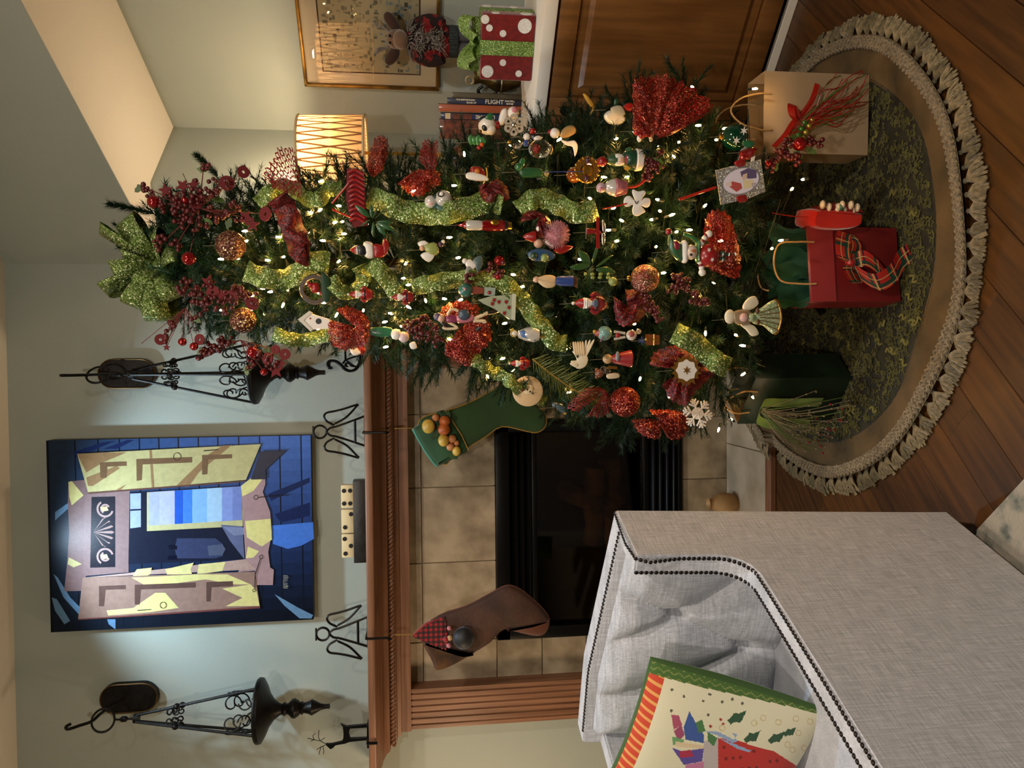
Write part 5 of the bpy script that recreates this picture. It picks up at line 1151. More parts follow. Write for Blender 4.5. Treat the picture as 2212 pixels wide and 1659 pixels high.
for p in bpts:
    q = p-TC; o = obj('bulb', bulb, sl); dr = V((q.x*rnd.uniform(-.5, 1), q.y*rnd.uniform(-.5, 1), rnd.uniform(-.35, .35))).normalized(); M4 = Matrix.Translation(q) @ dr.to_track_quat('Z', 'Y').to_matrix().to_4x4(); o.matrix_local = M4
    o2 = obj('socket', sock, o)
bp = sorted([p-TC for p in bpts], key=lambda p: p.z+.05*math.atan2(p.y, p.x))
mb = MB()
for a, b in zip(bp[:-1], bp[1:]):
    a2 = V((a.x*.9, a.y*.9, a.z)); b2 = V((b.x*.9, b.y*.9, b.z)); m_ = (a2+b2)/2*.85; m_.z = (a.z+b.z)/2-.02; mb.tube([a2, m_, b2], .0013, 3, False)
mb.build('wire', 'wire_green', sl)
# ================================================================== RIBBONS ON THE TREE
mat('rib_glit', '#4a6628', .36, .4, glit=1.0, gs=420, c2='#7f9648', ns=170, thin=.2, flake_glint='#dfe6b4')
mat('red_net', '#7a0c10', .5, .1, alpha_net=1.0, thin=.2); mat('red_glit', '#5c0b08', .36, .45, glit=1.1, gs=420, c2='#82160d', ns=90, flake_glint='#f08060', thin=.2, alpha_net=2.2, net_w=.26)
mat('red_dark', '#48060a', .45, .1, glit=.6, gs=420, thin=.15, flake_glint='#a83028')
def garland(label, pts, w, push=.03, twist=.5, name='ribbon_garland', m='rib_glit', wave=.012):
    P3 = []
    for i, (x, y) in enumerate(pts): p = tree_hit(x, y, push+wave*math.sin(i*1.9)); P3.append(p)
    o = P3[0].copy(); pth = smooth_path([p-o for p in P3], 10); n = len(pth); wd_ = []
    for i, p in enumerate(pth):
        t_ = (pth[min(i+1, n-1)]-pth[max(i-1, 0)]).normalized(); q = p+o-TC; out = V((q.x, q.y, 0)).normalized(); v_ = (EYE-(p+o)).normalized()
        side = t_.cross(v_).normalized(); tw = twist*math.sin(i*.35+len(pts)); wd_.append(side*math.cos(tw)+v_*math.sin(tw))
    k = mpp(P3[0]); mb = MB(); mb.ribbon([p+wd_[i]*0 for i, p in enumerate(pth)], wd_, w*k)
    b = mb.build(name, m, None, True, 180); b.location = o; b.modifiers.new('thickness', 'SOLIDIFY').thickness = .0012
    return tag(b, label, 'ribbon', 'lime glitter ribbons draped on the tree')
garland('lime glitter ribbon arching below the net fan near the lamp', [(555, 440), (590, 412), (625, 402), (655, 425), (685, 432), (710, 410), (740, 405)], 36, .045, .7)
garland('long lime glitter ribbon running down past the red zigzag ornament', [(795, 425), (835, 440), (875, 456), (920, 462), (965, 460), (1010, 450), (1055, 435), (1085, 440)], 50, .04, .45)
garland('humped lime glitter ribbon above the pink pompom', [(1120, 455), (1150, 432), (1180, 430), (1215, 447), (1250, 462), (1290, 452)], 46, .045, .6)
garland('wide lime glitter ribbon near the wreath ornament', [(530, 585), (570, 600), (610, 605), (645, 590), (680, 565), (712, 568)], 48, .04, .5)
garland('short lime glitter ribbon beneath the wreath ornament', [(712, 600), (735, 628), (765, 630), (785, 600), (775, 575)], 34, .04, .6)
garland('slanting lime glitter ribbon just below the upended santa', [(800, 565), (825, 590), (845, 615), (860, 640)], 40, .04, .3)
garland('lime glitter ribbon sweeping past the hot air balloon to the dove', [(890, 622), (930, 612), (980, 605), (1040, 602), (1085, 612), (1120, 640), (1145, 672), (1170, 705), (1198, 738), (1225, 742)], 40, .035, .55)
garland('lime glitter ribbon hanging at the tree edge beside the birdhouse', [(590, 720), (625, 732), (660, 735), (700, 725), (730, 722)], 32, .05, .5)
garland('narrow lime glitter ribbon crossing in front of the green stocking', [(1012, 765), (1035, 785), (1060, 800), (1090, 815), (1115, 835), (1145, 855), (1180, 868)], 32, .05, .8)
garland('crinkled lime glitter ribbon beside the gold snowflake', [(1455, 718), (1480, 730), (1505, 745), (1530, 768), (1552, 785), (1575, 795)], 48, .05, .35)
# ---- bow at the tree top
bc = onY(345, 575, TC.y-.10); kb_ = mpp(bc); bow = thing('tree_top_bow', 'lime glitter bow at the top of the tree', 'bow', bc)
def bowloop(x, y, w, wv=.0, m='rib_glit'):
    e = V((-(y-575)*kb_, 0, -(x-345)*kb_)); L_ = e.length; d = e.normalized(); s_ = V((0, -1, 0)); o = d.cross(s_)
    pth = smooth_path([V((0, 0, 0)), d*L_*.45+s_*.045, d*L_*.9+s_*.052, d*L_*1.04+s_*.012, d*L_*.88-s_*.03, d*L_*.4-s_*.02, V((0, .003, 0))], 6)
    wd2 = [(o*math.cos(wv)+s_*math.sin(wv)) for _ in pth]
    q = MB().ribbon(pth, wd2, [w*kb_*(.35+.85*math.sin(PI*min(1, max(0, (i+1)/(len(pth)+1))))) for i in range(len(pth))]).build('bow_loop', m, bow, True, 180); q.modifiers.new('thickness', 'SOLIDIFY').thickness = .001
for x, y, w, wv in ((235, 500, 34, .9), (240, 630, 34, .9), (285, 480, 48, .4), (262, 600, 55, .3), (305, 665, 55, .4), (350, 690, 50, .5), (300, 520, 60, .3), (330, 620, 55, .2), (390, 550, 44, .5), (385, 640, 50, .5), (340, 500, 50, .8), (280, 560, 40, 1.0)): bowloop(x, y, w, wv)
MB().sph((0, -.012, 0), .016, 10, 7).build('bow_knot', 'rib_glit', bow)
# ---- red mesh bows and fans
def fan(label, c, outer, m='red_glit', push=.03, ruf=.012, back=0, name='mesh_bow'):
    """ruffled fan of mesh from gathered point c to the outer edge points (photo pixels)"""
    pc = tree_hit(c[0], c[1], push+.022); d0 = (pc-EYE).dot(CF)
    def at(x, y): r_ = ray(x, y); return EYE+r_*(d0/F)
    oe = smooth_path([at(x, y)-pc for x, y in outer], 6); n = len(oe); v_ = (EYE-pc).normalized()
    mb = MB(); nr = 10
    for i, p in enumerate(oe):
        for j in range(nr+1):
            f = j/nr; q = p*(.06+.94*f); q = q*(1+.05*math.sin(i*2.3+len(outer)))+v_*(ruf*f*(.8*math.sin(i*.62+1.7*math.sin(i*.23))+.45*math.sin(f*7+i*.55))+.02*math.sin(PI*f))-v_*back*f
            mb.uv[len(mb.v)] = (i/n*26*.9, f*9); mb.v.append(q)
    for i in range(n-1):
        for j in range(nr): a = i*(nr+1)+j; mb.f.append((a, a+nr+1, a+nr+2, a+1)); mb.c.append(None)
    o = mb.build(name, m, None, True, 180); o.location = pc
    return tag(o, label, 'mesh bow', 'red mesh bows on the tree')
fan('dark red open net fan standing out toward the lamp shade', (655, 430), [(585, 405), (570, 385), (572, 368), (590, 345), (600, 322), (618, 320), (634, 322), (642, 350), (645, 385)], 'red_net', .03, .006)
tag(garland('deep red mesh loop hanging down below the net fan', [(598, 425), (612, 445), (628, 480), (640, 515), (652, 545), (668, 548)], 52, .055, .5, 'mesh_bow', 'red_dark'), None, 'mesh bow', 'red mesh bows on the tree')
fan('small red mesh tongue standing up under the lamp shade', (805, 385), [(790, 360), (808, 302), (822, 294), (838, 304), (836, 340), (825, 370)], 'red_glit', .02, .004)
fan('red net fan standing up beside the brown book', (935, 385), [(905, 345), (912, 310), (925, 300), (932, 312), (945, 302), (948, 340)], 'red_net', .02, .006)
fan('red mesh bow glowing beside the glass snowman', (900, 365), [(860, 395), (878, 415), (905, 425), (930, 410), (952, 395), (948, 370)], 'red_glit', .03, .012)
fan('red mesh loop beside the red toy sleigh', (1055, 395), [(1035, 400), (1038, 425), (1055, 438), (1075, 435), (1098, 430), (1096, 405), (1075, 385)], 'red_dark', .03, .012)
fan('large red glitter mesh fan spreading toward the cabinet', (1415, 300), [(1368, 280), (1366, 220), (1370, 174), (1400, 166), (1440, 164), (1480, 182), (1536, 222), (1520, 250), (1480, 275), (1450, 292)], 'red_glit', .03, .014)
fan('red mesh loop curling above the pink pompom', (1165, 470), [(1125, 480), (1130, 462), (1155, 455), (1185, 470), (1192, 500), (1175, 515), (1150, 510)], 'red_dark', .04, .012)
fan('orange red glitter mesh bow beside the white birdhouse', (765, 705), [(712, 690), (708, 725), (728, 752), (760, 755), (790, 742), (800, 705), (788, 680), (755, 662), (725, 668)], 'red_glit', .045, .014)
fan('large red glitter mesh bow behind the girl doll', (1000, 700), [(945, 690), (960, 660), (1000, 650), (1040, 665), (1058, 700), (1060, 735), (1030, 765), (1000, 780), (960, 750)], 'red_glit', .02, .014)
fan('red mesh tail slanting off the tree edge beside the mantel', (965, 735), [(960, 765), (990, 785), (1015, 790), (1020, 770), (1000, 745)], 'red_glit', .05, .008)
fan('red mesh bow behind the copper glitter ball', (1355, 660), [(1325, 640), (1330, 690), (1350, 705), (1385, 690), (1400, 655), (1385, 630), (1350, 625)], 'red_dark', .02, .014)
fan('red glitter mesh bow behind the santa in the green hat', (1555, 560), [(1520, 510), (1525, 470), (1545, 455), (1575, 465), (1590, 510), (1600, 560), (1595, 600), (1565, 595), (1530, 580)], 'red_glit', .015, .014)
fan('dark red mesh bow behind the gold snowflake', (1475, 800), [(1405, 790), (1410, 765), (1440, 750), (1480, 745), (1520, 770), (1548, 800), (1530, 820), (1500, 850), (1480, 875), (1450, 865), (1430, 830)], 'red_dark', .015, .014)
fan('red net bow at the tree edge under the wooden plate ornament', (1300, 850), [(1250, 890), (1225, 880), (1245, 855), (1275, 835), (1310, 845), (1320, 880), (1300, 900), (1270, 898)], 'red_net', .03, .012)
fan('red glitter mesh bow at the tree edge in front of the firebox', (1420, 905), [(1365, 905), (1375, 930), (1400, 945), (1425, 948), (1430, 925), (1445, 948), (1475, 945), (1488, 915), (1470, 890), (1440, 885), (1400, 885)], 'red_glit', .03, .014)
# ================================================================== BERRY PICKS
mat('berry', '#52080c', .42, coat=.12, c2='#400508', ns=40); mat('red_shiny', '#8e0c12', .15, .6, coat=.6); mat('felt_red', '#5c0a10', .85, sheen=.05); mat('stem_red', '#5a1a18', .7)
bmesh_ = MB().sph((0, 0, 0), 1, 10, 7).mesh('berry', 'berry')
def leafpoly(l, w, n=5):      # holly-like outline
    top = [(l*(i/n-.5), w*math.sin(PI*i/n)*(1.15 if i % 2 else .72)) for i in range(n+1)]; return top+[(a, -b) for a, b in reversed(top[1:-1])]
def pick(name, label, c, cells, extras=(), seed=0, push=.05, group='berry picks on the tree', cat='berry pick', leaves=3, br=5.2):
    """c root pixel; cells = list of (x,y,radius_px,count) clumps of berries; extras = (kind,x,y,size)"""
    pc = tree_hit(c[0], c[1], push); d0 = (pc-EYE).dot(CF); k = d0/F; t = thing(name, label, cat, pc, 0, group); r2 = random.Random(seed)
    v_ = (EYE-pc).normalized()
    def at(x, y, f=0): r_ = ray(x, y); return EYE+r_*(d0/F)+v_*f-pc
    sm_ = MB()
    for (x, y, R_, n) in cells:
        q0 = at(x, y); sm_.tube(smooth_path([V((0, 0, 0)), q0*.5+v_*.012, q0], 4), .0012, 4)
        for i in range(n):
            a = r2.uniform(0, 2*PI); rr = R_*math.sqrt(r2.random()); q = at(x+rr*math.sin(a), y+rr*math.cos(a), r2.uniform(0, R_*k*.9)); s_ = br*k*r2.uniform(.8, 1.15)
            o = obj('berry', bmesh_, t); o.matrix_local = Matrix.LocRotScale(q, None, V((s_, s_, s_)))
            if i % 2 == 0: sm_.tube([q0-v_*.004, q], .0008, 3, False)
    for e in extras:
        kd, x, y, s_ = e[:4]; q = at(x, y, .012+R_*0); s3 = s_*k
        sm_.tube([V((0, 0, 0)), q-v_*.004], .0009, 3, False)
        if kd == 'star': MB().prism([(a*s3, b*s3) for a, b in star(5, 1, .45, r2.uniform(0, 6))], .003, q).build('star', 'felt_red', t, False)
        if kd == 'disc':
            rx = Rx(PI/2+r2.uniform(-.6, .6)); MB().lathe([(s3*.25, -.0015), (s3, -.0015), (s3, .0015), (s3*.25, .0015), (s3*.25, -.0015)], 18, q, rx).build('button', 'felt_red', t)
        if kd == 'ball': MB().sph(q, s3, 14, 10).build('bauble', 'red_shiny', t)
        if kd == 'stem': sm_.tube(smooth_path([V((0, 0, 0)), q*.6+v_*.02, q], 4), .0009, 3, False)
    sm_.build('stems', 'stem_red', t)
    for i in range(leaves):
        cc = r2.choice(cells); q = at(cc[0]+r2.uniform(-1, 1)*cc[2], cc[1]+r2.uniform(-1, 1)*cc[2], .004); a = r2.uniform(0, 6); l_ = 26*k
        MB().prism(leafpoly(l_, l_*.28), .0008, q, (math.cos(a), r2.uniform(-.4, .4), math.sin(a)), (-math.sin(a), r2.uniform(-.4, .4), math.cos(a))).build('leaf', 'pick_leaf', t, False)
    return t
mat('pick_leaf', '#34481c', .4, coat=.2, c2='#4a6226', ns=30)
pick('berry_pick', 'bushy red berry pick with felt stars beside the bow, nearest the lamp', (430, 450), [(310, 405, 10, 6), (325, 420, 10, 5), (370, 440, 26, 16), (400, 440, 30, 18), (420, 420, 30, 14), (450, 410, 25, 12), (470, 400, 25, 10), (440, 360, 12, 4), (400, 470, 25, 14), (430, 480, 22, 10), (470, 460, 26, 12), (510, 460, 24, 12), (350, 525, 18, 10), (380, 530, 12, 6)],
     [('star', 358, 412, 16), ('star', 395, 402, 16), ('star', 418, 400, 14), ('star', 530, 470, 18), ('disc', 490, 396, 16), ('disc', 425, 436, 15), ('disc', 572, 462, 16), ('ball', 333, 436, 14), ('ball', 408, 558, 15), ('ball', 400, 433, 9), ('stem', 395, 375, 1), ('disc', 525, 372, 13), ('star', 545, 485, 16)], 1, .06, leaves=6)
pick('berry_pick', 'red berry and felt star pick beside the bow, nearest the painting', (470, 640), [(400, 620, 18, 12), (425, 640, 22, 16), (455, 630, 22, 14), (480, 660, 22, 14), (440, 665, 18, 10), (520, 625, 18, 10), (545, 645, 16, 10), (500, 640, 20, 10)],
     [('star', 505, 635, 18), ('disc', 460, 632, 15), ('disc', 545, 656, 14), ('star', 450, 610, 18), ('star', 480, 640, 16)], 2, .06, leaves=5)
pick('berry_pick', 'sparse red berry pick reaching toward the iron lantern on long stems', (400, 665), [(368, 697, 8, 3), (375, 705, 10, 4), (419, 690, 6, 2), (360, 720, 8, 3), (362, 735, 6, 3)], [('disc', 347, 733, 12), ('ball', 394, 738, 9), ('ball', 419, 748, 9), ('disc', 431, 733, 12), ('stem', 306, 742, 1), ('star', 360, 750, 8)], 3, .08, leaves=2)
pick('berry_pick', 'red berry and button pick overlapping the dish of the iron lantern', (520, 735), [(450, 752, 18, 12), (470, 745, 18, 10), (490, 740, 14, 8), (435, 765, 14, 7), (560, 760, 18, 8), (585, 780, 18, 10), (540, 790, 12, 6)], [('ball', 546, 761, 13), ('disc', 615, 765, 12), ('disc', 578, 775, 14), ('disc', 595, 755, 10), ('star', 595, 800, 18), ('star', 605, 785, 14), ('ball', 570, 803, 8)], 4, .08, leaves=6)
pick('berry_cluster', 'dense orange red berry cluster beside the girl doll', (905, 710), [(890, 705, 18, 16), (905, 710, 22, 20), (925, 715, 22, 18), (945, 735, 14, 8), (915, 690, 14, 10)], (), 5, .05, leaves=0, br=4.6)
pick('berry_cluster', 'shiny red berry cluster and bauble under the white grey bird', (1075, 570), [(1072, 580, 20, 12), (1010, 600, 14, 8)], [('ball', 1078, 563, 11), ('ball', 1076, 598, 7)], 6, .04, leaves=2)
pick('berry_cluster', 'red berry cluster beside the copper glitter ball', (1480, 620), [(1465, 605, 16, 12), (1480, 615, 16, 10), (1455, 625, 12, 7), (1500, 640, 16, 10), (1520, 650, 12, 7)], (), 7, .04, leaves=3)
pick('berry_cluster', 'trailing red berry cluster below the copper glitter ball', (1400, 650), [(1392, 640, 10, 6), (1400, 660, 12, 9), (1412, 672, 12, 9), (1422, 685, 10, 8)], (), 8, .05, leaves=1)
pick('berry_cluster', 'curled red berry cluster under the round santa ornament', (1415, 345), [(1405, 355, 14, 10), (1418, 362, 14, 9), (1402, 372, 12, 8), (1395, 385, 8, 6), (1432, 330, 8, 4)], (), 9, .04, leaves=2)
pick('berry_cluster', 'red berry cluster with large bauble in front of the brown bag', (1690, 320), [(1670, 355, 16, 10), (1690, 335, 18, 12), (1720, 345, 16, 10), (1745, 310, 16, 9), (1705, 310, 12, 8), (1770, 305, 12, 6)], [('ball', 1727, 311, 15), ('ball', 1660, 352, 7)], 10, .05, leaves=6)
mat('berry_pale', '#7f8a48', .4, coat=.3)
# ================================================================== ORNAMENTS
HM = {}
def hm(c, r=.35, m_=0, coat=.3, **kw):
    n = 'enamel_%s_%d_%d' % (c.strip('#'), int(r*100), int(m_*10)) + ''.join(sorted(kw)); 
    if n not in MATS: mat(n, c, r, m_, coat=coat, **kw)
    return n
def orn(name, label, x0, y0, parts, push=.035, group=None, cat='ornament', cord=26, dist=None):
    p0 = along(x0, y0, dist) if dist else tree_hit(x0, y0, push); k = mpp(p0); t = thing(name, label, cat, p0, math.atan2(-p0.x, p0.y), group)
    def q(x, y, d=0): return V((-(y-y0)*k, -d*k, -(x-x0)*k))
    for e in parts:
        kd, nm, m_ = e[0], e[1], e[2]; mm = m_ if m_ in MATS else hm(m_)
        if kd == 's':       # sphere x y r [sx sy sz d]
            x, y, r = e[3:6]; sq = e[6] if len(e) > 6 else (1, 1, 1); d = e[7] if len(e) > 7 else 0; big = r > 14
            MB().sph(q(x, y, d), r*k, 20 if big else 12, 14 if big else 8, sq).build(nm, mm, t)
        elif kd == 'p':     # prism outline, thickness, d
            pts, th_ = e[3], e[4]; d = e[5] if len(e) > 5 else 0
            MB().prism([(-(y-y0)*k, -(x-x0)*k) for x, y in pts], th_*k, (0, -d*k, 0)).build(nm, mm, t, False)
        elif kd == 'f':     # puffy outline
            pts, th_ = e[3], e[4]; d = e[5] if len(e) > 5 else 0
            puffy(dens([(-(y-y0)*k, -(x-x0)*k) for x, y in pts], 3), th_*k, (0, -d*k, 0), inset=min(th_*.35, 6)*k).build(nm, mm, t)
        elif kd == 't':     # tube
            pts, r = e[3], e[4]; d = e[5] if len(e) > 5 else 0; pp = [q(x, y, d) for x, y in pts]
            if len(pp) > 2: pp = smooth_path(pp, 4)
            rr = [(r[0]+(r[1]-r[0])*i/(len(pp)-1))*k for i in range(len(pp))] if hasattr(r, '__len__') else r*k
            MB().tube(pp, rr, 8).build(nm, mm, t)
        elif kd == 'l':     # lathe about the vertical: x y profile[(r, dx)] (dx = pixels downward from x)
            x, y, pr = e[3:6]; d = e[6] if len(e) > 6 else 0
            MB().lathe([(r*k, -dx*k) for r, dx in pr], 22, q(x, y, d)).build(nm, mm, t)
        elif kd == 'h':     # lathe whose axis faces the viewer (discs, rings)
            x, y, pr = e[3:6]; d = e[6] if len(e) > 6 else 0
            MB().lathe([(r*k, z*k) for r, z in pr], 28, q(x, y, d), Rx(PI/2)).build(nm, mm, t)
    if cord: x_top = min([min(a[0] for a in e[3]) if isinstance(e[3], list) else e[3]-(e[5] if e[0] == 's' else 0) for e in parts]); MB().tube([q(x_top+4, y0), q(x_top-cord, y0+2, -6)], .0004, 3).build('hanging_cord', 'twig', t)
    return t
def cap(x, y, r=6): return ('l', 'cap', 'gold', x, y, [(0, -5), (r*.7, -5), (r, -2), (r, 4), (0, 4)])
mat('glit_copper', '#42201a', .35, .5, glit=1.1, gs=380, c2='#6a3a2a', ns=80, flake_glint='#c8b080'); mat('glit_mix', '#5a4a1c', .35, .5, glit=1.1, gs=700, c2='#7a2216', ns=60)
mat('bright_satin', '#b01e16', .3, sheen=.5, coat=.2); mat('pearl', '#cfcac0', .18, .3, coat=.8); mat('iridescent', '#b9c09a', .35, .4, glit=.9, gs=800, c2='#8fae7a', ns=50); mat('ivory', '#d8ccb0', .5, coat=.2); mat('white_matte', '#d6d0c8', .7); mat('glit_silver', '#a8a59c', .35, .7, glit=1.2, gs=900); mat('gold_filigree', '#9a7234', .35, .9)
mat('pom_pink', '#b3747c', .95, sheen=.8); mat('clear', '#ffffff', .03, trans=1.0); mat('green_glass', '#06402a', .08, .55, coat=.9); mat('red_glass', '#8c0a10', .1, .5, coat=.9); mat('cream_wood', '#c9ae86', .6); mat('orange_glass', '#8a4a1c', .12, .5, coat=.8)
RED, GRN, WHT, SKN, BLK, BLU, YEL, TAN, PNK, GRY, DGR, BRN = '#860f10', '#1c5a32', '#d8d2c8', '#c49a80', '#101012', '#2a3f7c', '#b8902e', '#b08e62', '#b06a78', '#8a8880', '#123a24', '#5c3a20'
def santa(x, y, s, label, hat=RED, coat_=RED, push=.04, extra=()):
    f = s/50.0
    return orn('santa_ornament', label, x, y, [('l', 'body', coat_, x+4*f, y, [(0, -12*f), (9*f, -10*f), (15*f, 4*f), (16*f, 14*f), (10*f, 24*f), (0, 25*f)]), ('s', 'head', SKN, x-14*f, y, 9*f), ('f', 'beard', WHT, [(x-14*f, y-9*f), (x-8*f, y-9*f), (x+4*f, y), (x-8*f, y+9*f), (x-14*f, y+9*f)], 10*f, 7*f),
        ('l', 'hat', hat, x-18*f, y, [(10*f, 0), (8*f, -6*f), (3*f, -14*f), (0, -17*f)]), ('h', 'hat_trim', WHT, x-17*f, y, [(0, 0), (0.01, 0)]) if False else ('l', 'hat_trim', WHT, x-16*f, y, [(9*f, -2*f), (11*f, 0), (11*f, 2*f), (9*f, 4*f)]), ('s', 'pompom', WHT, x-36*f, y, 3.5*f),
        ('t', 'arm', coat_, [(x-2*f, y-12*f), (x+6*f, y-18*f), (x+12*f, y-14*f)], 4.5*f, 3*f), ('t', 'arm', coat_, [(x-2*f, y+12*f), (x+6*f, y+18*f), (x+12*f, y+14*f)], 4.5*f, 3*f), ('l', 'belt', BLK, x+8*f, y, [(15.5*f, -1.5*f), (16.6*f, -1.5*f), (16.6*f, 1.5*f), (15.5*f, 1.5*f)]),
        ('s', 'boot', BLK, x+28*f, y-6*f, 6*f), ('s', 'boot', BLK, x+28*f, y+6*f, 6*f)]+list(extra), push, 'santa ornaments on the tree')
# glitter balls
orn('ball_ornament', 'brown glitter ball ornament among the berries below the bow', 498, 530, [('s', 'ball', 'glit_copper', 498, 530, 32)], .04, 'ball ornaments on the tree')
orn('ball_ornament', 'brown glitter ball ornament beside the berry pick nearest the painting', 525, 692, [('s', 'ball', 'glit_copper', 525, 692, 28)], .05, 'ball ornaments on the tree')
orn('ball_ornament', 'copper and green glitter ball ornament above the santa in the green hat', 1393, 602, [('s', 'ball', 'glit_mix', 1393, 602, 31), cap(1358, 602)], .05, 'ball ornaments on the tree')
orn('ball_ornament', 'round red mesh ball ornament at the tree edge before the firebox', 1350, 868, [('s', 'ball', 'red_glass', 1350, 868, 31), ('s', 'mesh_cover', 'red_glit', 1350, 868, 33)], .05, 'ball ornaments on the tree')
orn('ball_ornament', 'green glass ball ornament with white snowflakes beside the brown bag', 1588, 296, [('s', 'ball', 'green_glass', 1588, 296, 29), cap(1557, 296)]+[('p', 'snowflake', WHT, [(x+9*a, y+9*b) for a, b in star(6, 1, .35)], 1.5, 29) for x, y in ((1594, 283), (1580, 303), (1602, 308))], .05, 'ball ornaments on the tree')
orn('ball_ornament', 'orange glass ball ornament behind the gold filigree ornament', 1240, 378, [('s', 'ball', 'orange_glass', 1240, 378, 17)], .02, 'ball ornaments on the tree')
orn('ball_ornament', 'clear glass ball ornament beside the penguin', 1116, 308, [('s', 'ball', 'clear', 1116, 308, 14), cap(1101, 308, 5)], .03, 'ball ornaments on the tree')
orn('ball_ornament', 'small pale green ball beside the poinsettia spray with pale berries', 1324, 608, [('s', 'ball', 'berry_pale', 1324, 608, 10)], .05, 'ball ornaments on the tree')
# wreath with red bird
orn('wreath_ornament', 'small twig wreath ornament with a red bird', 680, 625, [('h', 'wreath_ring', '#3a2a1c', 680, 625, [(24, -4), (31, -4), (33, 0), (31, 4), (24, 4), (22, 0), (24, -4)]), ('s', 'bird_body', RED, 682, 622, 12, (1, .8, .9), 4), ('s', 'bird_head', RED, 672, 616, 6, (1, 1, 1), 5), ('p', 'bird_tail', RED, [(688, 628), (702, 634), (690, 638)], 3, 4), ('f', 'pine_sprig', 'needle_b', [(695, 590), (712, 600), (715, 640), (705, 655), (695, 640)], 6, 5), ('s', 'berry', RED, 668, 612, 4, (1, 1, 1), 8)], .05)
orn('birdhouse_ornament', 'white birdhouse ornament with dark doorway', 688, 694, [('p', 'house', 'white_matte', [(655, 690), (668, 676), (712, 690), (712, 710), (672, 712)], 16), ('p', 'roof', '#bdb6aa', [(646, 690), (670, 672), (676, 676), (658, 692), (676, 712), (672, 716)], 20), ('h', 'doorway', BLK, 689, 694, [(0, 1), (6, 1), (6, 0)], 8), ('s', 'speck', RED, 672, 688, 2, (1, 1, 1), 8)], .05)
# red zigzag plaque
zz2 = [('p', 'plaque', 'felt_red', [(752, 366), (786, 372), (792, 486), (762, 490), (755, 470), (748, 430)], 8)]+[('t', 'zigzag', RED, [(754+3*(i % 2), 376+i*10), (770, 370+i*10), (788, 380+i*10)], 3.2, 6) for i in range(11)]
orn('plaque_ornament', 'red felt plaque ornament with raised zigzag strokes', 770, 430, zz2+[('t', 'ribbon', 'ribbon_red', [(765, 385), (740, 415), (718, 440)], 2, 4), ('t', 'ribbon', 'ribbon_red', [(718, 452), (740, 462), (762, 470)], 2, 4)], .06, cord=0)
orn('leaf_spray', 'bright green leafy spray below the red plaque', 812, 475, [('f', 'leaf', '#1f4a24', [(x, y), (x+d*.45+4, y+e*.45-5), (x+d, y+e), (x+d*.45-4, y+e*.45+5)], 3, 4+i) for i, (x, y, d, e) in enumerate(((800, 470, -32, -26), (805, 470, -4, -28), (810, 472, 26, -22), (815, 478, 34, 4), (812, 482, 22, 26), (806, 480, 0, 30), (800, 476, -22, 12), (806, 474, 14, -34), (814, 480, 40, 18)))], .05, cat='leaf spray', cord=0)
orn('leaf_spray', 'green poinsettia spray with pale berries near the red santa', 1280, 575, [('f', 'leaf', '#2a4a1c', [(x, y), (x+d*.45+6, y+e*.45-8), (x+d, y+e), (x+d*.45-6, y+e*.45+8)], 3, 4+i) for i, (x, y, d, e) in enumerate(((1275, 572, -28, -30), (1280, 570, 8, -42), (1286, 576, 38, -24), (1286, 580, 44, 10), (1278, 582, -20, 24), (1272, 576, -44, 0)))]+[('s', 'pale_berry', 'berry_pale', 1262+(i*17) % 52, 592+(i*7) % 14, 3.6, (1, 1, 1), 12) for i in range(12)], .04, cat='leaf spray', cord=0)
orn('gold_pine_spray', 'golden green pine spray in front of the green stocking', 1220, 822, [('t', 'stem', 'gold_cord', [(1150, 775), (1200, 815), (1250, 848), (1295, 868)], 1.6)], .05, cat='leaf spray', cord=0)
gsp = bpy.context.scene.objects['gold_pine_spray']; mbn = MB(); kq = mpp(gsp.location); p_ = [V((-(y-822)*kq, 0, -(x-1220)*kq)) for x, y in ((1150, 775), (1200, 815), (1250, 848), (1295, 868))]
for i in range(230):
    r2 = random.Random(i); f = i/230*2.99; a = p_[int(f)].lerp(p_[int(f)+1], f % 1); tdir = (p_[-1]-p_[0]).normalized(); sd = V((tdir.z, 0, -tdir.x))*(1 if i % 2 else -1)
    mbn.tube([a, a+(tdir*r2.uniform(.3, .9)+sd+V((r2.uniform(-.25, .25), r2.uniform(-.7, .2), r2.uniform(-.25, .25)))).normalized()*40*kq*r2.uniform(.6, 1.15)*(1-.2*abs(f-1.2))+V((0, 0, -5*kq))], [.0006, .0003], 3, False)
mbn.build('needles', 'gold_pine', gsp, False) if 'gold_pine' in MATS else mbn.build('needles', mat('gold_pine', '#55622c', .4, .3, c2='#6f7438', ns=20), gsp, False)
# figures, top to bottom
santa(632+150, 636, 40, 'small white bearded santa ornament beside the slanting ribbon')
orn('santa_ornament', 'climbing santa ornament with red trousers upended under the leafy spray', 798, 540, [('s', 'head', '#c9c2b8', 772, 540, 10), ('l', 'hat', RED, 768, 540, [(10, 2), (7, -4), (0, -12)]), ('f', 'beard', BLK, [(772, 530), (790, 532), (794, 548), (776, 552)], 8, 6), ('f', 'coat', WHT, [(786, 524), (806, 526), (808, 556), (788, 554)], 20, 0), ('f', 'trousers', RED, [(806, 528), (830, 532), (832, 552), (808, 556)], 16, 0), ('f', 'leg', RED, [(828, 516), (840, 524), (836, 548), (826, 546)], 12, 2)], .05, 'santa ornaments on the tree')
santa(872, 642, 38, 'tiny santa ornament at the lower end of the slanting ribbon', coat_='#7c1416')
santa(1125, 785, 34, 'tiny santa ornament hanging left of the gold pine spray', push=.05)
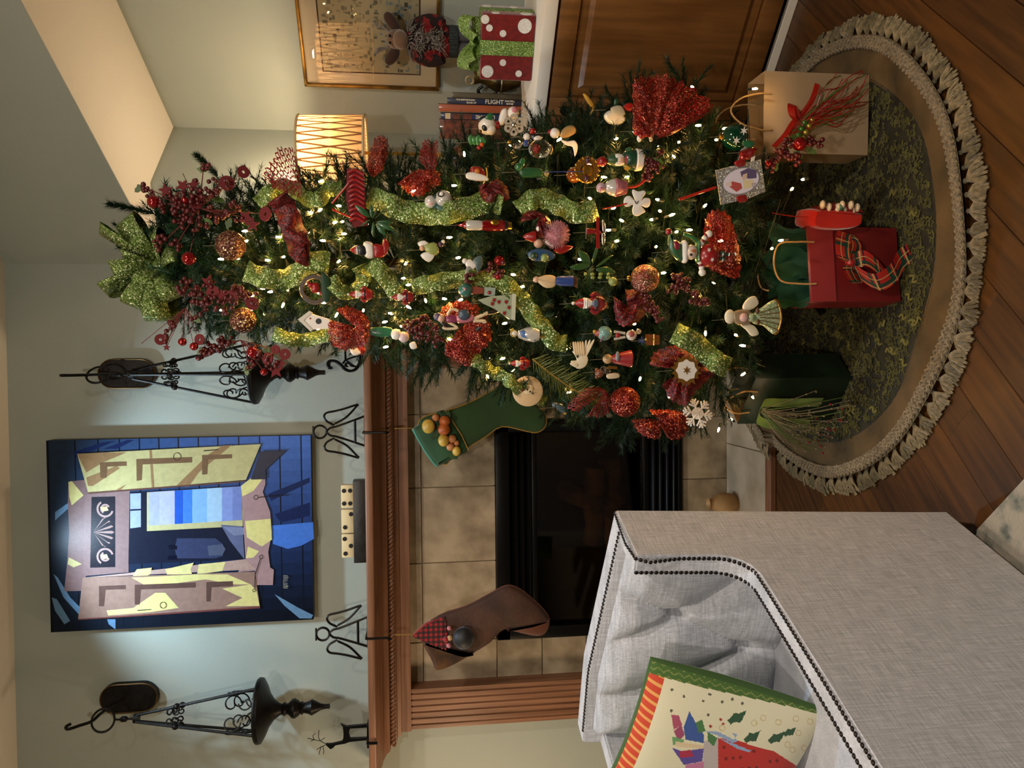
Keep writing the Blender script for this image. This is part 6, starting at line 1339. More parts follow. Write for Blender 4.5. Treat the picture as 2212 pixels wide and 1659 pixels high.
orn('angel_ornament', 'pale winged fairy ornament with green dress', 925, 540, [('f', 'dress', '#8a9450', [(915, 532), (940, 524), (948, 545), (930, 552)], 12), ('f', 'wing', WHT, [(902, 526), (918, 520), (930, 534), (916, 540)], 4, -3), ('f', 'wing', WHT, [(908, 552), (922, 544), (938, 552), (926, 566)], 4, 3), ('s', 'head', SKN, 912, 536, 6), ('s', 'star', '#3a2440', 952, 528, 6), ('s', 'star', WHT, 957, 522, 4)], .05, 'angel ornaments on the tree')
orn('snowman_ornament', 'pearly glass snowman ornament with green scarf', 947, 432, [('s', 'body', 'pearl', 958, 430, 19, (1, .9, 1)), ('s', 'head', 'pearl', 931, 436, 14), ('s', 'face_disc', '#c8a8a0', 930, 438, 6, (1, .5, 1), 11), ('h', 'scarf', '#2a4a44', 943, 436, [(9, -3), (14, -3), (15, 0), (14, 4), (9, 4)], 4), ('f', 'scarf_tail', '#4a6a62', [(945, 444), (972, 452), (976, 460), (946, 452)], 4, 10), ('s', 'penguin', BLK, 952, 420, 7, (1, .7, 1), 14), ('s', 'penguin_belly', WHT, 953, 419, 4.5, (1, .5, 1), 19)], .05)
orn('toy_ornament', 'red and white toy sleigh ornament', 1030, 376, [('f', 'sleigh_body', RED, [(1016, 364), (1034, 360), (1048, 372), (1046, 390), (1022, 388)], 14), ('f', 'snow_edge', WHT, [(1006, 376), (1022, 372), (1050, 380), (1052, 390), (1012, 388)], 8, 8), ('s', 'rider', '#b06a20', 1030, 370, 6, (1, 1, 1), 8), ('t', 'runner', 'gold', [(1050, 362), (1052, 380), (1044, 396)], 2, 6)], .05)
orn('icicle_ornament', 'long red glass santa icicle ornament', 1048, 487, [('l', 'spire', 'red_glass', 985, 487, [(0, 0), (4, 14), (8, 20), (9, 22)]), ('l', 'beard', 'pearl', 1005, 487, [(8, 0), (11, 6), (11, 30), (9, 38)]), ('l', 'robe', 'red_glass', 1040, 487, [(9, 0), (12, 10), (12, 44), (10, 50)]), ('s', 'sack', 'gold', 1068, 482, 8, (1, .6, 1.4), 8), ('l', 'base', BLK, 1090, 487, [(11, 0), (11, 6), (8, 8), (0, 8)]), ('l', 'tip', 'gold', 1098, 487, [(8, 0), (8, 7), (0, 9)])], .055)
t = orn('elf_ornament', 'elf ornament in a red hat hugging a fuzzy pink pompom', 1175, 520, [('l', 'hat', RED, 1150, 512, [(0, -22), (6, -16), (12, 0), (12, 6)]), ('s', 'hat_pompom', WHT, 1162, 495, 6, (1, 1, 1), 8), ('s', 'face', SKN, 1162, 526, 10, (1, 1, 1), 4), ('t', 'scarf', WHT, [(1178, 520), (1186, 526), (1194, 530)], 4, 8), ('f', 'body', '#2a4a6a', [(1140, 545), (1170, 536), (1200, 548), (1190, 562), (1150, 562)], 14, 2), ('s', 'mitten', '#7a8a48', 1176, 556, 9, (1, 1, 1), 8), ('s', 'mitten', DGR, 1152, 552, 8, (1, 1, 1), 8), ('s', 'pom_core', 'pom_pink', 1200, 507, 22, (1, 1, 1), 6), ('f', 'leg', RED, [(1196, 540), (1215, 530), (1240, 532), (1215, 548)], 10)], .055)
mbn = MB(); kq = mpp(t.location); c_ = V((-(507-520)*kq, -6*kq, -(1200-1175)*kq)); r2 = random.Random(5)
for i in range(900):
    d_v = V((r2.gauss(0, 1), r2.gauss(0, 1), r2.gauss(0, 1))).normalized(); mbn.tube([c_+d_v*18*kq, c_+d_v*r2.uniform(26, 33)*kq], [.0006, .0003], 3, False)
mbn.build('pom_fuzz', 'pom_pink', t, False)['kind'] = 'stuff'
orn('bird_ornament', 'white and grey bird ornament with spread wings', 1017, 570, [('f', 'body', WHT, [(1004, 566), (1016, 560), (1030, 572), (1024, 582), (1010, 580)], 10), ('f', 'wing', GRY, [(1010, 574), (1020, 580), (1008, 602), (1000, 608), (1004, 588)], 4, 3), ('f', 'wing', '#4a5a58', [(1022, 560), (1040, 552), (1042, 572), (1032, 588), (1026, 574)], 4, 3), ('s', 'head', WHT, 1004, 564, 6)], .05, 'bird ornaments on the tree')
orn('balloon_ornament', 'green hot air balloon ornament with wicker basket', 1030, 630, [('s', 'balloon', '#2f5f54', 1006, 626, 16), ('p', 'canopy', '#7a3a2c', [(1020, 618), (1044, 622), (1044, 634), (1020, 636)], 14), ('p', 'basket', '#8f9c90', [(1046, 620), (1070, 622), (1068, 640), (1046, 638)], 16), ('s', 'berry', RED, 1056, 632, 4, (1, 1, 1), 8), ('s', 'flower', PNK, 1004, 624, 3, (1, 1, 1), 15)], .055)
orn('tree_ornament', 'pale ceramic fir tree ornament with red stars', 1085, 655, [('p', 'tree_body', '#98a088', [(1032, 648), (1060, 640), (1112, 636), (1112, 690), (1100, 690), (1070, 668), (1044, 656)], 14), ('p', 'rim', '#b9bda8', [(1106, 634), (1114, 636), (1112, 692), (1104, 690)], 18)]+[('p', 'red_star', RED, [(x+5*a, y+5*b) for a, b in star(5, 1, .45)], 3, 8) for x, y in ((1062, 656), (1076, 652), (1092, 652), (1088, 676), (1066, 648), (1098, 664))], .055)
orn('doll_ornament', 'slim girl doll ornament in pink dress with black boots', 990, 695, [('s', 'head', SKN, 953, 687, 9), ('s', 'hair', '#4a4260', 946, 684, 9, (1, 1, 1), -2), ('f', 'hair_fall', '#241820', [(950, 692), (965, 700), (970, 712), (958, 706)], 6, -2), ('f', 'torso', '#7c3050', [(963, 682), (978, 680), (990, 686), (988, 696), (966, 698)], 10), ('f', 'skirt', PNK, [(986, 682), (1020, 678), (1022, 694), (990, 698)], 14), ('s', 'bag', '#3a4a5c', 1002, 680, 12, (1, .6, 1.1), 8), ('t', 'leg', '#cbb89a', [(1022, 690), (1054, 676)], 4), ('t', 'leg', '#cbb89a', [(1022, 694), (1048, 694), (1042, 702)], 4), ('t', 'boot', BLK, [(1054, 676), (1072, 672), (1086, 666)], 5), ('t', 'boot', BLK, [(1042, 702), (1030, 714), (1022, 720)], 5), ('t', 'arm', '#cbb89a', [(966, 680), (976, 668), (990, 672)], 3, 6), ('t', 'arm', '#cbb89a', [(972, 698), (988, 708), (964, 710), (956, 706)], 3, 4)], .06)
orn('goose_ornament', 'white goose ornament with blue shawl beside the dove', 1140, 722, [('l', 'body', 'pearl', 1140, 722, [(0, -24), (8, -20), (14, -6), (18, 12), (14, 24), (0, 27)]), ('f', 'shawl', '#4a6aa0', [(1122, 716), (1136, 714), (1156, 736), (1144, 734), (1126, 728)], 10, 8), ('s', 'head', WHT, 1110, 720, 8), ('p', 'hat', '#a89040', [(1102, 712), (1108, 708), (1112, 728), (1104, 726)], 12), ('t', 'foot', '#b08a3a', [(1168, 716), (1184, 718)], 3), ('t', 'foot', '#b08a3a', [(1166, 726), (1182, 728)], 3)], .055)
orn('angel_ornament', 'angel ornament in tan cape and blue skirt', 1195, 606, [('f', 'cape', 'cream_wood', [(1158, 602), (1180, 594), (1200, 598), (1200, 618), (1180, 622), (1164, 612)], 14), ('l', 'skirt', BLU, 1200, 607, [(8, 0), (11, 10), (12, 38), (0, 40)]), ('p', 'shoe', BRN, [(1238, 596), (1248, 600), (1248, 622), (1240, 618)], 10), ('s', 'head', SKN, 1158, 604, 7)], .05, 'angel ornaments on the tree')
santa(1278, 655, 56, 'red robed santa ornament holding a blue plate', coat_='#7a1c20', extra=[('s', 'plate', '#4a5a70', 1282, 655, 9, (1, .4, .8), 18)])
orn('teapot_ornament', 'teal birdhouse ornament with red trim beside the dove', 1300, 720, [('s', 'body', '#6a928a', 1306, 720, 16, (1, 1, 1)), ('l', 'roof', '#8a3a34', 1290, 720, [(0, -8), (5, -4), (8, 2)]), ('t', 'perch', '#7a5a6a', [(1300, 728), (1294, 738)], 2, 12), ('s', 'finial', YEL, 1284, 716, 4)], .05)
orn('reindeer_ornament', 'clear glass reindeer ornament with red scarf', 1360, 725, [('s', 'body', 'pearl', 1364, 724, 12), ('s', 'heart', '#9a4a48', 1362, 722, 7, (1, .6, 1), 9), ('t', 'leg', 'pearl', [(1326, 716), (1350, 720)], 3), ('t', 'leg', 'pearl', [(1326, 732), (1350, 728)], 3), ('s', 'scarf', RED, 1334, 724, 6), ('s', 'foot', 'pearl', 1380, 716, 6), ('p', 'blue_star', BLU, [(1386+10*a, 736+10*b) for a, b in star(6, 1, .3)], 3, 4)], .05)
orn('gift_ornament', 'small amber glass gift box ornament', 1408, 735, [('p', 'box', 'orange_glass', [(1396, 722), (1422, 724), (1422, 744), (1398, 746)], 20), ('t', 'gold_ribbon', 'gold', [(1396, 734), (1422, 734)], 2.4, 11), ('t', 'gold_ribbon', 'gold', [(1409, 722), (1409, 746)], 2.4, 11), ('s', 'bow', 'gold', 1394, 733, 4, (1, 1, 1), 6)], .05)
orn('dove_ornament', 'flat cream dove ornament with black star and feathered wings', 1250, 766, [('f', 'body', 'ivory', [(1232, 780), (1245, 778), (1242, 768), (1236, 758), (1252, 762), (1268, 768), (1270, 782), (1262, 794), (1246, 796)], 6), ('f', 'head', 'ivory', [(1230, 786), (1236, 782), (1248, 786), (1244, 794)], 5, 2)]+[('f', 'feather', '#cdb48c', [(1240+i*4.5, 766), (1236+i*5, 742-i*.5), (1240+i*5, 740), (1245+i*4.5, 764)], 3, 3+i*.4) for i in range(5)]+[('f', 'tail_feather', 'ivory', [(1262, 766), (1264+i*8, 738-i), (1268+i*8, 738), (1267, 770)], 3, 1+i*.3) for i in range(3)]+[('p', 'black_star', BLK, [(1246+4*a, 770+4*b) for a, b in star(5, 1, .4)], 1.5, 4)], .06)
orn('bell_angel_ornament', 'red bell shaped angel ornament with tan face', 1335, 775, [('l', 'dress', '#8a2428', 1318, 775, [(5, 0), (10, 8), (15, 28), (19, 44), (18, 46), (0, 44)]), ('s', 'head', TAN, 1312, 775, 11), ('s', 'sleeve', '#7a7a80', 1330, 770, 6, (1.8, .7, .8), 14)], .055, 'angel ornaments on the tree')
orn('bear_ornament', 'little bear ornament with white scarf below the red bell angel', 1320, 803, [('s', 'head', '#6a3a24', 1294, 806, 10), ('s', 'body', '#3a3028', 1310, 800, 9), ('s', 'ear', '#6a3a24', 1288, 798, 4), ('s', 'ear', '#6a3a24', 1288, 814, 4), ('h', 'ring', 'silver', 1300, 798, [(5, -1), (7, -1), (7, 1), (5, 1), (5, -1)], 10), ('f', 'scarf', '#c8b89a', [(1310, 808), (1334, 806), (1336, 816), (1312, 818)], 6, 4), ('p', 'sled', 'gold', [(1312, 790), (1332, 792), (1332, 798), (1312, 796)], 5, 4)], .05)
orn('shamrock_ornament', 'white four leaf clover ornament', 1376, 437, [('f', 'clover', 'white_matte', [(1372, 434), (1360, 424), (1350, 426), (1346, 436), (1350, 446), (1360, 446), (1368, 442), (1366, 454), (1370, 464), (1380, 466), (1390, 460), (1396, 456), (1386, 444), (1396, 448), (1404, 444), (1406, 434), (1402, 428), (1392, 428), (1386, 432), (1394, 418), (1390, 412), (1378, 414), (1366, 410), (1364, 418)], 5), ('t', 'lettering_mark', BLK, [(1370, 434), (1374, 440), (1378, 434)], .8, 3.4), ('t', 'red_cord', 'ribbon_red', [(1352, 440), (1330, 446), (1300, 452)], 1.6, 3), ('f', 'clover_back', '#3a5a20', [(1392, 414), (1410, 412), (1420, 404), (1404, 420)], 3, -3)], .06, cord=0)
orn('santa_ornament', 'round santa ornament in a green suit with gift', 1352, 345, [('s', 'belly', DGR, 1364, 345, 23, (1, .9, 1)), ('l', 'snow_base', 'white_matte', 1372, 345, [(19, 0), (24, 2), (22, 14), (12, 20), (0, 21)]), ('s', 'face', SKN, 1340, 346, 10, (1, 1, 1), 6), ('f', 'beard', WHT, [(1326, 334), (1344, 336), (1348, 352), (1340, 358), (1326, 356)], 10, 8), ('l', 'hat', '#2f4a2a', 1322, 346, [(14, 8), (13, 0), (8, -10), (0, -12)]), ('s', 'hat_ball', RED, 1300, 350, 11), ('l', 'scarf', RED, 1350, 345, [(14, -3), (17, 0), (14, 3)]), ('p', 'gift', YEL, [(1348, 356), (1358, 362), (1352, 368), (1344, 364)], 6, 20), ('f', 'mitten', '#2a5a30', [(1346, 324), (1358, 318), (1360, 328)], 6, 10)], .055, 'santa ornaments on the tree')
orn('filigree_ornament', 'gold filigree ornament with purple gems', 1268, 367, [('h', 'ring', 'gold_filigree', 1268, 367, [(14, -2), (26, -3), (28, 0), (26, 3), (14, 2), (14, -2)]), ('h', 'centre', 'gold', 1270, 368, [(0, 5), (10, 4), (13, 0), (0, 0)])]+[('s', 'bead', 'gold', 1268+26*math.sin(a), 367+26*math.cos(a), 3.2, (1, 1, 1), 2) for a in [i*PI/8 for i in range(16)]]+[('s', 'gem', '#3a1438', x, y, 4.5, (1.6, 1, 1), 6) for x, y in ((1267, 348), (1266, 385))]+[('t', 'blue_string', BLU, [(1265, 340+30), (1215, 372), (1178, 373)], .9, 2)], .055, cord=0)
orn('cupcake_ornament', 'pink cupcake gnome ornament', 1330, 405, [('l', 'cup', '#a0626a', 1326, 405, [(18, 0), (20, 4), (14, 27), (0, 28)]), ('l', 'frosting', 'pearl', 1326, 405, [(18, 2), (17, -8), (10, -18), (0, -20)]), ('s', 'head', '#b89aa0', 1298, 406, 11), ('s', 'nose', PNK, 1296, 408, 4, (1, 1, 1), 10), ('t', 'cane', RED, [(1354, 404), (1372, 402), (1384, 396), (1392, 388)], 3, 4)]+[('t', 'pleat', '#7a3a48', [(1328, 388+i*5), (1352, 393+i*3.4)], 1, 18-abs(i-3.5)*2) for i in range(8)], .055)
orn('plane_ornament', 'red and silver toy airplane ornament', 1292, 502, [('t', 'fuselage', RED, [(1266, 500), (1286, 500), (1298, 504)], (7, 3)), ('p', 'wing', RED, [(1286, 470), (1292, 470), (1296, 536), (1288, 536)], 3, 4), ('f', 'float', 'silver', [(1298, 476), (1304, 480), (1308, 500), (1300, 500)], 5, 6), ('f', 'float', 'silver', [(1298, 504), (1306, 506), (1306, 526), (1300, 528)], 5, 6), ('p', 'propeller', 'silver', [(1264, 484), (1267, 484), (1267, 516), (1264, 516)], 2)], .055)
orn('frog_ornament', 'slim green felt figure ornament with pale feet', 1140, 372, [('f', 'body', '#1c4a28', [(1122, 366), (1150, 362), (1172, 366), (1174, 380), (1150, 384), (1126, 382)], 12), ('s', 'head', '#1f5a30', 1120, 362, 9), ('f', 'arm', '#1f5a30', [(1120, 352), (1128, 342), (1134, 350), (1128, 362)], 6), ('s', 'foot', '#7a7048', 1180, 374, 6), ('p', 'silver_tag', 'silver', [(1158, 384), (1170, 382), (1172, 386), (1160, 388)], 2, 6)], .05)
# santa in the big green hat
orn('santa_ornament', 'large smiling santa ornament in a drooping green hat with striped arms', 1505, 545, [('f', 'hat', '#27502e', [(1440, 512), (1446, 504), (1452, 520), (1472, 528), (1478, 556), (1468, 566), (1450, 550), (1440, 528)], 20), ('f', 'hat_patch', '#7c1424', [(1446, 522), (1462, 522), (1466, 538), (1452, 542)], 22, 2), ('s', 'hat_ball', RED, 1440, 502, 7), ('f', 'hat_brim', 'white_matte', [(1468, 524), (1482, 524), (1484, 564), (1470, 564)], 26, 2), ('s', 'face', '#d0b8a8', 1490, 545, 16, (1, .8, .9), 6), ('p', 'nose', '#b0602a', [(1484, 542), (1492, 538), (1492, 546)], 5, 20), ('s', 'eye', BLK, 1486, 550, 3, (1, 1, 1), 18), ('f', 'scarf', '#2f6a3c', [(1500, 526), (1510, 522), (1512, 562), (1502, 564)], 24, 2), ('t', 'ear_flap', '#2f6a3c', [(1506, 524), (1490, 512), (1474, 506)], (5, 4), 2), ('s', 'body', '#8e1216', 1530, 552, 25, (1, .85, .95), 2), ('p', 'white_star', WHT, [(1524+5*a, 540+5*b) for a, b in star(5, 1, .4)], 2, 22), ('p', 'white_star', WHT, [(1532+5*a, 560+5*b) for a, b in star(5, 1, .4)], 2, 22)]
    +[('s', 'arm_bead', WHT if i % 2 == 0 else '#7a1424', 1513+i*3.2, 527-i*6, 6 if i % 2 == 0 else 5, (1, 1, 1), 4) for i in range(4)]+[('s', 'hand', WHT, 1529, 506, 8, (1, 1, 1), 4)]+[('s', 'arm_bead', WHT if i % 2 == 0 else '#7a1424', 1512+i*2, 566+i*6, 6 if i % 2 == 0 else 5, (1, 1, 1), 4) for i in range(4)]+[('s', 'hand', WHT, 1518, 588, 8, (1, 1, 1), 4)]
    +[('t', 'leg', '#2a4a3a', [(1556, 546+j*12), (1592, 550+j*12)], 5, 2) for j in range(2)]+[('s', 'leg_stripe', WHT, 1562+i*14, 549+j*12, 6, (.9, 1, .35), 3) for i in range(3) for j in range(2)], .06, 'santa ornaments on the tree')
# silver card with oval santa print
t = orn('card_ornament', 'silver glitter card ornament with oval santa picture', 1600, 390, [('p', 'card', 'glit_silver', [(1541, 370), (1572, 362), (1640, 345), (1658, 412), (1620, 428), (1560, 442)], 3), ('f', 'red_bow', RED, [(1580, 352), (1600, 345), (1605, 358), (1588, 362)], 8, 4), ('f', 'red_bow', RED, [(1592, 424), (1612, 420), (1618, 432), (1600, 436)], 6, 3), ('t', 'red_ribbon', 'ribbon_red', [(1545, 405), (1515, 415), (1465, 432)], 3, 2)], .07, cord=0)
kq = mpp(t.location); mbn = MB()
def cp2(pts, col, d): mbn.add([V((-(y-390)*kq, -(2.2+d)*kq, -(x-1600)*kq)) for x, y in pts], [tuple(range(len(pts)))], col)
ca_ = rad(-14)
def ov(R1, R2, n=28): return [(1600+R1*math.cos(a)*math.cos(ca_)-R2*math.sin(a)*math.sin(ca_), 391+R1*math.cos(a)*math.sin(ca_)+R2*math.sin(a)*math.cos(ca_)) for a in [2*PI*i/n for i in range(n)]]
cp2(ov(42, 28), '#8e8a90', 0); cp2(ov(40, 26), '#d8ccd6', .3)
cp2([(1572, 398), (1580, 392), (1600, 396), (1604, 406), (1592, 414), (1576, 404)], '#b04a44', .5); cp2([(1566, 396), (1578, 392), (1580, 402), (1568, 402)], '#d8c0b4', .6); cp2([(1596, 372), (1612, 364), (1632, 368), (1634, 384), (1618, 386), (1600, 382)], '#5a4a6a', .5); cp2([(1602, 378), (1612, 374), (1612, 386), (1602, 388)], '#d0b09a', .7); cp2([(1604, 388), (1628, 388), (1626, 404), (1608, 408)], '#d8c49a', .5)
for i in range(5): cp2([(1624+i, 396+i*3), (1634, 394+i*3), (1634, 395+i*3), (1624+i, 397+i*3)], '#6a6070', .8)
mbn.build('oval_print', 'print', t, False)
orn('bird_ornament', 'red cardinal ornament perched above the silver card', 1612, 330, [('f', 'body', 'red_glass', [(1608, 344), (1596, 330), (1612, 322), (1634, 318), (1628, 334), (1620, 344)], 14), ('s', 'head', 'red_glass', 1606, 340, 9), ('p', 'beak', YEL, [(1598, 346), (1602, 352), (1606, 347)], 4, 4), ('f', 'leaf', '#1a5a34', [(1602, 312), (1612, 304), (1630, 310), (1618, 320)], 3, -2), ('p', 'tail', WHT, [(1622, 340), (1630, 336), (1628, 352), (1622, 352)], 3, 6)], .06, 'bird ornaments on the tree')
# large angel and snowflakes
t = orn('angel_ornament', 'large ivory angel ornament with fan shaped iridescent skirt', 1630, 690, [('f', 'skirt', 'iridescent', [(1622, 682), (1648, 662), (1672, 648), (1684, 660), (1690, 686), (1684, 712), (1672, 722), (1650, 704), (1626, 698)], 12), ('f', 'hem', 'gold_filigree', [(1674, 646), (1684, 656), (1692, 686), (1686, 714), (1676, 724), (1682, 700), (1684, 686), (1680, 664)], 14, 1), ('f', 'wing', 'ivory', [(1604, 660), (1616, 644), (1632, 640), (1640, 656), (1626, 668), (1608, 672)], 8, -4), ('f', 'wing', 'ivory', [(1600, 702), (1612, 712), (1626, 726), (1642, 722), (1634, 706), (1616, 698)], 8, -4), ('f', 'cape', '#8a7458', [(1580, 676), (1600, 668), (1622, 674), (1626, 686), (1618, 700), (1596, 702), (1582, 694)], 14), ('s', 'face', '#c8a098', 1602, 686, 10, (1, .8, 1), 8), ('s', 'halo', 'ivory', 1574, 684, 12, (1.3, .5, 1)), ('s', 'hand', BRN, 1632, 672, 5, (1.3, .6, .8), 8), ('s', 'hand', BRN, 1634, 696, 5, (1.3, .6, .8), 8), ('s', 'chest', 'iridescent', 1620, 686, 10, (1, .8, 1), 4)]+[('t', 'pleat', 'gold_filigree', [(1638, 676+i*5), (1682, 662+i*13)], .9, 8) for i in range(5)], .06, 'angel ornaments on the tree')
orn('snowflake_ornament', 'gold edged white snowflake ornament', 1482, 800, [('p', 'gold_lace', 'gold_filigree', [(1482+a, 800+b) for i in range(8) for a, b in ((36*math.cos(i*PI/4+.2), 36*math.sin(i*PI/4+.2)), (27*math.cos(i*PI/4+.38), 27*math.sin(i*PI/4+.38)), (33*math.cos(i*PI/4+.6), 33*math.sin(i*PI/4+.6)), (25*math.cos(i*PI/4+.8), 25*math.sin(i*PI/4+.8)))], 3), ('p', 'white_disc', 'white_matte', [(1482+a*24, 800+b*24) for a, b in star(8, 1, .84)], 3, 2), ('p', 'centre_star', 'gold_filigree', [(1482+a*9, 800+b*9) for a, b in star(6, 1, .4)], 2, 4)], .07, 'snowflake ornaments on the tree', cord=30)
sn = [('h', 'hub', 'white_matte', 1507, 893, [(5, -1.2), (13, -1.2), (13, 1.2), (5, 1.2), (5, -1.2)])]
for i in range(6):
    a = i*PI/3+.2; c_, s_ = math.cos(a), math.sin(a)
    def rt(u, v): return (1507+u*c_-v*s_, 893+u*s_+v*c_)
    sn += [('t', 'arm', 'white_matte', [rt(0, 0), rt(33, 0)], 2.2), ('t', 'branch', 'white_matte', [rt(16, 0), rt(25, 11)], 2), ('t', 'branch', 'white_matte', [rt(16, 0), rt(25, -11)], 2), ('t', 'branch', 'white_matte', [rt(24, 0), rt(31, 7)], 2), ('t', 'branch', 'white_matte', [rt(24, 0), rt(31, -7)], 2), ('h', 'lace_ring', 'white_matte', *rt(21, 0), [(4, -1), (6, -1), (6, 1), (4, 1), (4, -1)])]
orn('snowflake_ornament', 'white lace snowflake ornament at the tree edge before the firebox', 1507, 893, sn, .06, 'snowflake ornaments on the tree')
orn('plate_ornament', 'round cream wooden plate ornament painted with a snowman', 1140, 845, [('h', 'plate', 'cream_wood', 1140, 845, [(0, 3), (30, 3), (33, 1), (33, -2), (0, -2)]), ('s', 'snowman', '#dcc9a4', 1140, 840, 12, (1, .25, 1), 4), ('p', 'red_hat', RED, [(1126, 832), (1132, 828), (1136, 840), (1128, 846)], 1.5, 6), ('s', 'button', BLK, 1144, 846, 2, (1, .5, 1), 7), ('s', 'button', BLK, 1150, 850, 2, (1, .5, 1), 7), ('s', 'button', BLK, 1138, 842, 2, (1, .5, 1), 7)], .05, cord=0)
orn('bird_ornament', 'small teal bird ornament at the tree tip before the firebox', 1208, 880, [('f', 'body', '#3a4a50', [(1196, 872), (1206, 870), (1220, 878), (1222, 892), (1208, 888)], 10), ('s', 'head', '#4a5a60', 1198, 874, 6), ('p', 'beak', YEL, [(1216, 886), (1224, 894), (1218, 896)], 3)], .05, 'bird ornaments on the tree')
# right-hand edge figures
orn('dog_ornament', 'white plush spotted dog ornament with black ear in front of the books', 1050, 278, [('s', 'head', WHT, 1052, 272, 19), ('f', 'ear', BLK, [(1032, 262), (1042, 252), (1054, 254), (1046, 268)], 10, 2), ('s', 'eye_patch', BLK, 1046, 276, 7, (1, .6, 1), 15), ('s', 'muzzle', WHT, 1060, 280, 11, (1, 1, 1), 10), ('s', 'spot', BRN, 1036, 284, 4, (1, .5, 1), 16), ('f', 'leaf_bow', '#1c5a2c', [(1046, 256), (1056, 246), (1064, 250), (1058, 262)], 4, 12), ('f', 'arm', WHT, [(1076, 266), (1082, 240), (1094, 236), (1096, 256), (1086, 270)], 14), ('s', 'paw', WHT, 1108, 244, 13, (1, .7, 1)), ('s', 'paw_pad', PNK, 1110, 238, 6, (1, .5, 1), 8), ('f', 'collar', RED, [(1066, 264), (1078, 262), (1080, 276), (1068, 278)], 12, 2)], .05)
orn('flower_ornament', 'grey felt flower ornament with gem centres below the white plush dog', 1110, 270, [('h', 'petal', '#9a9488', 1110+14*math.sin(a), 270+14*math.cos(a), [(3, -1), (9, -1), (9, 1.5), (3, 1.5), (3, -1)]) for a in [i*2*PI/6 for i in range(6)]]+[('s', 'gem', 'silver', 1110, 270, 5, (1, .6, 1), 3)], .045)
orn('penguin_ornament', 'penguin ornament with blue scarf', 1152, 296, [('s', 'body', BLK, 1158, 296, 11, (.8, .8, 1.3)), ('s', 'belly', WHT, 1160, 298, 8, (.8, .6, 1.2), 5), ('s', 'head', WHT, 1138, 296, 8), ('f', 'scarf', BLU, [(1130, 306), (1140, 302), (1142, 314), (1132, 316)], 6, 4), ('s', 'hat', RED, 1150, 284, 7)], .05)
orn('swan_ornament', 'tan plush bird ornament with long white feather tail', 1215, 288, [('s', 'head', WHT, 1198, 288, 11), ('f', 'wing', '#9a7a48', [(1208, 290), (1222, 274), (1240, 272), (1244, 286), (1228, 296), (1214, 298)], 12), ('f', 'feather', WHT, [(1210, 300), (1226, 304), (1242, 302), (1250, 316), (1244, 336), (1238, 316), (1222, 312)], 5, 3), ('f', 'bow', RED, [(1182, 286), (1192, 280), (1194, 296)], 6)], .05, 'bird ornaments on the tree')
orn('bird_ornament', 'pale glass bird ornament with red cap near the cabinet', 1330, 238, [('f', 'body', 'pearl', [(1304, 250), (1318, 238), (1340, 240), (1354, 256), (1340, 268), (1316, 266)], 16), ('f', 'wing', '#8a8a80', [(1316, 234), (1338, 228), (1350, 246), (1330, 248)], 6, 8), ('f', 'cap', RED, [(1344, 232), (1356, 222), (1368, 226), (1362, 240)], 10, 2), ('s', 'leaf', DGR, 1330, 222, 7, (1.2, .5, .8))], .03, 'bird ornaments on the tree')
orn('candy_ornament', 'red candy cluster ornament below the red fan', 1385, 284, [('s', 'candy', RED, 1372+(i*9) % 34, 276+(i*7) % 18, 7, (1, 1, 1), (i % 3)*4) for i in range(8)]+[('s', 'white_mint', WHT, 1380, 298, 7, (1.2, .6, .8), 8), ('f', 'gold_leaf', 'ivory', [(1400, 280), (1410, 276), (1412, 300), (1404, 304)], 4, 4)], .05)
orn('gold_tassel_ornament', 'gold tassel ornament near the cabinet knobs', 1270, 218, [('f', 'tassel', 'gold_cord', [(1258, 206), (1266, 204), (1284, 224), (1276, 230)], 8), ('t', 'cord', 'gold_cord', [(1284, 226), (1280, 240), (1270, 256)], 1.2)], .03, cord=0)
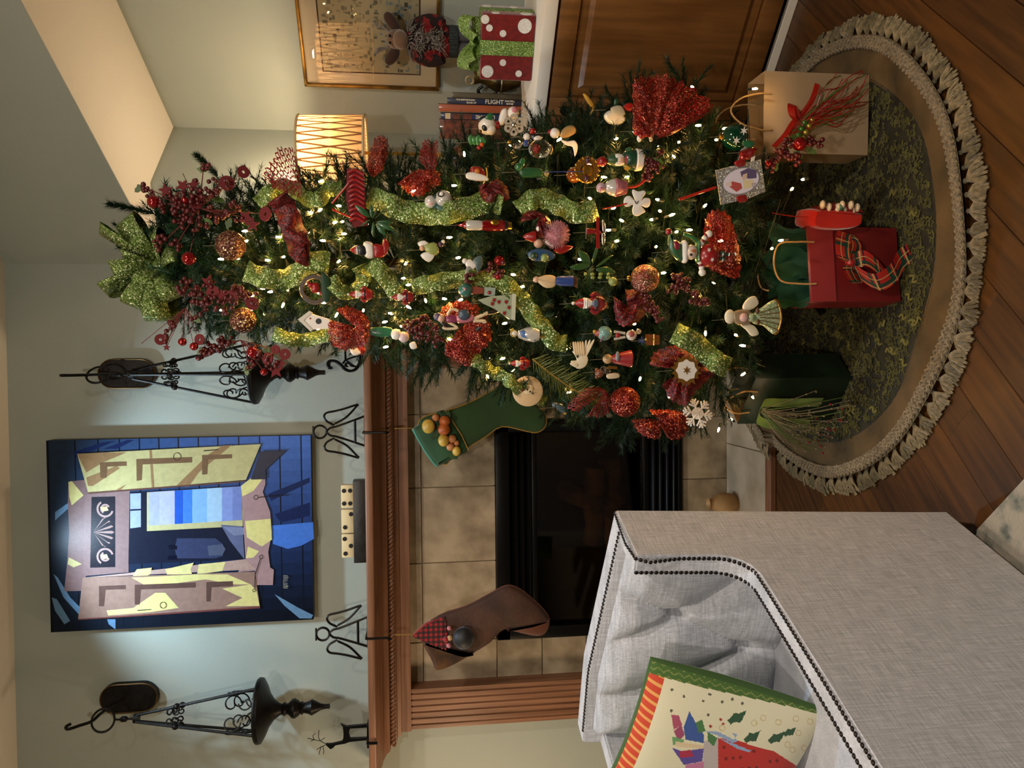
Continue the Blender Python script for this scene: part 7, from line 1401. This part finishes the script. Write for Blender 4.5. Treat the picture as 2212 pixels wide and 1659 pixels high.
orn('glass_ornament', 'clear glass oval ornament with red bird inside', 1168, 322, [('s', 'glass_oval', 'clear', 1166, 322, 20, (1, 1, 1.25)), ('s', 'red_bird', RED, 1160, 322, 7, (1, 1, 1)), ('t', 'gold_rim', 'gold', [(1188, 312), (1192, 322), (1188, 332)], 1.6, 12)], .04)
orn('flower_ornament', 'green glass leaf cluster ornament above the penguin', 1030, 308, [('f', 'leaf', '#2f6a30', [(1010+i*8, 300), (1018+i*8, 292+4*(i % 2)), (1026+i*8, 306), (1016+i*8, 314)], 4, 3+i) for i in range(4)]+[('s', 'berry', '#b04a20', 1040, 312, 5, (1, 1, 1), 8), ('s', 'berry', RED, 1034, 318, 5, (1, 1, 1), 8)], .05)
orn('snowman_ornament', 'white mouse ornament with green scarf beside the orange red berry cluster', 865, 722, [('s', 'head', WHT, 856, 722, 12), ('s', 'body', '#c8b0b0', 872, 728, 12), ('f', 'mitten', WHT, [(884, 742), (896, 738), (900, 752), (888, 754)], 8), ('f', 'scarf', '#2a6a48', [(846, 708), (800, 708), (800, 722), (840, 728)], 8, -2)], .05)
orn('santa_ornament', 'santa face ornament at the tree edge above the mantel', 770, 757, [('s', 'face', SKN, 764, 757, 8), ('f', 'beard', WHT, [(756, 750), (772, 752), (782, 762), (764, 768)], 8, 4), ('s', 'hat', RED, 780, 756, 11, (1, .8, .8))], .04, 'santa ornaments on the tree')
# red satin hanging box
orn('satin_box_ornament', 'red satin keepsake box ornament with white flowers hanging above the red bag', 1798, 475, [('f', 'satin_wall', 'bright_satin', [(1742, 462), (1750, 452), (1800, 450), (1850, 458), (1856, 466), (1850, 490), (1800, 498), (1745, 492)], 90, -20), ('f', 'lid', '#7a1014', [(1744, 458), (1770, 446), (1810, 438), (1848, 446), (1856, 462), (1800, 468), (1750, 466)], 84, -18)]+[('s', 'flower', '#c8b8a0', 1758+(i*37) % 84, 444+(i*5) % 20, 8, (1.2, 1, .7), 26-(i % 4)*4) for i in range(12)]+[('t', 'red_string', 'ribbon_red', [(1742, 470), (1700, 468), (1660, 462)], 1, 0), ('s', 'green_leaf', '#1c5a40', 1800, 448, 6, (1.3, .8, .8), 28)], 0, cord=0, dist=1.80)
